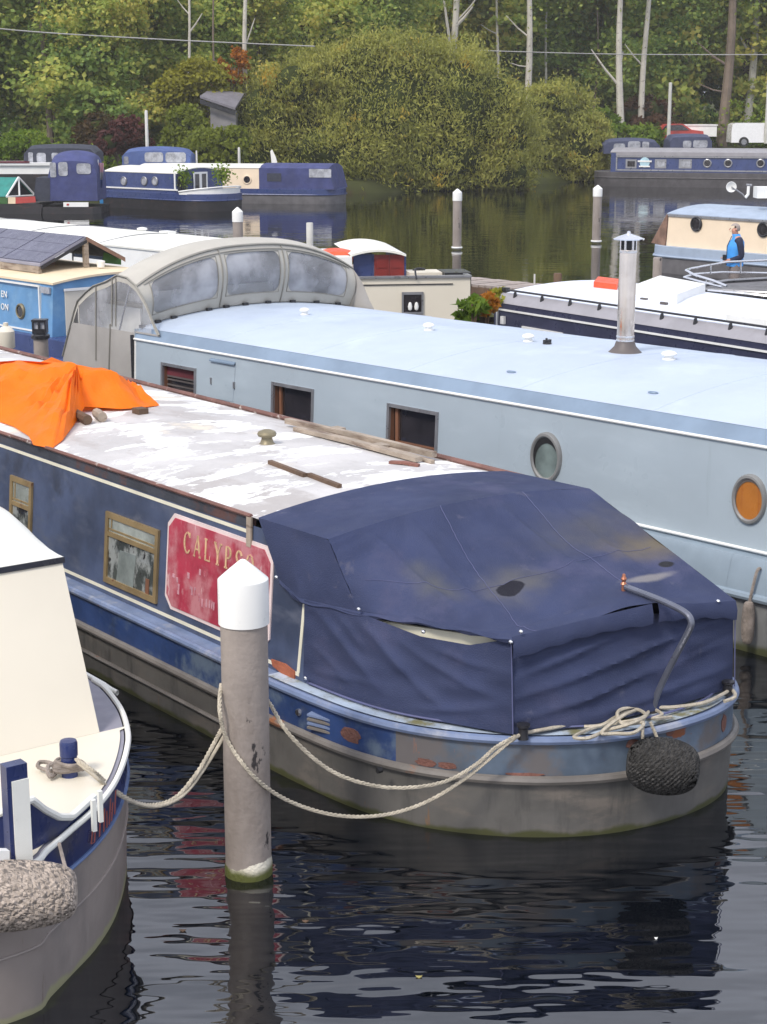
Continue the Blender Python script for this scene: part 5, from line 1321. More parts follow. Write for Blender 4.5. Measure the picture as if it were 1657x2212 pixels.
def inner_ring(t, c0, r, mat, w, dy, dz, par):
    # the deep lining of the opening, seen on its far upper side
    mb = MB(); n = 24; A = []; B = []
    for k in range(n + 1):
        a = R(-40 + 205 * k / n); wd = w * math.sin(math.pi * k / n) * r / .3
        A.append((t - .008, c0[1] + math.cos(a) * r * .8, c0[2] + math.sin(a) * r * .8)); B.append((t - .008, c0[1] + math.cos(a) * (r * .8 - wd), c0[2] + math.sin(a) * (r * .8 - wd)))
    g = part('inner_ring', ovalz(mb.grid([A, B]), c0[2]), mat, lb); g.parent = par
def porthole(px, py, wpx, glass, label=None, dcol=None):
    c0 = LF.side(px, py, lcab(1.3)); e = LF.side(px + wpx / 2, py, lcab(1.3)); r = abs(e[1] - c0[1])
    t = lcab(c0[2]) - .016
    mb = MB().lathe([(r * .80, .0), (r * .80, -.012), (r * .86, -.024), (r * .95, -.022), (r, -.004), (r, .045)], (t, c0[1], c0[2]), 36, 'x')
    o = part('porthole', ovalz(mb, c0[2]), m_port_ring, lb, label)
    g = part('pane', ovalz(MB().lathe([(0, -.003), (r * .80, -.003), (r * .80, -.001)], (t, c0[1], c0[2]), 32, 'x'), c0[2]), glass, lb); g.parent = o
    dk = MB()
    pts = []
    for k in range(17):
        a = R(100 + 170 * k / 16); pts.append((math.cos(a) * .80 * r, math.sin(a) * .80 * r))
    for k in range(17):
        a = R(270 - 170 * k / 16); pts.append((math.cos(a) * .62 * r - .10 * r, math.sin(a) * .62 * r + -.06 * r))
    pts2 = [(t - .006, c0[1] - x * -1, c0[2] + y) for x, y in pts]
    return o, c0, r, t
o, c0, r, t = porthole(1182, 988, 66, m_glass_green)
inner_ring(t, c0, r, m_dark, .075, .02, .028, o)
o, c0, r, t = porthole(1621, 1078, 74, m_wood_orange, 'porthole closed by an orange varnished disc')
inner_ring(t, c0, r, m_lead, .03, .01, .02, o)
porthole(2140, 1190, 90, m_glass_green)
# roof fittings
def lroof(x, y): q = LF.at(x, y, 1.93); q = LF.at(x, y, lrz(q[0])); return q[0], q[1], lrz(q[0])
for (x, y, r) in ((658, 680, .05), (926, 714, .055), (1141, 739, .055), (1445, 778, .065)):
    q = lroof(x, y)
    part('mushroom_vent', MB().lathe([(r * 1.0, 0), (r * 1.0, .012), (r * .75, .016), (r * .75, .04), (r * 1.15, .045), (r * 1.2, .06), (r * 1.0, .075), (r * .5, .085), (0, .087)], q, 20), m_white, lb)
q = lroof(1182, 744)
part('roof_cleat', MB().lathe([(.05, 0), (.045, .02), (0, .022)], q, 10).box(q[0] - .05, q[0] + .05, q[1] - .015, q[1] + .015, q[2] + .02, q[2] + .045).lathe([(.012, 0), (.012, .06), (0, .062)], (q[0], q[1] + .01, q[2]), 8), m_black, lb, kind='stuff')
for (x, y) in ((1105 * 0 + 1040, 0),): pass
for (x, y) in ((1410, 872), (1104, 838)):
    q = lroof(x, y if y < 860 else y)
    part('roof_ring', MB().tube([(q[0] + .03 * math.cos(a), q[1] + .05 * math.sin(a), q[2] + .006) for a in [2 * math.pi * k / 14 for k in range(14)]], .006, 5, closed=True), m_lb_band, lb)
# flue
q = lroof(1350, 762)
fl = part('flue', MB().lathe([(.088, .07), (.088, 1.02), (.084, 1.03)], q, 28), m_steel, lb)
for h in (.11, .15, 1.0): 
    g = part('flue_band', MB().lathe([(.089, h), (.093, h + .003), (.093, h + .018), (.089, h + .021)], q, 28), m_chrome, lb); g.parent = fl
g = part('flue_base', MB().lathe([(.17, .0), (.155, .012), (.11, .06), (.094, .11), (.0885, .112)], q, 28), m_lead, lb); g.parent = fl
g = part('flue_neck', MB().lathe([(.062, 1.02), (.062, 1.15), (.0, 1.151)], q, 20), m_dark, lb); g.parent = fl
for a in (0.3, 1.35, 2.4, 3.45, 4.5, 5.55):
    g = part('flue_strut', MB().box(q[0] + .074 * math.cos(a) - .008, q[0] + .074 * math.cos(a) + .008, q[1] + .074 * math.sin(a) - .008, q[1] + .074 * math.sin(a) + .008, q[2] + 1.02, q[2] + 1.15), m_chrome, lb); g.parent = fl
g = part('flue_cap', MB().lathe([(.155, 1.13), (.16, 1.14), (.10, 1.165), (.02, 1.19), (.018, 1.21), (0, 1.215)], q, 28), m_chrome, lb); g.parent = fl
# ---- stern cover
TN = LT + .22
def sp(x, y, t=TN): return Vector(LF.side(x, y, t))
TM = LT + 1.93
def mir(p): return Vector((2 * TM - p.x, p.y, p.z))
pip = [(136, 769), (147, 725), (160, 675), (168, 650), (185, 632), (202, 618), (230, 608), (254, 594), (275, 600), (293, 616), (308, 640), (318, 660), (331, 695), (345, 724)]
pipe3 = [sp(x, y) for x, y in pip]
cov = None
def arch(p, sag, n=26, pw=.5):
    q = mir(p); out = []
    for i in range(n + 1):
        k = i / n; x = 2 * k - 1
        h = (1 - abs(x) ** 2.4)
        out.append(p.lerp(q, k) + Vector((0, 0, sag * h)))
    return out
sags = {3: .12, 5: .26, 7: .40, 8: .42, 9: .42}
base_arc = [Vector((RT0 + (RT1 - RT0) * j / 26, LS1 - .02 - .0, lrz(RT0 + (RT1 - RT0) * j / 26) + .012)) for j in range(27)]
A9 = [Vector(p) for p in arch(pipe3[9], .40)]
topm = MB().grid([arch(pipe3[3], .10), arch(pipe3[4], .18), arch(pipe3[5], .25), arch(pipe3[6], .32), arch(pipe3[7], .36), arch(pipe3[8], .385), A9])
cov = part('stern_cover', topm, m_cover, lb, smooth=60)
def cp(name, mb, mat, smooth=60):
    o = part(name, mb, mat, lb, smooth=smooth); o.parent = cov; return o
# windscreen: cloth frame with three clear sheets
def scr(u, v): # u 0..1 across, v 0 bottom..1 top
    j = u * 26; k = min(25, int(j)); f = j - k
    b = base_arc[k].lerp(base_arc[k + 1], f); t_ = A9[k].lerp(A9[k + 1], f)
    p = b.lerp(t_, v); return p + Vector((0, -.10 * math.sin(math.pi * v), .03 * math.sin(math.pi * v)))
panels = [(.045, .335), (.375, .625), (.665, .955)]
V0, V1 = .16, .86
us = sorted(set([0, 1] + [a for p in panels for a in p]))
mb = MB()
def patch(u0, u1, v0, v1, n, m, fn=scr, off=(0, 0, 0)):
    return [[fn(u0 + (u1 - u0) * i / n, v0 + (v1 - v0) * j / m) + Vector(off) for i in range(n + 1)] for j in range(m + 1)]
mb.grid(patch(0, 1, 0, V0, 40, 2)); mb.grid(patch(0, 1, V1, 1, 40, 2))
for a, b in zip(us, us[1:]):
    if (a, b) not in panels: mb.grid(patch(a, b, V0, V1, 3, 8))
def corner_fill(u0, u1, v0, v1, r=.25):
    for (cu, cv, su, sv) in ((u0, v0, 1, 1), (u1, v0, -1, 1), (u0, v1, 1, -1), (u1, v1, -1, -1)):
        ru = (u1 - u0) * r * .5; rv = (v1 - v0) * r
        pts = [scr(cu, cv)] + [scr(cu + su * ru * (1 - math.cos(a)), cv + sv * rv * (1 - math.sin(a))) for a in [R(90 * k / 5) for k in range(6)]]
        mb.poly([p + Vector((0, -.002, 0)) for p in pts])
for a, b in panels: corner_fill(a, b, V0, V1)
cp('windscreen_cloth', mb, m_cover)
for a, b in panels:
    cp('clear_sheet', MB().grid(patch(a, b, V0, V1, 10, 8, off=(0, .006, 0))), m_clear)
for u in (.355, .645): cp('zip', MB().tube([scr(u, v) + Vector((0, -.008, 0)) for v in [k / 10 for k in range(11)]], .009, 5), m_pipe)
cp('drip_fold', MB().tube([p + Vector((0, -.012, -.01)) for p in A9], .016, 6), m_pipe)
cp('drip_fold', MB().tube([scr(u / 40, .90) + Vector((0, -.008, 0)) for u in range(1, 40)], .008, 5), m_pipe)
for a, b in panels:
    loop = [scr(a + (b - a) * k / 8, V0) for k in range(9)] + [scr(b, V0 + (V1 - V0) * k / 6) for k in range(1, 7)] + [scr(b - (b - a) * k / 8, V1) for k in range(1, 9)] + [scr(a, V1 - (V1 - V0) * k / 6) for k in range(1, 6)]
    cp('window_hem', MB().tube([p + Vector((0, -.006, 0)) for p in loop], .0055, 5, closed=True), m_pipe)
for u in (.0, .07, .14, .30, .38, .47, .58, .70, .82, .93):
    p = scr(u, 0)
    cp('clamp', MB().box(p.x - .035, p.x + .035, p.y - .06, p.y - .02, p.z - .012, p.z + .022), m_black)
# near side panel with its window
bot = [sp(136, 769), sp(208, 779), sp(277, 800, TN)]
def pipe_at(s): 
    for a, b in zip(pipe3, pipe3[1:]):
        if (a.y - s) * (b.y - s) <= 0 and abs(a.y - b.y) > 1e-6: return a.lerp(b, (s - a.y) / (b.y - a.y)).z
    return pipe3[0].z
s_l = pipe3[3].y; s_r = LS1 + .03
zlow = sp(200, 779).z; zw = sp(220, 707).z; 
sa = sp(160, 675).y
# lower cloth, upper clear sheet following the piping line
def colz(s, z): return Vector((TN, s, z))
S_list = [pipe3[0].y + (s_r - pipe3[0].y) * k / 24 for k in range(25)]
lowc = MB().grid([[colz(s, zlow - .25), colz(s, min(zw, max(zlow, pipe_at(s) - .02)))] for s in S_list])
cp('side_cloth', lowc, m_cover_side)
s_end = pipe3[-1].y
S_up = [sp(168, 700).y + (sp(326, 700).y - sp(168, 700).y) * k / 24 for k in range(25)]
cp('clear_sheet', MB().grid([[colz(s, zw) + Vector((.004, 0, 0)), colz(s, max(zw, pipe_at(s) - .05)) + Vector((.004, 0, 0))] for s in S_up]), m_clear)
# cloth margin between sheet and piping
S_all = [pipe3[0].y + (s_end - pipe3[0].y) * k / 60 for k in range(61)]
cp('side_margin', MB().grid([[colz(s, max(zw - .0, pipe_at(s) - .075)), colz(s, max(zw, pipe_at(s) - .0))] for s in S_all]), m_cover)
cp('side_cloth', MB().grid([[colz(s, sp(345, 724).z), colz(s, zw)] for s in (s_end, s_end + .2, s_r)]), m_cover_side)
cp('side_margin', MB().grid([[colz(pipe3[3].y - .0, zw), colz(sp(172, 700).y, zw)], [colz(pipe3[3].y, pipe3[3].z), colz(sp(172, 700).y, pipe_at(sp(172, 700).y))]]), m_cover)
for x in (208, 243, 251): 
    p = sp(x, 778 if x < 240 else 705); t_ = sp(x, 618 if x < 240 else 600)
    cp('zip', MB().tube([p + Vector((-.008, 0, 0)), t_ + Vector((-.008, 0, 0))], .009, 5), m_pipe)
cp('zip', MB().tube([sp(239, 700) + Vector((-.008, 0, 0)), sp(236, 800) + Vector((-.008, 0, 0))], .009, 5), m_pipe)
cp('piping', MB().tube([p + Vector((-.006, 0, 0)) for p in pipe3], .012, 6), m_pipe)
# rear closing cloth and far side
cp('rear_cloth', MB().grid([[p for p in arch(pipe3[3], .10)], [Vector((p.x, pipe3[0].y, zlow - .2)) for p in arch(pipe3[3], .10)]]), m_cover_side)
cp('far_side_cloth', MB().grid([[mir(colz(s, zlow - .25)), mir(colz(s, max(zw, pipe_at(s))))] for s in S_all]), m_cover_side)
# inside the cover: a pale seat back, a wheel post and the cabin doors
cp('white_lining', MB().box(TM - 1.1, TM + 1.2, LS1 + 1.0, LS1 + 1.04, 1.5, 2.12), m_white)
cp('white_lining', MB().box(TN + .35, TN + .38, LS1 + .4, LS1 + 1.3, 1.35, 2.0), m_white)
cp('seat_back', MB().box(TN + .5, TN + .62, LS1 + .5, LS1 + 1.3, .9, zw + .25), m_cream)
cp('helm_console', MB().box(TN + .9, TN + 1.6, LS1 + .06, LS1 + .35, .85, 1.75), m_hull_mid)
cp('cover_hoop', MB().tube([Vector((p.x, p.y, p.z - .03)) for p in arch(pipe3[7] + Vector((.04, 0, -.03)), .34)], .012, 6), m_chrome)
cp('cover_hoop', MB().tube([mir(sp(236, 700)) + Vector((-.06, 0, -.9)), mir(pipe3[8]) + Vector((-.06, 0, -.05))], .012, 6), m_chrome)
cp('cover_hoop', MB().tube([sp(236, 780) + Vector((.05, 0, 0)), pipe3[8] + Vector((.05, 0, -.05))], .012, 6), m_chrome)
cp('inner_cloth', MB().box(TM - .5, TM + .3, pipe3[3].y - .5, pipe3[3].y - .4, 1.2, 1.9), m_window_pale)
# hanging fender on the hull side at the right
q = Vector(LF.side(1616, 1345, LT - .07))
solo('slim_rope_fender', blob(LF.w(*q), (0, 0, 1), .05, .36, 26, 14, .4, .006), m_rope_dirty, WORLD, tuple(LF.w(*q)), 'slim knotted brown rope fender hanging on the pale blue boat', 'fender', smooth=80)
a = Vector(LF.side(1634, 1238, LT - .03)); b = Vector(LF.side(1618, 1305, LT - .06))
solo('fender_rope', MB().tube(spline([LF.w(*(a + Vector((.05, 0, .03)))), LF.w(*a), LF.w(*b)], 6), .014, 6), m_rope_dirty, WORLD, tuple(LF.w(*a)), 'short dark rope holding the slim fender on the pale blue boat', 'rope')

# ================================================================= THE PALE BOAT CUT BY THE LEFT EDGE
PF = Frame(37.0)
q0 = PF.ts(W(258, 1881, 0)); q1 = PF.ts(W(131, 2132, 0)); q2 = PF.ts(W(75, 2199, 0))
def pg(x, y, z): return PF.at(x, y, z)
pts_wl = [pg(x, y, 0) for x, y in ((60, 2212), (75, 2199), (131, 2132), (209, 1990), (240, 1925), (258, 1860))]
GZ = .82
pts_g = [pg(x, y, GZ) for x, y in ((58, 1868), (100, 1835), (150, 1792), (200, 1748), (240, 1698), (262, 1650), (273, 1605), (272, 1575), (262, 1540), (245, 1512), (222, 1485), (198, 1470))]
last = pts_g[-1]; tR = last[0]
gun = [(pts_g[0][0] - 1.35, pts_g[0][1] + .85), (pts_g[0][0] - .95, pts_g[0][1] + .30), (pts_g[0][0] - .45, pts_g[0][1] + .03)] + [(p[0], p[1]) for p in pts_g] + [(tR + .02, last[1] + 1.0), (tR + .02, last[1] + 14)]
gun_s = [(p.x, p.y) for p in spline([(a, b, 0) for a, b in gun], 4)]
cx = tR - 1.1; cy = last[1] + 1.0
def shrink(out, k, d=0):
    res = []
    for x, y in out:
        v = Vector((x - cx, min(0, y - cy))); L = v.length or 1
        f = (L - k) / L
        res.append((cx + v.x * f, (y if y > cy else cy + v.y * f)))
    return res
pb = empty('narrowboat', PF, (cx, cy, 0), 'cream topped boat with a navy stern and white rails cut by the left edge', 'boat')
part('hull', MB().grid([[(x, y, z) for x, y in shrink(gun_s, k)] for z, k in ((-.35, .16), (0, .035), (.05, .035), (.40, .02), (.60, .006))]), m_bl_hull, pb, smooth=60)
part('name_band', MB().grid([[(x, y, z) for x, y in shrink(gun_s, k)] for z, k in ((.60, .006), (0.815, .0))]), m_bl_navy, pb, smooth=60)
part('blue_line', MB().tube([(x, y, .605) for x, y in shrink(gun_s, .0)], .012, 6), M('mid_blue_line', (.10, .16, .32), .4), pb)
part('weld_line', MB().tube([(x, y, .36) for x, y in shrink(gun_s, .018)], .008, 6), m_bl_hull, pb)
part('white_strake', MB().tube([(x, y, 0.820) for x, y in shrink(gun_s, -.012)], .017, 8), m_white_worn, pb)
sE_ = PF.at(215, 1580, 0.830)[1]
part('deck', MB().poly([(x, y, 0.815) for x, y in shrink(gun_s, .02)]), m_deck_lav, pb)
part('cream_stern_deck', MB().poly([(x, y, 0.824) for x, y in [p for p in shrink(gun_s, .05)] if y < sE_ and x > cx - 1.3] + [(PF.at(262, 1560, .82)[0] + .02, sE_, 0.824), (cx - 1.3, sE_ + .02, 0.824)]), m_cream, pb)
# cabin end wall (cream) and roof
a = PF.at(215, 1580, 0.830); sE = a[1]
SLP = .50
tl = PF.end(135, 1215, sE + SLP); tr = PF.end(215, 1580, sE)
zt = tl[2]
topL = Vector((tr[0] - 1.9, sE, 0.830)); 
slant = tr[0] - tl[0]
part('cabin_end', MB().poly([(tr[0], sE, 0.825), (tl[0], sE + SLP, zt), (tl[0] - 1.75 + slant, sE + SLP, zt), (tr[0] - 2.05, sE, 0.825)]), m_cream, pb)
part('cabin_side', MB().poly([(tr[0], sE, 0.825), (tl[0], sE + SLP, zt), (tl[0], sE + 12, zt), (tr[0], sE + 12, 0.825)]), m_cream, pb)
part('black_trim', MB().slab([(tl[0] + .01, sE + SLP - .012, zt), (tl[0] + .01, sE + SLP - .012, zt + .035), (tl[0] - 1.8, sE + SLP - .012, zt + .035), (tl[0] - 1.8, sE + SLP - .012, zt)], (0, .03, 0)), m_black_sheen, pb)
W2 = 1.75
def rprof(k): return (1 - abs(2 * k - 1) ** 5)
pr = PF.end(0, 1090, sE)
rows = []
for i in range(10):
    s = sE + SLP + .42 + 12 * i / 9
    rows.append([(tl[0] + .006 - W2 * k, s, zt + .036 + .36 * rprof(k) + .0) for k in [j / 20 for j in range(21)]])
part('roof', MB().grid(rows), m_cream_white, pb, smooth=50)
front = []
for q_ in range(7):
    v_ = q_ / 6
    front.append([(tl[0] + .006 - W2 * k, sE + SLP - .005 + .425 * v_, zt + .036 + .36 * rprof(k) * math.sin(v_ * math.pi / 2)) for k in [j / 20 for j in range(21)]])
part('roof_front', MB().grid(front), m_cream_white, pb, smooth=60)
# raised navy bulwark round the stern with its white cap
bw = [PF.at(x, y, 0.820) for x, y in ((-70, 1872), (10, 1868), (58, 1864), (100, 1832), (150, 1788), (200, 1742))]
bwt = [PF.at(x, y, 1.020) for x, y in ((-70, 1775), (0, 1768), (40, 1745), (75, 1728))]
def up(px, py, base):                      # height reached over a base point
    b = PF.w(*base[:2], 0); r = ray(px, py); k = b.y / r.y; return CAM_H + r.z * k
foot = spline([(p[0], p[1], 0.820) for p in bw], 6)
foot2 = [(x, y) for x, y, z in foot]
def py_at(x):   # upper edge seen in the picture
    return np.interp(x, [-70, 0, 45, 72, 100, 130, 165, 205, 230], [1745, 1762, 1742, 1728, 1752, 1768, 1768, 1760, 1755])
ft = PF.w
rowsb = []
bul = [PF.at(x, y, 0.820) for x, y in ((-70, 1850), (-20, 1850), (40, 1846), (75, 1836), (105, 1818), (135, 1800), (165, 1775), (190, 1752), (204, 1740))]
bul = spline([Vector(p) for p in bul], 5)
low = []; hi = []
for p in bul:
    w_ = PF.w(p.x, p.y, 0.820)
    d_ = Vector((w_.x, w_.y * CP - (w_.z - CAM_H) * SP, w_.y * SP + (w_.z - CAM_H) * CP)); px_ = CX + FPX * d_.x / d_.y
    z = up(px_, py_at(px_), (p.x, p.y)); low.append(p); hi.append(Vector((p.x, p.y, min(1.080, max(0.860, z)))))
part('bulwark', MB().grid([low, hi, [p + Vector((-.02, .03, 0)) for p in hi], [p + Vector((-.02, .03, 0)) for p in low]]), m_bl_navy, pb, smooth=50)
part('bulwark_cap', MB().tube([p + Vector((0, 0, .008)) for p in hi], .020, 8), m_white_worn, pb)
# stanchions
w0 = PF.at(44, 1880, .80)
wst = PF.w(w0[0], w0[1], 0); zs = zat(42, 1647, wst.y)
part('stanchion', MB().box(w0[0] - .062, w0[0] + .045, w0[1] - .04, w0[1] + .03, .70, zs), m_bl_navy, pb)
part('stanchion_face', MB().box(w0[0] - .040, w0[0] + .046, w0[1] - .050, w0[1] - .041, .69, zs - .075), m_white_worn, pb)
for (x, y) in ((204, 1795), (218, 1775)):
    q = PF.at(x, y, 0.820)
    part('white_post', MB().box(q[0] - .011, q[0] + .011, q[1] - .011, q[1] + .011, 0.820, 0.990), m_white_worn, pb)
part('white_end_bar', MB().slab([PF.end(-40, 1838, w0[1] - .06), PF.end(21, 1838, w0[1] - .06), PF.end(21, 1860, w0[1] - .06), PF.end(-40, 1860, w0[1] - .06)], (0, .04, 0)), m_white, pb)
# bollard
q = PF.at(150, 1655, 0.880)
part('bollard', MB().lathe([(.045, -.06), (.045, .06), (.05, .065), (.05, .135), (.044, .15), (0, .152)], q, 20), m_bl_navy, pb)
# name lettering along the band (italic capital and stems)
def on_band(x, y):
    q = PF.at(x, y, .70); best = min(gun_s, key=lambda c: (c[0] - q[0]) ** 2 + (c[1] - q[1]) ** 2); return best
def on_band_px(x):
    best = None
    for c in gun_s:
        if c[1] > last[1] : continue
        w_ = PF.w(c[0], c[1], .70); f = w_.y * CP - (w_.z - CAM_H) * SP; px_ = CX + FPX * w_.x / f
        if best is None or abs(px_ - x) < best[0]: best = (abs(px_ - x), c)
    return best[1]
dn = [on_band_px(x) for x in (192, 206, 220, 234, 246)]
def stroke(x0, z0, x1, z1, wd=.014):
    A = on_band_px2(x0); B = on_band_px2(x1)
    tn = (Vector(B) - Vector(A)); tn = Vector((0, 1)) if tn.length < 1e-6 else tn
    n = Vector((.9, -.45)).normalized() * .012
    a = Vector((A[0] + n.x, A[1] + n.y, z0)); b = Vector((B[0] + n.x, B[1] + n.y, z1))
    d = (b - a).normalized(); e = Vector((A2t.x, A2t.y, 0)) * wd
    part('letter_stroke', MB().slab([a - e, a + e, b + e, b - e], (-n.x * .3, -n.y * .3, 0)), m_red_letters, pb)
def on_band_px2(x):
    pr_ = []
    for c in gun_s:
        if c[1] > 8.35 or c[0] < 3.2: continue
        w_ = PF.w(c[0], c[1], .70); f = w_.y * CP - (w_.z - CAM_H) * SP; pr_.append((CX + FPX * w_.x / f, c))
    pr_.sort(key=lambda k: k[0])
    for (xa, ca), (xb, cb) in zip(pr_, pr_[1:]):
        if xa <= x <= xb: k = (x - xa) / max(1e-6, xb - xa); return (ca[0] + (cb[0] - ca[0]) * k, ca[1] + (cb[1] - ca[1]) * k)
    return pr_[0][1]
A2t = (Vector(on_band_px2(230)) - Vector(on_band_px2(200))).normalized()
for (x0, z0, x1, z1) in ((192, 0.65, 199, 0.76), (199, 0.76, 204, 0.76), (192, 0.65, 199, 0.64), (199, 0.64, 201, 0.69), (210, 0.64, 214, 0.77), (219, 0.64, 223, 0.76), (226, 0.64, 227, 0.73), (231, 0.64, 236, 0.77), (236, 0.64, 240, 0.73), (243, 0.65, 247, 0.77)):
    stroke(x0, z0, x1, z1, .006)
# big pale fender across the bow and its line
c = WY(62, 1935, PF.w(*PF.at(60, 1990, .30)).y - .17)
c = W(60, 1935, .36); c = WY(-22, 1937, W(60, 1868, 0.820).y - .20)
solo('rope_fender', blob(c, (1, .12, .0), .165, 0.820, 46, 30, .42, .006), m_fender_pale, WORLD, tuple(c), 'thick pale knitted rope fender lying across the stern of the cream boat', 'fender', smooth=80)
a = W(150, 1790, 0.820)
solo('fender_line', MB().tube(spline([WY(128, 1822, c.y + .12), WY(135, 1850, c.y + .02), WY(143, 1880, c.y - .06)], 6), .009, 5), m_rope_dirty, WORLD, tuple(a), 'thin dirty line holding the thick pale fender', 'rope')
# rope turns on the bollard
P = []
bq = PF.w(*PF.at(150, 1655, 0.880))
for i in range(60):
    a = i * .42; r_ = .058 + .012 * math.sin(i * .9); P.append(Vector((bq.x + math.cos(a) * r_ * 1.2, bq.y + math.sin(a) * r_, 0.860 + .05 * (i / 60))))
P += [bq + Vector((.05, -.05, .02)), W(178, 1650, 0.900), W(170, 1663, 0.860), W(130, 1668, 0.850), W(95, 1662, 0.850), W(82, 1655, 0.860), W(88, 1646, 0.870), W(112, 1650, 0.880), W(120, 1668, 0.850), W(108, 1678, 0.850), W(104, 1655, 0.890), W(150, 1640, 0.910), W(165, 1640, 0.920)]
solo('mooring_rope', MB().tube(spline(P, 3), .0125, 6), m_rope_dirty, WORLD, tuple(P[0]), 'dirty rope wound round the short navy bollard of the pale boat', 'rope')

# ================================================================= BOATS BEHIND
def bboat(name, label, fr, t0, t1, s0, s1, z, mats, deck=.62, taper=(0, 0), cabin=None, camber=.1, cabin_inset=.12):
    """t0..t1 across, s0..s1 along (s0 the end near the camera's right). z = (gunwale, roof edge).
       taper: how far each end narrows. mats: hull, band, side, roof"""
    th = empty(name, fr, ((t0 + t1) / 2, s0, 0), label, 'boat')
    tm = (t0 + t1) / 2; hw = (t1 - t0) / 2
    def plan(d=0):
        L = []
        n = 9
        def endc(s, sg, tp):
            out = []
            for i in range(n + 1):
                a = math.pi * i / n
                if tp > 0: u = math.cos(a); v = math.sin(a) ** .8; out.append((u * (hw - d), v * (tp - d)))
                else:
                    out = [(hw - d, -d), (-(hw - d), -d)]; break
            return out
        e0 = endc(s0, -1, taper[0]); e1 = endc(s1, 1, taper[1])
        for u, v in e0: L.append((tm + u, s0 + taper[0] - v))
        for u, v in e1[::-1]: L.append((tm + u, s1 - taper[1] + v))
        return L
    zg, zr = z
    def ring(d, zz): return [(x, y, zz) for x, y in plan(d)]
    part('hull', MB().grid([ring(.08, -.3), ring(.02, .0), ring(0, zg * .62)], close=True), mats[0], th)
    part('upper_band', MB().grid([ring(0, zg * .62), ring(.0, zg), ring(.03, zg + .01)], close=True).poly(ring(.03, zg + .01)), mats[1], th)
    part('strake', MB().tube(ring(-.02, zg * .63), .03, 6, closed=True), mats[1], th)
    if cabin:
        c0, c1 = cabin; a0, a1 = t0 + cabin_inset, t1 - cabin_inset; b0, b1 = a0 + .06, a1 - .06
        part('cabin_side', MB().poly([(a0, c0, zg), (a0, c1, zg), (b0, c1, zr), (b0, c0, zr)]), mats[2], th)
        part('cabin_side', MB().poly([(a1, c0, zg), (a1, c1, zg), (b1, c1, zr), (b1, c0, zr)]), mats[2], th)
        rr = [(b0 - .03 + (b1 - b0 + .06) * j / 12, zr + camber * (1 - (j / 6 - 1) ** 2)) for j in range(13)]
        for c in (c0, c1):
            part('cabin_end', MB().poly([(a0, c, zg)] + [(b0, c, zr)] + [(x, c, h - .01) for x, h in rr[1:-1]] + [(b1, c, zr), (a1, c, zg)]), mats[4] if len(mats) > 4 and c == c0 else mats[2], th)
        part('roof', MB().grid([[(x, s, h) for x, h in rr] for s in (c0 - .04, (c0 * 2 + c1) / 3, (c0 + 2 * c1) / 3, c1 + .04)]).grid([[(b0 - .03, s, zr) for s in (c0 - .04, c1 + .04)], [(b0 - .03, s, zr - .035) for s in (c0 - .04, c1 + .04)]]).grid([[(x, c0 - .04, h) for x, h in rr], [(x, c0 - .04, h - .035) for x, h in rr]]), mats[3], th)
    return th
def rect_on(par, name, t, s0, s1, z0, z1, mat, th=.012, lean=0.0, label=None):
    o = part(name, MB().slab([(t - th, s0, z0), (t - th, s1, z0), (t - th + lean, s1, z1), (t - th + lean, s0, z1)], (th * 1.2, 0, 0)), mat, par, label); return o
def rect_end(par, name, s, t0, t1, z0, z1, mat, th=.012):
    return part(name, MB().slab([(t0, s - th, z0), (t1, s - th, z0), (t1, s - th, z1), (t0, s - th, z1)], (0, th * 1.2, 0)), mat, par)
def framed(par, t, s0, s1, z0, z1, fmat, gmat, fw=.05, name='window'):
    f = MB()
    for (a, b, c, d) in ((s0, s1, z1 - fw, z1), (s0, s1, z0, z0 + fw), (s0, s0 + fw, z0 + fw, z1 - fw), (s1 - fw, s1, z0 + fw, z1 - fw)): f.box(t - .02, t + .005, a, b, c, d)
    w = part(name, f, fmat, par)
    g = part('pane', MB().box(t - .01, t + .004, s0 + fw, s1 - fw, z0 + fw, z1 - fw), gmat, par); g.parent = w
    return w
def round_port(par, t, s, z, r, fmat=m_brass, gmat=m_glass):
    w = part('porthole', MB().lathe([(r * .72, .01), (r * .72, -.03), (r * .85, -.04), (r, -.02), (r, .012)], (t, s, z), 20, 'x'), fmat, par)
    g = part('pane', MB().lathe([(0, -.02), (r * .73, -.02), (r * .73, .0)], (t, s, z), 20, 'x'), gmat, par); g.parent = w
    return w

# --- the long white roof seen behind the solar shelter
F2 = Frame(42.2)
n0 = F2.at(275, 533, 1.70); f0 = F2.at(331, 498, 1.74); e0 = F2.at(560, 560, 1.70)
tB0, tB1 = n0[0] - .12, f0[0] + .12
sB0 = F2.at(600, 525, 1.8)[1]
b = bboat('wide_boat', 'boat with a long plain white roof lying behind the solar panel shelter', F2, tB0, tB1, sB0 - 1.0, sB0 + 21, (.72, 1.70), (m_hull_mid, m_frame_white, m_white, m_cream_white), cabin=(sB0, sB0 + 20), taper=(.9, .9), camber=.13)
for px, py in ((362, 503),):
    q = F2.at(px, py, 1.82)
    part('roof_vent', MB().box(q[0] - .1, q[0] + .1, q[1] - .16, q[1] + .16, 1.77, 1.86), m_white, b)
q = F2.at(367, 500, 1.82)
part('mushroom_vent', MB().lathe([(.1, 0), (.08, .05), (.12, .07), (.1, .1), (0, .12)], (q[0] - .3, q[1] + .6, 1.78), 14), m_white, b)
tn = tB0 + .12
for k in range(4):
    s = sB0 + 1.0 + 1.9 * k
    framed(b, tn + .05, s + 2.2, s + 3.4, 1.15, 1.5, m_black, m_glass, .05)
part('dark_window_band', MB().box(tn + .0, tn + .03, sB0 + 4.2, sB0 + 8.0, 1.53, 1.63), m_black, b)
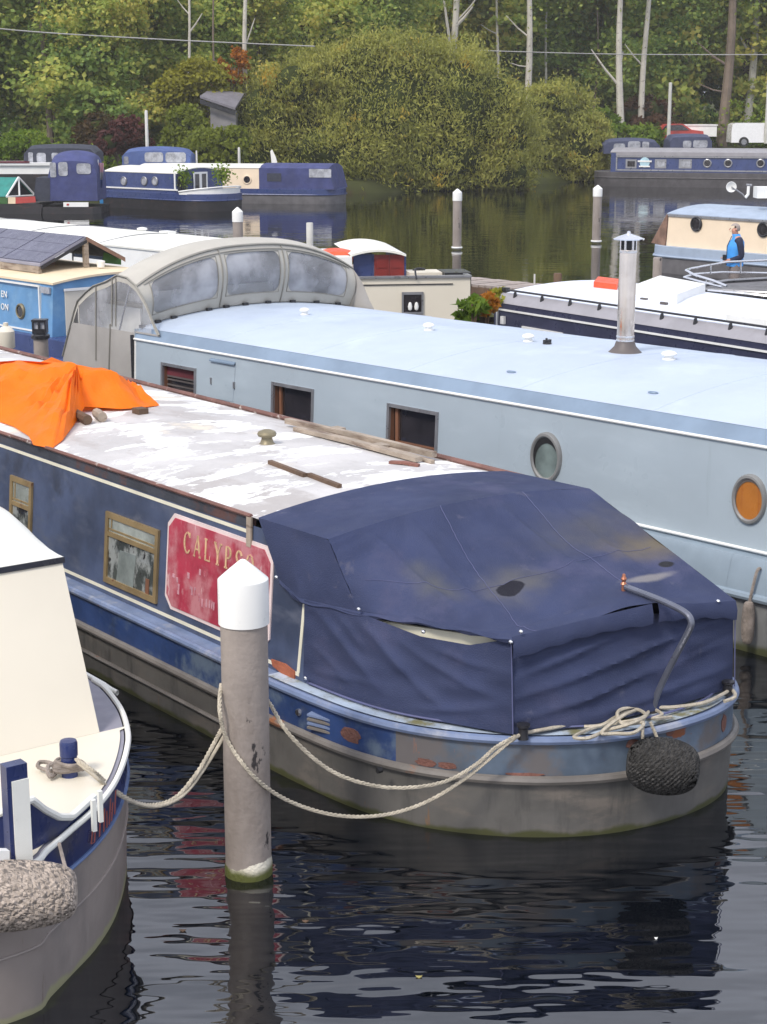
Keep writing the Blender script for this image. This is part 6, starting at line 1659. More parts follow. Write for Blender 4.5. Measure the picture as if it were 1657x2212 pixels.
for s in (sB0 + 3.4, sB0 + 6.6, sB0 + 9.8, sB0 + 13):
    part('roof_seam', MB().tube([(tB0 + .2 + (tB1 - tB0 - .4) * j / 12, s, 1.708 + .13 * (1 - (j / 6 - 1) ** 2)) for j in range(13)], .012, 5), m_frame_al, b)

# --- sky blue boat with the solar panel shelter
c0 = F2.at(110, 611, 1.68); tA0 = c0[0] - .14; sA = c0[1]
b = bboat('wide_boat', 'sky blue boat with a pale tan roof carrying a timber solar panel shelter', F2, tA0, tA0 + 2.75, sA - 1.6, sA + 12, (.80, 1.68), (m_hull_mid, m_navy2, m_sky_blue, m_tan_roof), cabin=(sA, sA + 11), taper=(.8, .8), camber=.10)
tside = tA0 + .14
part('white_line', MB().box(tside - .012, tside + .03, sA + .38, sA + 10, 1.585, 1.612), m_white, b)
part('white_line', MB().box(tside - .03, tside + .03, sA + .30, sA + 10, .85, .875), m_white, b)
part('white_line', MB().box(tside - .02, tside + .03, sA + .345, sA + .375, .875, 1.6), m_white, b)
part('pale_name_plate', MB().box(tside - .012, tside + .02, sA + .05, sA + .30, 1.50, 1.60), m_window_pale, b)
q = F2.side(48, 672, tside + .02)
round_port(b, tside + .0, q[1], q[2], .13, m_tarnish, m_glass)
for w_, x, y in (('EN', 17, 643), ('ON', 20, 671)):
    q = F2.side(x, y, tside)
    text_mesh('lettering', w_, .155, m_white, b, (tside - .012 + .05 * (q[2] - .8) * 0, q[1], q[2] - .0), (0, -1, 0), (0.04, 0, 1), .004, 'RIGHT', 1.0)
rect_end(b, 'cream_door', sA - .005, tA0 + .38, tA0 + 1.05, .62 + .2, 1.53, m_cream)
rect_end(b, 'door_latch', sA - .03, tA0 + .52, tA0 + .58, 1.14, 1.20, m_tarnish, .02)
rect_end(b, 'door_head', sA - .02, tA0 + .36, tA0 + 1.07, 1.53, 1.57, m_white, .02)
part('gas_locker', MB().box(tA0 + .35, tA0 + 1.0, sA - .9, sA - .45, .8, .98), m_blue_cover, b)
q = W(15, 735, .95)
solo('white_bottle', MB().lathe([(.12, 0), (.13, .02), (.13, .26), (.08, .32), (.04, .34), (.04, .39), (0, .4)], tuple(W(15, 752, .80)), 16), m_cream, WORLD, tuple(W(15, 752, .80)), 'cream gas bottle standing on the side of the sky blue boat', 'bottle')
# shelter
sh = empty('solar_shelter', F2, (tA0 + .8, sA + 1.5, 1.72), 'timber gable shelter roofed with solar panels on the sky blue boat', 'shelter')
base = F2.at(187, 578, 1.78); sR = base[1]
R0 = Vector(F2.end(185, 511, sR)); Lw = Vector(F2.end(86, 569, sR)); Rt = Vector(F2.end(268, 556, sR))
LL = 5.0
up = Vector((0, LL, 0))
part('panel_frame', MB().slab([Lw + Vector((0, 0, -.05)), R0 + Vector((0, 0, -.05)), R0 + up + Vector((0, 0, -.05)), Lw + up + Vector((0, 0, -.05))], (0, 0, .045)), m_solar_line, sh)
for j in range(4):
    g0 = .01 + j * LL / 4
    for i in range(3):
        a0, a1 = .02 + i * .325, .02 + i * .325 + .315
        A = Lw.lerp(R0, a0); B = Lw.lerp(R0, a1)
        part('solar_panel', MB().slab([A + Vector((0, g0, .0)), B + Vector((0, g0, 0)), B + Vector((0, g0 + LL / 4 - .03, 0)), A + Vector((0, g0 + LL / 4 - .03, 0))], (0, 0, .012)), m_solar, sh)
part('far_roof_sheet', MB().slab([R0, Rt, Rt + up, R0 + up], (0, 0, -.03)), m_black_cover, sh)
part('barge_board', MB().slab([R0 + Vector((0, -.02, 0)), Rt + Vector((0, -.02, 0)), Rt + Vector((0, -.02, -.07)), R0 + Vector((0, -.02, -.07))], (0, -.02, 0)), m_timber, sh)
part('barge_board', MB().slab([R0 + Vector((0, -.02, -.05)), Lw + Vector((0, -.02, -.05)), Lw + Vector((0, -.02, -.10)), R0 + Vector((0, -.02, -.10))], (0, -.02, 0)), m_black, sh)
bs = Vector(F2.end(187, 577, sR))
part('ridge_post', MB().box(R0.x - .035, R0.x + .05, sR, sR + .07, bs.z, R0.z - .03), m_wood, sh)
part('side_rail', MB().box(Lw.x - .02, Lw.x + .03, sR, sR + LL, Lw.z - .16, Lw.z - .055), m_wood, sh)
for k in range(5): part('rail_post', MB().box(Lw.x - .025, Lw.x + .035, sR + .02 + k * 1.2, sR + .08 + k * 1.2, 1.66, Lw.z - .05), m_wood, sh)
for k in range(6):
    x0 = Lw.x + .15 + k * (R0.x - Lw.x - .2) / 6
    part('back_board', MB().box(x0, x0 + (R0.x - Lw.x - .2) / 6 - .01, sR + .9, sR + .93, bs.z - .05, Lw.z + (R0.z - Lw.z) * (x0 - Lw.x) / (R0.x - Lw.x) - .03), m_timber, sh)
part('green_panel', MB().slab([Vector(F2.end(225, 545, sR + .2)), Vector(F2.end(262, 558, sR + .2)), Vector(F2.end(262, 572, sR + .2)), Vector(F2.end(222, 568, sR + .2))], (0, .02, 0)), m_green_box, sh)
q = W(218, 577, 1.8)
solo('white_pot', MB().lathe([(.06, 0), (.075, .1), (.05, .11), (0, .112)], tuple(q), 12), m_white, WORLD, tuple(q), 'small white pot on the tan roof right of the shelter post', 'pot')

# --- cream hull with red doored wheelhouse, its stern turned to the camera
WF = Frame(8)
p0 = WF.at(1000, 600, 1.15); sC = p0[1]
def we(x, y, d=0): return WF.end(x, y, sC + d)
tr_ = we(1016, 640)[0]; tl_ = we(690, 600)[0]; zt = we(900, 601)[2]
b = empty('wheelhouse_boat', WF, ((tr_ + tl_) / 2, sC, 0), 'cream hulled boat with a navy wheelhouse and dark red doors', 'boat')
part('hull', MB().box(tl_, tr_, sC, sC + 3.4, -.3, .30), m_hull_black, b)
part('cream_side', MB().box(tl_, tr_ - .0, sC + .01, sC + .06, .30, zt).box(tr_ - .06, tr_, sC + .06, sC + 1.3, .30, zt).box(tl_, tl_ + .06, sC + .06, sC + 1.0, .30, zt), m_cream, b)
part('well_deck', MB().box(tl_ + .06, tr_ - .06, sC + .06, sC + 3.4, .78, .82), m_hull_mid, b)
part('deck_edge', MB().box(tl_, tr_ + .02, sC - .03, sC + .10, zt + .003, zt + .045), m_frame_al, b)
part('deck_edge', MB().box(tr_ - .08, tr_ + .02, sC + .1, sC + 1.3, zt + .003, zt + .045), m_frame_al, b)
part('black_moulding', MB().box(tl_, tr_ - .35, sC - .008, sC + .01, zt - .13, zt - .11), m_black, b)
a = we(868, 631); c = we(914, 679)
f = MB()
for (u0, u1, v0, v1) in ((a[0], c[0], a[2] - .05, a[2]), (a[0], c[0], c[2], c[2] + .05), (a[0], a[0] + .035, c[2] + .05, a[2] - .05), (c[0] - .035, c[0], c[2] + .05, a[2] - .05)): f.box(u0, u1, sC - .03, sC + .0, v0, v1)
w = part('window', f, m_frame_al, b)
g = part('pane', MB().box(a[0] + .035, c[0] - .035, sC - .012, sC, c[2] + .05, a[2] - .05), m_glass, b); g.parent = w
for k in (.38, .68):
    g = part('window_ornament', MB().lathe([(0, 0), (.035, .03), (.045, .09), (.028, .16), (0, .18)], (a[0] + (c[0] - a[0]) * k, sC - .025, c[2] + .07), 10), m_white, b); g.parent = w
d0 = we(808, 600, 1.0); d1 = we(873, 600, 1.0); dl = we(764, 600, 1.0)
sw = sC + 1.0; zt_w = WF.end(840, 549, sw)[2]; tw0, tw1 = d0[0], d1[0]
slant_x = (tw0 - WF.end(764, 600, sw + 2.6)[0])
part('wheelhouse_side', MB().slab([(tw0, sw, .82), (tw0, sw + 2.6, .82), (tw0, sw + 2.6, zt_w), (tw0, sw, zt_w)], (-.03, 0, 0)), m_navy2, b)
part('wheelhouse_front', MB().slab([(WF.end(764, 600, sw)[0], sw + .02, .82), (tw0 - .031, sw + .02, .82), (tw0 - .031, sw + .02, zt_w), (WF.end(764, 600, sw)[0], sw + .02, zt_w)], (0, .03, 0)), m_navy2, b)
part('wheelhouse_side', MB().box(tw1, tw1 + .04, sw, sw + 2.6, .82, zt_w), m_navy2, b)
dw = (tw1 - tw0) / 2
for k in range(2):
    d = rect_end(b, 'door', sw + .01, tw0 + k * dw + .004, tw0 + dw * (k + 1) - .004, .85, zt_w - .01, m_red_doors, .03)
    for z0 in (zt_w - .50, zt_w - .27):
        g = rect_end(b, 'door_panel', sw - .022, tw0 + .05 + k * dw, tw0 + dw * (k + 1) - .05, z0, z0 + .18, m_red_doors, .012); g.parent = d
x0_, x1_ = WF.end(756, 545, sw - .1)[0], WF.end(877, 545, sw - .1)[0]
rr = [(x0_ + (x1_ - x0_) * j / 10, zt_w + .005 + .10 * (1 - (j / 5 - 1) ** 2)) for j in range(11)]
part('wheelhouse_roof', MB().grid([[(x, sw - .14, h) for x, h in rr], [(x, sw + 2.8, h) for x, h in rr]]).grid([[(x, sw - .14, h) for x, h in rr], [(x, sw - .14, h - .045) for x, h in rr]]), m_cream_white, b)
part('tiller_bar', MB().tube(spline([(tw1 + .1, sC + .5, zt + .12), (tw1 + .3, sC + .3, zt + .14), WF.end(898, 581, sC + .1), WF.end(900, 603, sC - .05)], 6), .02, 6), m_black, b)
q = WF.end(965, 597, sC + .7)
part('stern_locker', MB().box(WF.end(955, 590, sC + .7)[0], WF.end(1012, 590, sC + .7)[0], sC + .4, sC + 1.2, .82, zt + .06), m_black, b)
part('stern_bench', MB().box(WF.end(880, 590, sC + .9)[0], WF.end(950, 590, sC + .9)[0], sC + .6, sC + 1.3, .82, zt + .05), m_cream, b)
part('white_coaming', MB().box(WF.end(703, 590, sC + 1)[0], WF.end(758, 590, sC + 1)[0], sC + .8, sC + 3, .82, WF.end(730, 556, sC + .8)[2]), m_white, b)
q = Vector(WF.end(724, 546, sC + 1.5))
solo('red_dinghy', MB().grid([[(q.x + 1.1 * (k / 8 - .5), q.y + y, q.z - .16 + h * math.sin(math.pi * (k + .4) / 8.8) ** .6) for y, h in ((-.35, 0), (-.2, .20), (0, .26), (.2, .20), (.35, 0))] for k in range(9)]), m_redorange, WF, (q.x, q.y, q.z - .16), 'upturned orange red dinghy lying left of the red doored wheelhouse', 'dinghy')

# --- dark navy boat with a studded handrail at the right
DF = Frame(33.2)
c0 = DF.at(1070, 660, 1.60); tD = c0[0] - .12; sD = c0[1]
Zs0, Zs1 = 1.655, 1.725
d_ = empty('narrowboat', DF, (tD + 1.3, sD - 10, 0), 'ink navy boat with a white roof and a black studded handrail at the right', 'boat')
part('hull', MB().box(tD, tD + 2.9, sD - 17, sD + .3, -.3, .5), m_hull_black, d_)
part('cabin_side', MB().box(tD + .10, tD + 2.8, sD - 16.5, sD, .5, Zs0), m_navy_dark, d_)
part('cabin_shoulder', MB().grid([[(tD + .09, s, Zs0), (tD + .16, s, Zs1), (tD + .26, s, Zs1 + .06)] for s in (sD - 16.5, sD)]).poly([(tD + .09, sD, Zs0), (tD + .16, sD, Zs1), (tD + .26, sD, Zs1 + .06), (tD + 2.8, sD, Zs1 + .06), (tD + 2.8, sD, Zs0)]), m_grey_strip, d_)
wl = DF.side(1073, 667, tD + .09)
part('white_line', MB().box(tD + .078, tD + .10, sD - 16.5, wl[1], wl[2] - .012, wl[2] + .012), m_white, d_)
part('white_line', MB().box(tD + .078, tD + .10, wl[1] - .03, wl[1], .6, wl[2] + .012), m_white, d_)
for (xa, ya, xb, yb_) in ((1129, 704, 1216, 726), (1309, 739, 1395, 765)):
    a = DF.side(xa, ya, tD + .09); c = DF.side(xb, ya + (xb - xa) * .17, tD + .09)
    framed(d_, tD + .09, c[1], a[1], a[2] - .30, a[2] - .0, m_frame_white, m_glass_grey, .035)
rt0, rt1 = tD + .26, tD + 2.75
part('roof', MB().grid([[(rt0 + (rt1 - rt0) * j / 12, s, Zs1 + .06 + .10 * (1 - (j / 6 - 1) ** 2)) for j in range(13)] for s in (sD - 16.5, sD - 8, sD - .02)]), M('white_blue_roof', (.72, .76, .84), .5, var=.04), d_)
part('handrail', MB().tube([(tD + .24, s, Zs1 + .105) for s in (sD - .15, sD - 5, sD - 11, sD - 16.5)], .016, 6), m_black, d_)
st0 = None
for k in range(21):
    o = part('rail_stud', MB().lathe([(.035, 0), (.028, .05), (.02, .10), (0, .11)], (tD + .21, sD - .35 - k * .62, Zs1 - .01), 8), m_black, d_) if k == 0 else move_copy(st0, (0, -.62 * k, 0))
    if k == 0: st0 = o
part('roof_cleat', MB().box(tD + .25, tD + .32, sD - .08, sD + .02, Zs1 + .06, Zs1 + .13), m_black, d_)
part('wall_lamp', MB().box(tD + .05, tD + .09, wl[1] - .22, wl[1] - .14, wl[2] - .2, wl[2] - .09), m_frame_white, d_)
def droof(x, y): 
    q = DF.at(x, y, 1.86); return q
q = droof(1307, 634)
solo('orange_lifebuoy_box', MB().slab([DF.at(1282, 628, 1.83), DF.at(1332, 634, 1.83), DF.at(1340, 622, 1.83), DF.at(1292, 616, 1.83)], (0, 0, .13)), m_redorange, DF, tuple(DF.at(1282, 628, 1.83)), 'orange red plastic box on the white roof left of the flue', 'box')
A, B, C, Dp = [Vector(DF.at(x, y, 1.84)) for x, y in ((1366, 640), (1462, 660), (1523, 636), (1425, 617))]
rc = MB().slab([A, B, C, Dp], (0, 0, .15))
lid = solo('white_locker', rc, m_white, DF, tuple(A), 'flat white roof locker lying on the white roof right of the flue', 'locker')
for k, (x, y) in enumerate(((1395, 648), (1438, 657))):
    q = Vector(DF.at(x, y, 1.85)); o = part('locker_foot', MB().box(q.x - .05, q.x - .01, q.y - .06, q.y + .06, 1.84, 1.88), m_lead, lid) 
q = droof(1650, 690)
part('roof_hatch', MB().box(q[0] - .25, q[0] + .25, q[1] - .4, q[1] + .4, 1.83, 1.90), m_white, d_)

# --- jetty, plants
F3 = Frame(41.4)
j0 = F3.at(1013, 597, .55); j1 = F3.at(1500, 650, .55)
jt = empty('jetty', F3, (j0[0] - .6, j0[1], 0), 'narrow weathered timber jetty running behind the ink navy boat', 'jetty')
nb = 60; s_a, s_b = F3.at(700, 570, .55)[1], F3.at(1600, 660, .55)[1]
b0_ = None
step = (s_a - s_b) / nb
for k in range(nb):
    if k == 0: b0_ = part('board', MB().box(j0[0] - 1.25, j0[0], s_b + .01, s_b + step - .015, .50, .55), m_jetty, jt)
    else: move_copy(b0_, (0, step * k, (.006 if k % 3 else -.004)))
part('edge_beam', MB().box(j0[0] - 1.3, j0[0] - 1.2, s_b, s_a, .34, .50), m_wood_dark, jt)
part('edge_beam', MB().box(j0[0] - .05, j0[0] + .03, s_b, s_a, .34, .50), m_wood_dark, jt)
for k in range(5): part('jetty_leg', MB().lathe([(.1, -.6), (.1, .34)], (j0[0] - .1, s_b + 1 + k * (s_a - s_b) / 5, 0), 10), m_wood_dark, jt)
stub('jetty_bollard', 'squat brown timber bollard on the jetty left of the flue', 1205, 590, 1.0, 18, m_wood_dark)
stub('thin_reed_post', 'thin pale marker stick beyond the jetty left of the brown bollard', 1155, 592, .8, 4, m_pale_pole)
def plant(name, label, px, py, Y, w, h, n, mat, size=.06, cat='plant'):
    global rng
    rng = np.random.default_rng(int(px))
    c = WY(px, py, Y); k = Y / FPX
    t = empty(name, WORLD, (c.x, c.y, c.z - h * k / 2), label, cat)
    lobes = [((rng.uniform(-.35, .35) * w * k, rng.uniform(-.3, .3), h * k * q), (w * k * .3, .35, h * k * .28)) for q in (.2, .4, .6, .8, .5, .3)]
    p, nn = clump_points(lobes, n, .6)
    mesh_obj('leaves', leaf_cloud('leaves', p, nn, size, mat, 2.0), t)
    sm = MB()
    for i in range(5): sm.tube([(c.x, c.y, c.z - h * k / 2 - .3), (c.x + rng.uniform(-.3, .3) * w * k, c.y, c.z + rng.uniform(0, .4) * h * k)], .012, 4)
    part('stem', sm, m_wood_dark, t, kind='stuff')
    return t
plant('green_plant', 'leafy green plant growing at the right end of the cream hull', 1022, 668, 23.6, 48, 60, 500, m_leaf_green, .075)
plant('rusty_plant', 'rust and yellow weeds between the jetty and the ink navy boat', 1052, 655, 24.2, 36, 60, 600, m_leaf_orange, .05)
plant('yellow_weed', 'yellow flowering weed on the jetty edge above the navy boat', 1075, 635, 25.0, 40, 20, 300, m_leaf_yellow, .045)

# --- black bow with tubular rails
EF = Frame(52)
bw_t = WY(1486, 604, 29.5); 
eb = empty('black_barge', WORLD, (bw_t.x + 2, 29.0, 0), 'black barge bow with silver tube rails at the right edge', 'boat')
tip = Vector((bw_t.x, 29.4, 0))
def hullrow(z, k): return [(tip.x + 4.6, tip.y + 2.6 - k, z), (tip.x + 2.4, tip.y + 2.0 - k, z), (tip.x + .9, tip.y + 1.2 - k, z), (tip.x + .1 + k, tip.y + .3, z), (tip.x + .0 + k, tip.y, z), (tip.x + .25 + k, tip.y - .35 + k * .3, z), (tip.x + 1.2, tip.y - .9 + k, z), (tip.x + 2.6, tip.y - 1.3 + k, z), (tip.x + 5.5, tip.y - 1.5 + k, z)]
part('hull', MB().grid([hullrow(-.3, .5), hullrow(.3, .35), hullrow(.9, .12), hullrow(1.38, 0)]), m_hull_black, eb, smooth=50)
part('deck', MB().poly(hullrow(1.36, .04)), m_hull_mid, eb)
part('gunwale_rail', MB().tube(hullrow(1.40, -.01), .03, 6), m_frame_al, eb)
def tube_px(name, pts, r=.022, mat=m_chrome, par=eb, Y=None):
    return part(name, MB().tube([WY(*p) for p in pts], r, 6), mat, par)
tube_px('rail', [(1657, 562, 30.0), (1570, 566, 29.8), (1492, 580, 29.3), (1482, 584, 29.0), (1500, 594, 28.7), (1540, 606, 28.3), (1570, 618, 28.0)])
tube_px('rail', [(1657, 590, 30.2), (1560, 588, 29.8), (1500, 592, 29.3), (1478, 599, 28.9), (1510, 608, 28.6), (1560, 620, 28.0)])
for (x, y0, y1, Y) in ((1535, 571, 592, 29.5), (1600, 565, 590, 29.9), (1525, 601, 616, 28.5)):
    tube_px('rail_post', [(x, y0, Y), (x, y1, Y)], .016)
tube_px('foredeck_tube', [(1530, 628, 28.0), (1600, 634, 27.6), (1657, 640, 27.4)], .03)
tube_px('foredeck_tube', [(1500, 640, 27.6), (1580, 648, 27.2), (1640, 652, 27)], .03)
# --- pontoon under the man
solo('pontoon', MB().box(9.2 - 2.5, 9.2 + 8, 34.6, 36.8, .0, .30), m_jetty, WORLD, (9.2, 35.7, 0), 'grey board pontoon behind the black barge bow', 'pontoon')

# --- peach sided boat
PFm = Frame(38)
w0 = PFm.at(1436, 590, 0); tF = w0[0]
sc_ = PFm.side(1440, 513, tF + .15)[1]
b = bboat('wide_boat', 'peach sided boat with a grey blue roof behind the standing man', PFm, tF, tF + 3.3, sc_ - 16, sc_ + .9, (.72, 1.60), (m_hull_mid, m_greyblue_roof, m_peach, m_greyblue_roof), cabin=(sc_ - 15.5, sc_), taper=(.5, .9), camber=.20, cabin_inset=.15)
for x, y in ((1505, 484), (1650, 496)):
    q = PFm.side(x, y, tF + .18); round_port(b, tF + .165, q[1], q[2], .20, m_black, m_glass)
part('brown_end_cloth', MB().slab([(tF + .12, sc_ + .02, .72), (tF + .18, sc_ + .02, 1.6), (tF + .5, sc_ + .35, 1.55), (tF + .4, sc_ + .8, .75)], (.04, 0, 0)), m_timber, b)
part('shoulder_line', MB().box(tF + .17, tF + .20, sc_ - 15.5, sc_, 1.52, 1.58), m_frame_al, b)
q = PFm.at(1590, 440, 1.8)
dish = empty('satellite_dish', WORLD, tuple(WY(1612, 428, 46)), 'white satellite dish on a short arm on the grey blue roof', 'dish')
a = WY(1580, 404, 46); m_ = WY(1612, 428, 46)
part('dish', MB().lathe([(0, .05), (.09, .035), (.135, 0), (.142, .01), (.10, .05), (0, .06)], tuple(a), 16, 'y'), m_white, dish)
part('arm', MB().tube([a, WY(1592, 411, 46), WY(1604, 419, 46), m_], .02, 6), m_frame_al, dish)
part('bracket', MB().tube([WY(1617, 402, 46), WY(1616, 420, 46), WY(1610, 427, 46)], .04, 8), m_white, dish)
part('lnb', MB().tube([WY(1612, 399, 46), WY(1624, 400, 46)], .03, 8), m_frame_al, dish)
q = WY(1650, 415, 45.5)
solo('white_vent_box', MB().box(q.x - .17, q.x + .5, q.y, q.y + .5, q.z - .16, q.z + .13), m_white, WORLD, tuple(q), 'white square box on the grey blue roof at the right edge', 'box')

# --- far right navy barge
HF = Frame(72)
w0 = HF.at(1345, 403, 0); tH = w0[0]
sh0 = HF.side(1330, 367, tH + .15)[1]; zA = HF.side(1340, 367, tH + .15)[2]; zB = HF.side(1340, 338, tH + .15)[2]
b = bboat('long_barge', 'long navy barge with a round pale sign at the far right', HF, tH, tH + 3.6, sh0 - 26, sh0 + 1.5, (zA - .12, zB + .25), (M('dusky_hull', (.075, .07, .075), .55, var=.2), MATS['dusky_hull'], m_navy2, m_grey_strip), cabin=(sh0 - 24, sh0 + .3), taper=(.6, 1.3), camber=.22, cabin_inset=.15)
tt = tH + .16
def hs(x, y): return HF.side(x, y, tt)
for (y0, zz) in ((367, zA), (338, zB)):
    part('pale_line', MB().box(tt - .03, tt + .03, sh0 - 24, sh0, zz - .04, zz + .04), m_frame_al, b)
part('pale_line', MB().box(tt - .03, tt + .03, sh0 - .08, sh0, zA, zB), m_frame_al, b)
part('grey_shoulder', MB().box(tt - .02, tt + .05, sh0 - 24, sh0, zB + .05, zB + .26), m_grey_strip, b)
for (xa, xb) in ((1361, 1388), (1430, 1457), (1491, 1519)) if False else ((1352, 1375), (1415, 1439), (1467, 1494)):
    a = hs(xa, 344); c = hs(xb, 364)
    framed(b, tt, c[1], a[1], c[2], a[2], m_frame_al, m_glass if xa == 1352 else m_window_pale, .10)
for x in (1528, 1573, 1643):
    q = hs(x, 353); round_port(b, tt - .01, q[1], q[2], .24, m_frame_al, m_glass)
q = hs(1393, 350); rI = abs(hs(1408, 350)[1] - q[1])
sg = part('round_sign', MB().lathe([(0, -.05), (rI * .72, -.05), (rI * .72, .0)], (tt, q[1], q[2] - .02), 24, 'x'), M('pale_cyan', (.42, .62, .70), .5), b)
o = part('sign_bar', MB().box(tt - .07, tt - .04, q[1] - rI, q[1] + rI, q[2] + .0, q[2] + .09), m_white, b); o.parent = sg
o = part('sign_bar', MB().box(tt - .07, tt - .04, q[1] - rI * .8, q[1] + rI * .8, q[2] - .28, q[2] - .20), m_white, b); o.parent = sg
# covers standing on / behind it
def cover_dome(name, label, Y, x0, x1, ytop, ybot, mat, wins, front=0, depth=2.4, flat=.25, own=None):
    z0 = WY(x0, ybot, Y).z; zt_ = WY(x0, ytop, Y).z; X0 = WY(x0, ybot, Y).x; X1 = WY(x1, ybot, Y).x
    t = own or empty(name, WORLD, ((X0 + X1) / 2, Y, z0), label, 'boat cover')
    def prof(u, v):      # v 0..1 from front foot over the top to the back foot
        e = math.sin(math.pi * min(max(u, 0), 1)) ** flat if 0 < u < 1 else 0
        h = (z0 + (zt_ - z0) * (.62 + .38 * e))
        if v < .3: return Vector((X0 + (X1 - X0) * u, Y - .0, z0 + (h - z0) * .80 * (v / .3)))
        if v > .7: return Vector((X0 + (X1 - X0) * u, Y + depth, z0 + (h - z0) * .80 * ((1 - v) / .3)))
        k = (v - .3) / .4; return Vector((X0 + (X1 - X0) * u, Y + depth * k, z0 + (h - z0) * (.80 + .20 * math.sin(math.pi * k))))
    mb = MB().grid([[prof(u / 16, v / 20) for u in range(17)] for v in range(21)])
    mb.poly([prof(0, v / 20) for v in range(21)]); mb.poly([prof(1, v / 20) for v in range(21)])
    if own: b0 = BASE[own]
    cv = part('cover', mb, mat, t, smooth=50)
    for (xa, xb, ya, yb2) in wins:
        p = [WY(x, y, Y) for x, y in ((xa, yb2), (xb, yb2), (xb, ya), (xa, ya))]
        n = 6; rr_ = []
        w = abs(p[1].x - p[0].x); h = abs(p[2].z - p[1].z); r = min(w, h) * .25
        cx_, cz_ = (p[0].x + p[1].x) / 2, (p[0].z + p[3].z) / 2
        for (sx, sz, a0) in ((1, -1, -90), (1, 1, 0), (-1, 1, 90), (-1, -1, 180)):
            for k in range(4):
                a = R(a0 + 30 * k); rr_.append((cx_ + sx * (w / 2 - r) + r * math.cos(a), Y - .03, cz_ + sz * (h / 2 - r) + r * math.sin(a)))
        g = part('cover_window', MB().slab(rr_, (0, .025, 0)), m_window_pale, t)
    return t
cover_dome('boat_cover', 'navy cover with pale windows left on the long barge', 104, 1304, 1425, 298, 332, m_navy_grey_cover, [(1356, 1383, 305, 325), (1387, 1402, 306, 320), (1325, 1350, 310, 330)])
cover_dome('boat_cover', 'navy topped cover with two pale windows under the white trailer', 103.6, 1447, 1538, 289, 323, m_navy_grey_cover, [(1475, 1493, 304, 319), (1497, 1528, 303, 319)], flat=.12)
# vehicles
def van(label, x0, x1, yt, yb, Y, front=1):
    z0 = WY(x0, yb, Y).z - .35; zt_ = WY(x0, yt, Y).z; X0 = WY(x0, yb, Y).x; X1 = X0 + 4.6
    h = zt_ - z0
    t = empty('parked_van', WORLD, ((X0 + X1) / 2, Y, z0), label, 'van')
    sil = [(0, .28), (0, h * .62), (.05, h * .93), (.25, h), (2.6, h), (2.95, h * .97), (3.55, h * .66), (4.4, h * .55), (4.6, h * .45), (4.62, .30)]
    mb = MB()
    A = [(X0 + a, Y + (.10 if b_ > h * .6 else 0), z0 + b_) for a, b_ in sil]; B = [(x, Y + 1.85 - (.10 if z - z0 > h * .6 else 0), z) for x, _, z in [(p[0], 0, p[2]) for p in A]]
    mb.poly(A); mb.poly(B)
    mb.grid([A, [(p[0], y_, p[2] + .02) for p, y_ in zip(A, [Y + .95] * len(A))], B], close=True)
    part('body', mb, m_van, t)
    part('side_window', MB().slab([(X0 + 2.35, Y + .02, z0 + h * .62), (X0 + 3.35, Y + .02, z0 + h * .62), (X0 + 2.9, Y + .08, z0 + h * .88), (X0 + 2.35, Y + .08, z0 + h * .88)], (0, -.02, 0)), m_glass, t)
    part('windscreen', MB().slab([(X0 + 3.58, Y + .25, z0 + h * .66), (X0 + 3.58, Y + 1.6, z0 + h * .66), (X0 + 2.97, Y + 1.6, z0 + h * .955), (X0 + 2.97, Y + .25, z0 + h * .955)], (.02, 0, .02)), m_glass, t)
    part('door_seam', MB().box(X0 + 2.2, X0 + 2.22, Y - .005, Y + .02, z0 + .4, z0 + h * .9), m_hull_mid, t)
    part('bumper', MB().box(X0 + 4.45, X0 + 4.7, Y + .05, Y + 1.8, z0 + .28, z0 + .5), m_hull_mid, t)
    for x in (.85, 3.7):
        w = part('wheel', MB().lathe([(0, 0), (.33, 0), (.34, .05), (.34, .2), (0, .2)], (X0 + x, Y - .03, z0 + .33), 18, 'y'), m_tyre, t)
        g = part('rim', MB().lathe([(0, -.01), (.19, -.01), (.2, .02)], (X0 + x, Y - .035, z0 + .33), 14, 'y'), m_frame_al, t); g.parent = w
    return t
van('white panel van parked at the far right edge beyond the navy barge', 1580, 1657, 266, 306, 119)
q0 = WY(1466, 303, 120); q1 = WY(1549, 272, 120)
t = empty('white_trailer', WORLD, (q0.x, 120, q0.z - .3), 'long low white trailer body left of the stout brown tree', 'trailer')
part('body', MB().box(q0.x, q1.x, 120, 122, q0.z + .25, q1.z), m_white, t)
part('lid', MB().slab([(q0.x - .3, 119.95, q1.z + .01), (q1.x + .05, 119.95, q1.z + .01), (q1.x + .05, 122.05, q1.z + .01), (q0.x - .3, 122.05, q1.z + .01)], (0, 0, .09)), m_white, t)
for x in (1.0, 1.8): part('wheel', MB().lathe([(0, 0), (.28, 0), (.28, .2), (0, .2)], (q0.x + x, 119.95, q0.z + .0), 14, 'y'), m_tyre, t)
q = WY(1410, 303, 118.5); 
t = empty('parked_car', WORLD, (q.x + 1, 118.5, q.z - .3), 'red car half hidden behind the navy boat covers', 'car')
zc_ = q.z - .25
A = [(q.x - .4 + a, 118.5, zc_ + h) for a, h in ((0, .25), (0, .75), (.7, .85), (1.2, 1.32), (2.4, 1.34), (3.0, .95), (3.8, .85), (3.9, .3))]
part('body', MB().poly(A).poly([(x, 120.1, z) for x, y, z in A]).grid([A, [(x, 120.1, z) for x, y, z in A]], close=True), m_red, t)
part('side_window', MB().slab([(q.x - .4 + a, 118.48, zc_ + h) for a, h in ((.95, .88), (2.85, .92), (2.35, 1.26), (1.25, 1.24))], (0, -.02, 0)), m_glass, t)
for x in (.7, 3.1): part('wheel', MB().lathe([(0, 0), (.3, 0), (.3, .2), (0, .2)], (q.x - .4 + x, 118.45, zc_ + .3), 14, 'y'), m_tyre, t)

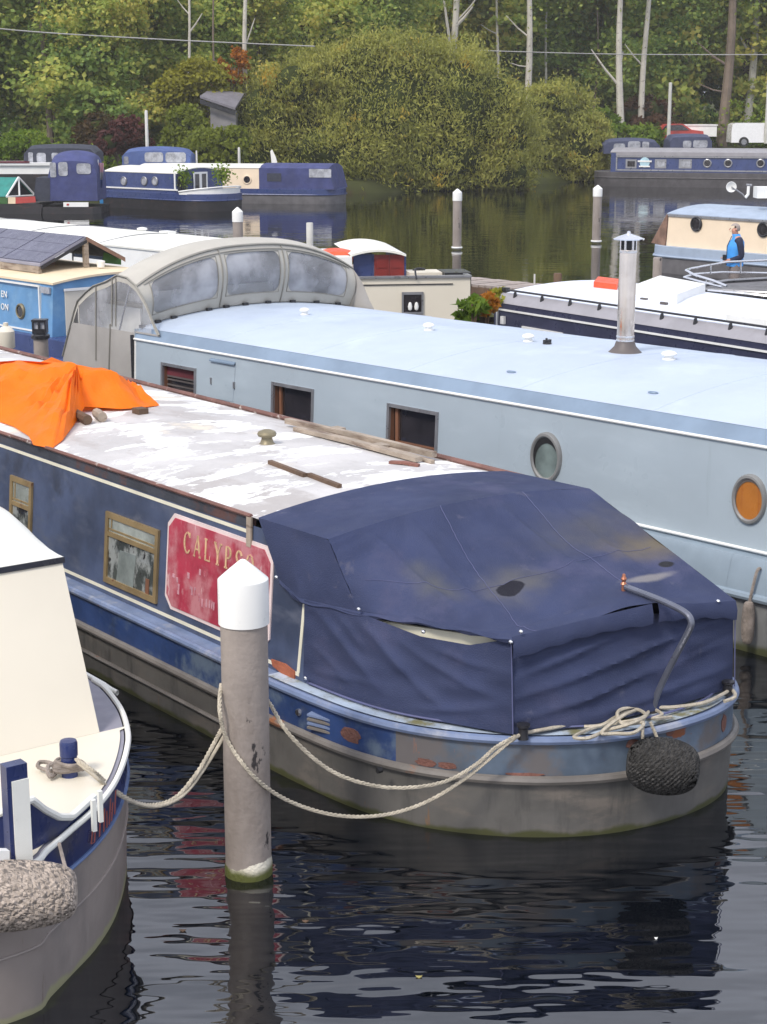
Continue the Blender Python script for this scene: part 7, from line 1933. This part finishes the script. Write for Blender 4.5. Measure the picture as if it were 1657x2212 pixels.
# --- navy boat with white framed doors
JF = Frame(50)
w0 = JF.at(385, 456, 0); tJ = w0[0]
sJ = JF.side(381, 420, tJ + .12)[1]; zJ = JF.side(381, 374, tJ + .15)[2]; zg = JF.side(381, 419, tJ)[2]
b = bboat('narrowboat', 'navy boat with white framed glass doors facing its dark bow', JF, tJ, tJ + 3.1, sJ - 1.9, sJ + 5.0, (zg, zJ), (m_hull_black, m_navy2, m_navy2, m_cream_white, m_navy2), cabin=(sJ, sJ + 4.7), taper=(1.6, .3), camber=.22)
part('white_line', MB().box(tJ + .09, tJ + .13, sJ - .1, sJ + 4.7, zg + .13, zg + .19), m_white, b)
part('white_line', MB().box(tJ + .09, tJ + .13, sJ + .02, sJ + .1, zg + .13, zJ), m_white, b)
for x in (264, 313, 333 + 0):
    pass
for x in (268, 312, 375 - 40):
    q = JF.side(x, 391, tJ + .14); round_port(b, tJ + .13, q[1], q[2], .2, m_frame_al, m_window_pale)
tc = tJ + 1.55
for k in (-1, 0):
    o = MB(); t0_ = tc + k * .42
    for (a, b2, c, d) in ((t0_, t0_ + .42, 1.55, 1.63), (t0_, t0_ + .42, zg + .05, zg + .14), (t0_, t0_ + .07, zg + .14, 1.55), (t0_ + .35, t0_ + .42, zg + .14, 1.55)): o.box(a, b2, sJ - .07, sJ - .03, c, d)
    w = part('glass_door', o, m_white, b)
    g = part('pane', MB().box(t0_ + .07, t0_ + .35, sJ - .055, sJ - .04, zg + .14, 1.55), m_glass, b); g.parent = w
part('door_side_panel', MB().box(tJ + .2, tJ + .65, sJ - .05, sJ - .02, zg + .1, 1.55), m_black, b)
part('bow_trim', MB().tube([(tJ + 1.55 + u * 1.58, sJ - .3 - v * 1.6, zg + .1 + v * .22) for u, v in [(math.cos(R(a)), math.sin(R(a))) for a in range(0, 181, 15)]], .035, 6), m_white, b)
part('bow_name_band', MB().grid([[(tJ + 1.55 + u * 1.56, sJ - .3 - v * 1.57, zg - .02 + k * (.10 + v * .18)) for u, v in [(math.cos(R(a)), math.sin(R(a))) for a in range(0, 181, 12)]] for k in (0, 1)]), m_frame_white, b)
for (x, y) in ((395, 383), (480, 376)):
    c = WY(x, y, (JF.w(tJ + 1, sJ)).y - .4)
    rng = np.random.default_rng(int(x)); n = 350
    p = rng.normal(size=(n, 3)) * np.array([.2, .15, .22])
    t = empty('hanging_plant', WORLD, tuple(c), 'trailing green plant hanging left of the white framed doors' if x == 395 else 'trailing green plant hanging right of the white framed doors', 'plant')
    mesh_obj('leaves', leaf_cloud('leaves', p, p * 3, .09, m_leaf_green, 1.5), t)
    part('pot', MB().lathe([(.08, -.2), (.13, -.05), (.13, -.03), (0, -.03)], tuple(c), 10), m_hull_black, t)

# --- cream and navy boat behind it
KF = Frame(78)
w0 = KF.at(640, 441, 0); tK = w0[0]
def ks(x, y, d=.15): return KF.side(x, y, tK + d)
zg = ks(560, 408)[2]; zr = ks(560, 362)[2]
sk0 = ks(730, 430, 0)[1]; skc = ks(560, 400)[1]; skl = ks(300, 400)[1]
b = bboat('wide_boat', 'cream sided boat with a navy hooded stern moored beside the willow', KF, tK, tK + 3.0, sk0, skl + 2, (zg, zr), (m_hull_mid, m_navy2, m_peach, m_cream_white), cabin=(skc, skl), taper=(1.2, .8), camber=.14)
q = ks(534, 388); round_port(b, tK + .13, q[1], q[2], .22, m_peach, m_glass)
hz = ks(600, 357)[2]
s_r = ks(722, 400)[1]
hood = [[(tK + .14 + (2.72) * j / 10, s, (zr - .02) + .20 * (1 - (j / 5 - 1) ** 2)) for j in range(11)] for s in (skc, (skc + s_r) / 2, s_r + .25)]
hd = part('stern_hood', MB().grid(hood).poly([(tK + .14, skc, zg), (tK + .14, s_r, zg), (tK + .14, s_r + .25, zr - .02), (tK + .14, skc, zr - .02)]).grid([[(p[0], p[1], p[2]) for p in hood[2]], [(p[0], s_r, zg) for p in hood[2]]]), m_navy_cover, b)
a = ks(668, 361); c = ks(716, 386); g = rect_on(b, 'hood_window', tK + .12, c[1], a[1], c[2] + .05, a[2] - .08, m_window_pale); g.parent = hd
a = ks(577, 374); c = ks(608, 392); g = rect_on(b, 'hood_flap', tK + .13, c[1], a[1], c[2], a[2], m_black_cover); g.parent = hd
q = WY(592, 346, KF.w(tK + 1.5, skc).y)
solo('roof_vane', MB().slab([WY(587, 356, q.y), WY(600, 356, q.y), WY(596, 340, q.y), WY(588, 323, q.y), WY(584, 326, q.y)], (0, .06, 0)), m_cream_white, WORLD, tuple(q), 'leaning white vane standing on the cream boat roof', 'vane')
cover_dome('boat_cover', 'domed blue cover with grey windows behind the navy boat roof', 84, 264, 411, 317, 358, m_blue_cover, [(313, 353, 329, 350), (358, 402, 329, 351), (268, 278, 338, 354)], flat=.3)

# --- navy hooded stern and black cover at the left
NF = Frame(60)
Yn = W(180, 462, 0).y
b = empty('hooded_boat', WORLD, (W(160, 462, 0).x, Yn, 0), 'dark boat with a tall navy stern hood and a white number plate', 'boat')
def wn_(x, y, d=0): return WY(x, y, Yn + d)
X0, X1 = wn_(75, 460).x, wn_(216, 460).x
zz = lambda y: WY(150, y, Yn).z
part('hull', MB().grid([[(X0 - 3, Yn + .6, z), (X0, Yn + .1, z), (X0 + .9, Yn, z), (X1 - .3, Yn, z), (X1, Yn + .4, z), (X1, Yn + 2.6, z), (X0 - 3, Yn + 3.2, z)] for z in (-.3, zz(447))], close=True).poly([(X0 - 3, Yn + .6, zz(447)), (X0, Yn + .1, zz(447)), (X0 + .9, Yn, zz(447)), (X1 - .3, Yn, zz(447)), (X1, Yn + .4, zz(447)), (X1, Yn + 2.6, zz(447)), (X0 - 3, Yn + 3.2, zz(447))]), m_hull_black, b)
cover_dome('x', '', Yn + .12, 106, 211, 326, 434, m_navy_cover, [(109, 122, 351, 383), (127, 147, 350, 380), (166, 197, 353, 376)], own=b, flat=.2)
cover_low = MB().slab([WY(x, y, Yn + .1) for x, y in ((72, 434), (108, 434), (108, 384), (78, 384))], (0, 1.8, 0))
part('fore_cover', cover_low, m_black_cover, b)
pl = part('number_plate', MB().slab([WY(x, y, Yn - .04) for x, y in ((137, 447), (191, 447), (191, 437), (137, 437))], (0, .03, 0)), m_white, b)
o = part('plate_mark', MB().slab([WY(x, y, Yn - .06) for x, y in ((144, 444), (149, 444), (149, 440), (144, 440))], (0, .015, 0)), m_red, b); o.parent = pl
cover_dome('boat_cover', 'charcoal cover with pale side windows behind the navy hood', Yn + 6, 52, 206, 312, 352, m_black_cover, [(62, 72, 329, 352), (80, 100, 330, 352), (112, 127, 330, 345), (138, 183, 328, 340), (190, 200, 331, 345)], flat=.15)
# white roofed boat the charcoal cover stands on
Yw = Yn + 5
a = WY(-60, 380, Yw); c = WY(112, 352, Yw)
t = empty('white_boat', WORLD, (a.x, Yw, 0), 'white topped boat under the charcoal cover at the far left', 'boat')
part('hull', MB().box(a.x, c.x, Yw, Yw + 3, -.3, WY(0, 376, Yw).z), m_hull_black, t)
part('cabin', MB().box(a.x, c.x - .1, Yw + .1, Yw + 2.9, WY(0, 376, Yw).z, WY(0, 358, Yw).z), m_white, t)
part('roof', MB().box(a.x - .1, c.x, Yw, Yw + 3, WY(0, 358, Yw).z + .01, WY(0, 352, Yw).z), m_frame_white, t)
part('red_edge', MB().box(a.x, c.x - 1, Yw - .03, Yw, WY(0, 352, Yw).z, WY(0, 348, Yw).z), m_maroon, t)
# --- teal tented boat
Yt = W(40, 462, 0).y
t = empty('tented_boat', WORLD, (W(20, 462, 0).x, Yt, 0), 'boat with a teal canvas tent and a white triangular end frame', 'boat')
A = lambda x, y, d=0: WY(x, y, Yt + d)
part('hull', MB().slab([A(-60, 466), A(88, 466), A(92, 441), A(-60, 441)], (0, 2.4, 0)), m_hull_black, t)
part('painted_band', MB().slab([A(-60, 440.5), A(16, 440.5), A(16, 426), A(-60, 428)], (0, 2.2, 0)), m_green_box, t)
part('painted_band', MB().slab([A(34, 440), A(78, 437), A(76, 424), A(34, 426)], (0, -.05, 0)), m_red, t)
part('painted_band', MB().slab([A(18, 440), A(34, 440), A(34, 426), A(18, 426)], (0, -.05, 0)), m_leaf_pot if False else m_tan_roof, t)
ap = A(40, 383, 1.1); lf = A(14, 425); rt = A(76, 422, 1.6)
lf2 = lf + Vector((-6.0, .9, 0)); ap2 = ap + Vector((-6.0, .9, 0)); rt2 = rt + Vector((-6, .9, 0))
part('tent_canvas', MB().grid([[lf2, lf], [lf2.lerp(ap2, .5) + Vector((0, 0, -.06)), lf.lerp(ap, .5) + Vector((0, 0, -.03))], [ap2, ap], [rt2, rt]]), m_teal, t)
part('dark_inside', MB().poly([lf + Vector((.06, .15, 0)), ap + Vector((0, .2, -.08)), rt + Vector((-.05, .2, 0))]), m_dark, t)
for p, q in ((lf, ap), (ap, rt), (lf, rt), (lf.lerp(rt, .45), ap)):
    part('end_bar', MB().tube([p, q], .045, 6), m_white, t)
# --- small bright blue tender and limp flag
a = W(231, 447, 0)
t = empty('blue_tender', WORLD, (a.x, a.y, 0), 'small bright blue box shaped tender between the hooded boat and the navy boat', 'boat')
z1 = WY(231, 424, a.y).z; x0, x1 = WY(215, 440, a.y).x, WY(246, 440, a.y).x
part('body', MB().slab([(x0 + .03, a.y, .0), (x1 - .03, a.y, .0), (x1, a.y - .03, z1), (x0, a.y - .03, z1)], (0, .9, 0)), m_bright_blue, t)
part('rim', MB().box(x0 - .02, x1 + .02, a.y - .05, a.y + .92, z1 + .005, z1 + .05), m_sky_blue, t)
a = WY(215, 415, Yn + 1)
t = empty('limp_flag', WORLD, tuple(a), 'limp red white and blue flag hanging on a short staff beside the navy hood', 'flag')
part('staff', MB().tube([WY(214, 424, Yn + 1), WY(212, 345, Yn + 1)], .02, 6), m_white, t)
for (ya, yb2, xa, xb, m) in ((352, 372, 213, 224, M('faded_pink_cloth', (.5, .3, .36), .8)), (372, 388, 212, 223, m_window_pale), (388, 406, 209, 222, m_blue_cover)):
    part('flag_fold', MB().grid([[WY(xa + (xb - xa) * k / 5, ya, Yn + 1 + .08 * math.sin(k * 2)), WY(xa + (xb - xa) * k / 5 - 1, yb2, Yn + 1 + .08 * math.sin(k * 2 + .6))] for k in range(6)]), m, t)

# ================================================================= THE MAN ON THE PONTOON
def skin_body(name, verts, edges, radii, mat, root=0, sub=2):
    me = bpy.data.meshes.new(name)
    me.from_pydata([tuple(v) for v in verts], edges, []); me.update()
    o = bpy.data.objects.new(name, me); COL.objects.link(o)
    m = o.modifiers.new('skin', 'SKIN')
    for i, r in enumerate(radii):
        me.skin_vertices[0].data[i].radius = r if isinstance(r, tuple) else (r, r)
    me.skin_vertices[0].data[root].use_root = True
    m.use_smooth_shade = True
    s = o.modifiers.new('sub', 'SUBSURF'); s.levels = sub; s.render_levels = sub
    dg = bpy.context.evaluated_depsgraph_get()
    me2 = bpy.data.meshes.new_from_object(o.evaluated_get(dg))
    bpy.data.objects.remove(o)
    me2.materials.clear(); me2.materials.append(mat); me2.name = name
    me2.shade_smooth()
    return me2
hd = WY(1585, 483, 35.6)
zf = .30; Hh = hd.z - zf
k = Hh / 1.75
px = hd.x + .06
man = empty('person', WORLD, (px, 35.6, zf), 'grey haired person in a bright blue gilet over navy sleeves standing in profile', 'person')
# local frame: faces -x, 1.75 m tall, z from the feet
V = [(0, 0, .95), (0, 0, 1.12), (.01, 0, 1.30), (.03, 0, 1.43), (-.0, 0, 1.50), (-.03, 0, 1.58), (-.035, 0, 1.67),        # 0-6 pelvis..head
     (0, -.10, .92), (-.01, -.10, .50), (.03, -.10, .10), (-.10, -.11, .04),                                             # 7-10 left leg (near)
     (0, .10, .92), (-.01, .10, .50), (.03, .10, .10), (-.10, .11, .04),                                                  # 11-14
     (.03, -.19, 1.40), (.07, -.23, 1.12), (-.14, -.20, 1.02), (-.20, -.19, 1.02), (-.24, -.175, 1.01), (-.28, -.17, 1.0),    # 15-20 near arm, hand and fingers
     (.03, .19, 1.40), (.07, .23, 1.12), (-.12, .18, 1.04), (-.18, .17, 1.05), (-.22, .165, 1.05), (-.26, .16, 1.05),
     (-.20, -.15, 1.05), (-.18, .13, 1.08)]
E = [(0, 1), (1, 2), (2, 3), (3, 4), (4, 5), (5, 6), (0, 7), (7, 8), (8, 9), (9, 10), (0, 11), (11, 12), (12, 13), (13, 14), (3, 15), (15, 16), (16, 17), (17, 18), (18, 19), (19, 20), (3, 21), (21, 22), (22, 23), (23, 24), (24, 25), (25, 26), (17, 27), (23, 28)]
Rr = [(.13, .15), (.13, .14), (.14, .17), (.10, .13), .055, (.085, .07), (.095, .075), .085, .06, .042, .035, .085, .06, .042, .035, .06, .045, .032, (.035, .02), (.03, .015), .012, .06, .045, .032, (.035, .02), (.03, .015), .012, .012, .012]
me = skin_body('body', V, E, Rr, m_skin)
mesh_obj('body', me, man, (0, 0, 0), 0, (k, k, k))
def mpart(name, mb, mat):
    me = mesh_of(name, mb, (0, 0, 0), 80); me.materials.append(mat); recalc(me)
    return mesh_obj(name, me, man, (0, 0, 0), 0, (k, k, k))
def torso(levels, n=24):
    return MB().grid([[(cx + rx * math.cos(a), ry * math.sin(a), z) for a in [2 * math.pi * j / n for j in range(n)]] for z, cx, rx, ry in levels], close=True)
mpart('gilet', torso([(.90, .0, .165, .20), (.95, .0, .17, .205), (1.12, .0, .165, .20), (1.28, .005, .17, .215), (1.38, .02, .15, .21), (1.44, .03, .11, .15), (1.49, .015, .085, .09), (1.54, .0, .08, .08), (1.545, .0, .07, .07)]), m_gilet)
mpart('gilet_zip', MB().tube([(-.172, 0, .92), (-.172, 0, 1.15), (-.17, 0, 1.3), (-.085, 0, 1.5)], .008, 5), m_sleeve)
for s in (-1, 1):
    mpart('sleeve', MB().tube(spline([(.025, .13 * s, 1.43), (.05, .215 * s, 1.33), (.075, .235 * s, 1.12), (-.03, .225 * s, 1.06), (-.13, .19 * s, 1.03)], 4), [.085, .088, .082, .07, .068, .066, .064, .062, .06, .058, .056, .054, .052, .05, .048, .045, .042], 12), m_sleeve)
    mpart('trouser_leg', MB().tube([(.0, .10 * s, .98), (.0, .10 * s, .75), (-.01, .10 * s, .5), (.02, .10 * s, .25), (.03, .10 * s, .09)], [.105, .10, .08, .07, .068], 14), m_jeans)
    mpart('shoe', MB().grid([[(x, .105 * s + w * math.cos(a), .045 + h * math.sin(a)) for a in [2 * math.pi * j / 10 for j in range(10)]] for x, w, h in ((.09, .02, .02), (.07, .045, .045), (0, .05, .045), (-.10, .05, .035), (-.17, .035, .025), (-.19, .01, .01))], close=True), m_hull_black)
# head details: hair cap, ear, nose, brow, mouth
hc = Vector((-.035, 0, 1.655))
rows = []
for i in range(9):
    a = R(90 - 15 * i)
    rows.append([(hc.x + .012 + .103 * math.cos(a) * math.cos(b) * (1 if math.cos(b) > -.3 or i < 5 else .86), hc.y + .083 * math.cos(a) * math.sin(b), hc.z + .104 * math.sin(a)) for b in [2 * math.pi * j / 20 for j in range(20)]])
mpart('hair', MB().grid([[p for p in r] for r in rows[:5]], close=True).grid([[p for j, p in enumerate(r) if j <= 5 or j >= 15] for r in [rr2[15:] + rr2[:6] for rr2 in rows[4:]]] if False else [[r[(15 + j) % 20] for j in range(11)] for r in rows[4:]]), m_hair)
mpart('nose', MB().hexa([(-.125, -.012, 1.615), (-.150, -.012, 1.62), (-.150, .012, 1.62), (-.125, .012, 1.615), (-.125, -.008, 1.665), (-.130, -.006, 1.665), (-.130, .006, 1.665), (-.125, .008, 1.665)]), m_skin)
for s in (-1, 1):
    mpart('ear', MB().lathe([(0, 0), (.022, .004), (.026, .012), (.0, .014)], (-.02, .078 * s - (.014 if s < 0 else 0), 1.635), 10, 'y'), m_skin)
    mpart('eye', MB().lathe([(0, -.006), (.008, -.004), (.008, .004)], (-.122, .032 * s, 1.655), 8, 'x'), m_dark)
mpart('mouth', MB().box(-.126, -.118, -.022, .022, 1.588, 1.594), m_maroon)
# a dark mug in the hand
q = Vector((-.25, -.17, 1.03)) * k + Vector((px, 35.6, zf))
solo('dark_mug', MB().lathe([(.035, 0), (.038, .02), (.04, .11), (.034, .11), (.032, .02), (0, .02)], tuple(q), 12), m_black, WORLD, tuple(q), 'small dark mug held in front by the person in the blue gilet', 'mug')

# ================================================================= small things afloat
def floater(name, label, px, py, mat, r=.03, L=.06, n=8):
    q = W(px, py, .004)
    pts = [(q.x + L * math.cos(a), q.y + r * math.sin(a), .005 + .006 * math.cos(2 * a)) for a in [2 * math.pi * k / n for k in range(n)]]
    solo(name, MB().slab(pts, (0, 0, .003)), mat, WORLD, tuple(q), label, name.split('_')[-1])
floater('white_feather', 'tiny white feather floating in the dark reflection below the black fender', 1417, 2027, m_white, .007, .010)
floater('floating_leaf', 'small brown leaf floating right of the foreground pile', 660, 1990, m_wood_dark, .009, .02)
floater('floating_leaf', 'yellowish leaf floating near the bottom edge right of the pile', 905, 2110, m_leaf_pale := M('pale_leaf', (.35, .30, .10), .7), .008, .018)
floater('floating_leaf', 'brown leaf floating between the cream boat and the pile', 395, 2010, m_wood_dark, .009, .02)

# ================================================================= the soft air over the basin
hb = MB().box(-95, 100, -8, 170, -1.2, 42)
hm = bpy.data.materials.new('soft_air'); t = nt(hm)
o_ = node(t, 'ShaderNodeOutputMaterial'); pv = node(t, 'ShaderNodeVolumePrincipled')
pv.inputs['Color'].default_value = (0.96, 0.95, 0.92, 1); pv.inputs['Density'].default_value = 0.0005
t.links.new(pv.outputs[0], o_.inputs['Volume'])
solo('haze', hb, hm, WORLD, (0, 80, 0), 'thin pale haze over the basin', None, kind='stuff')
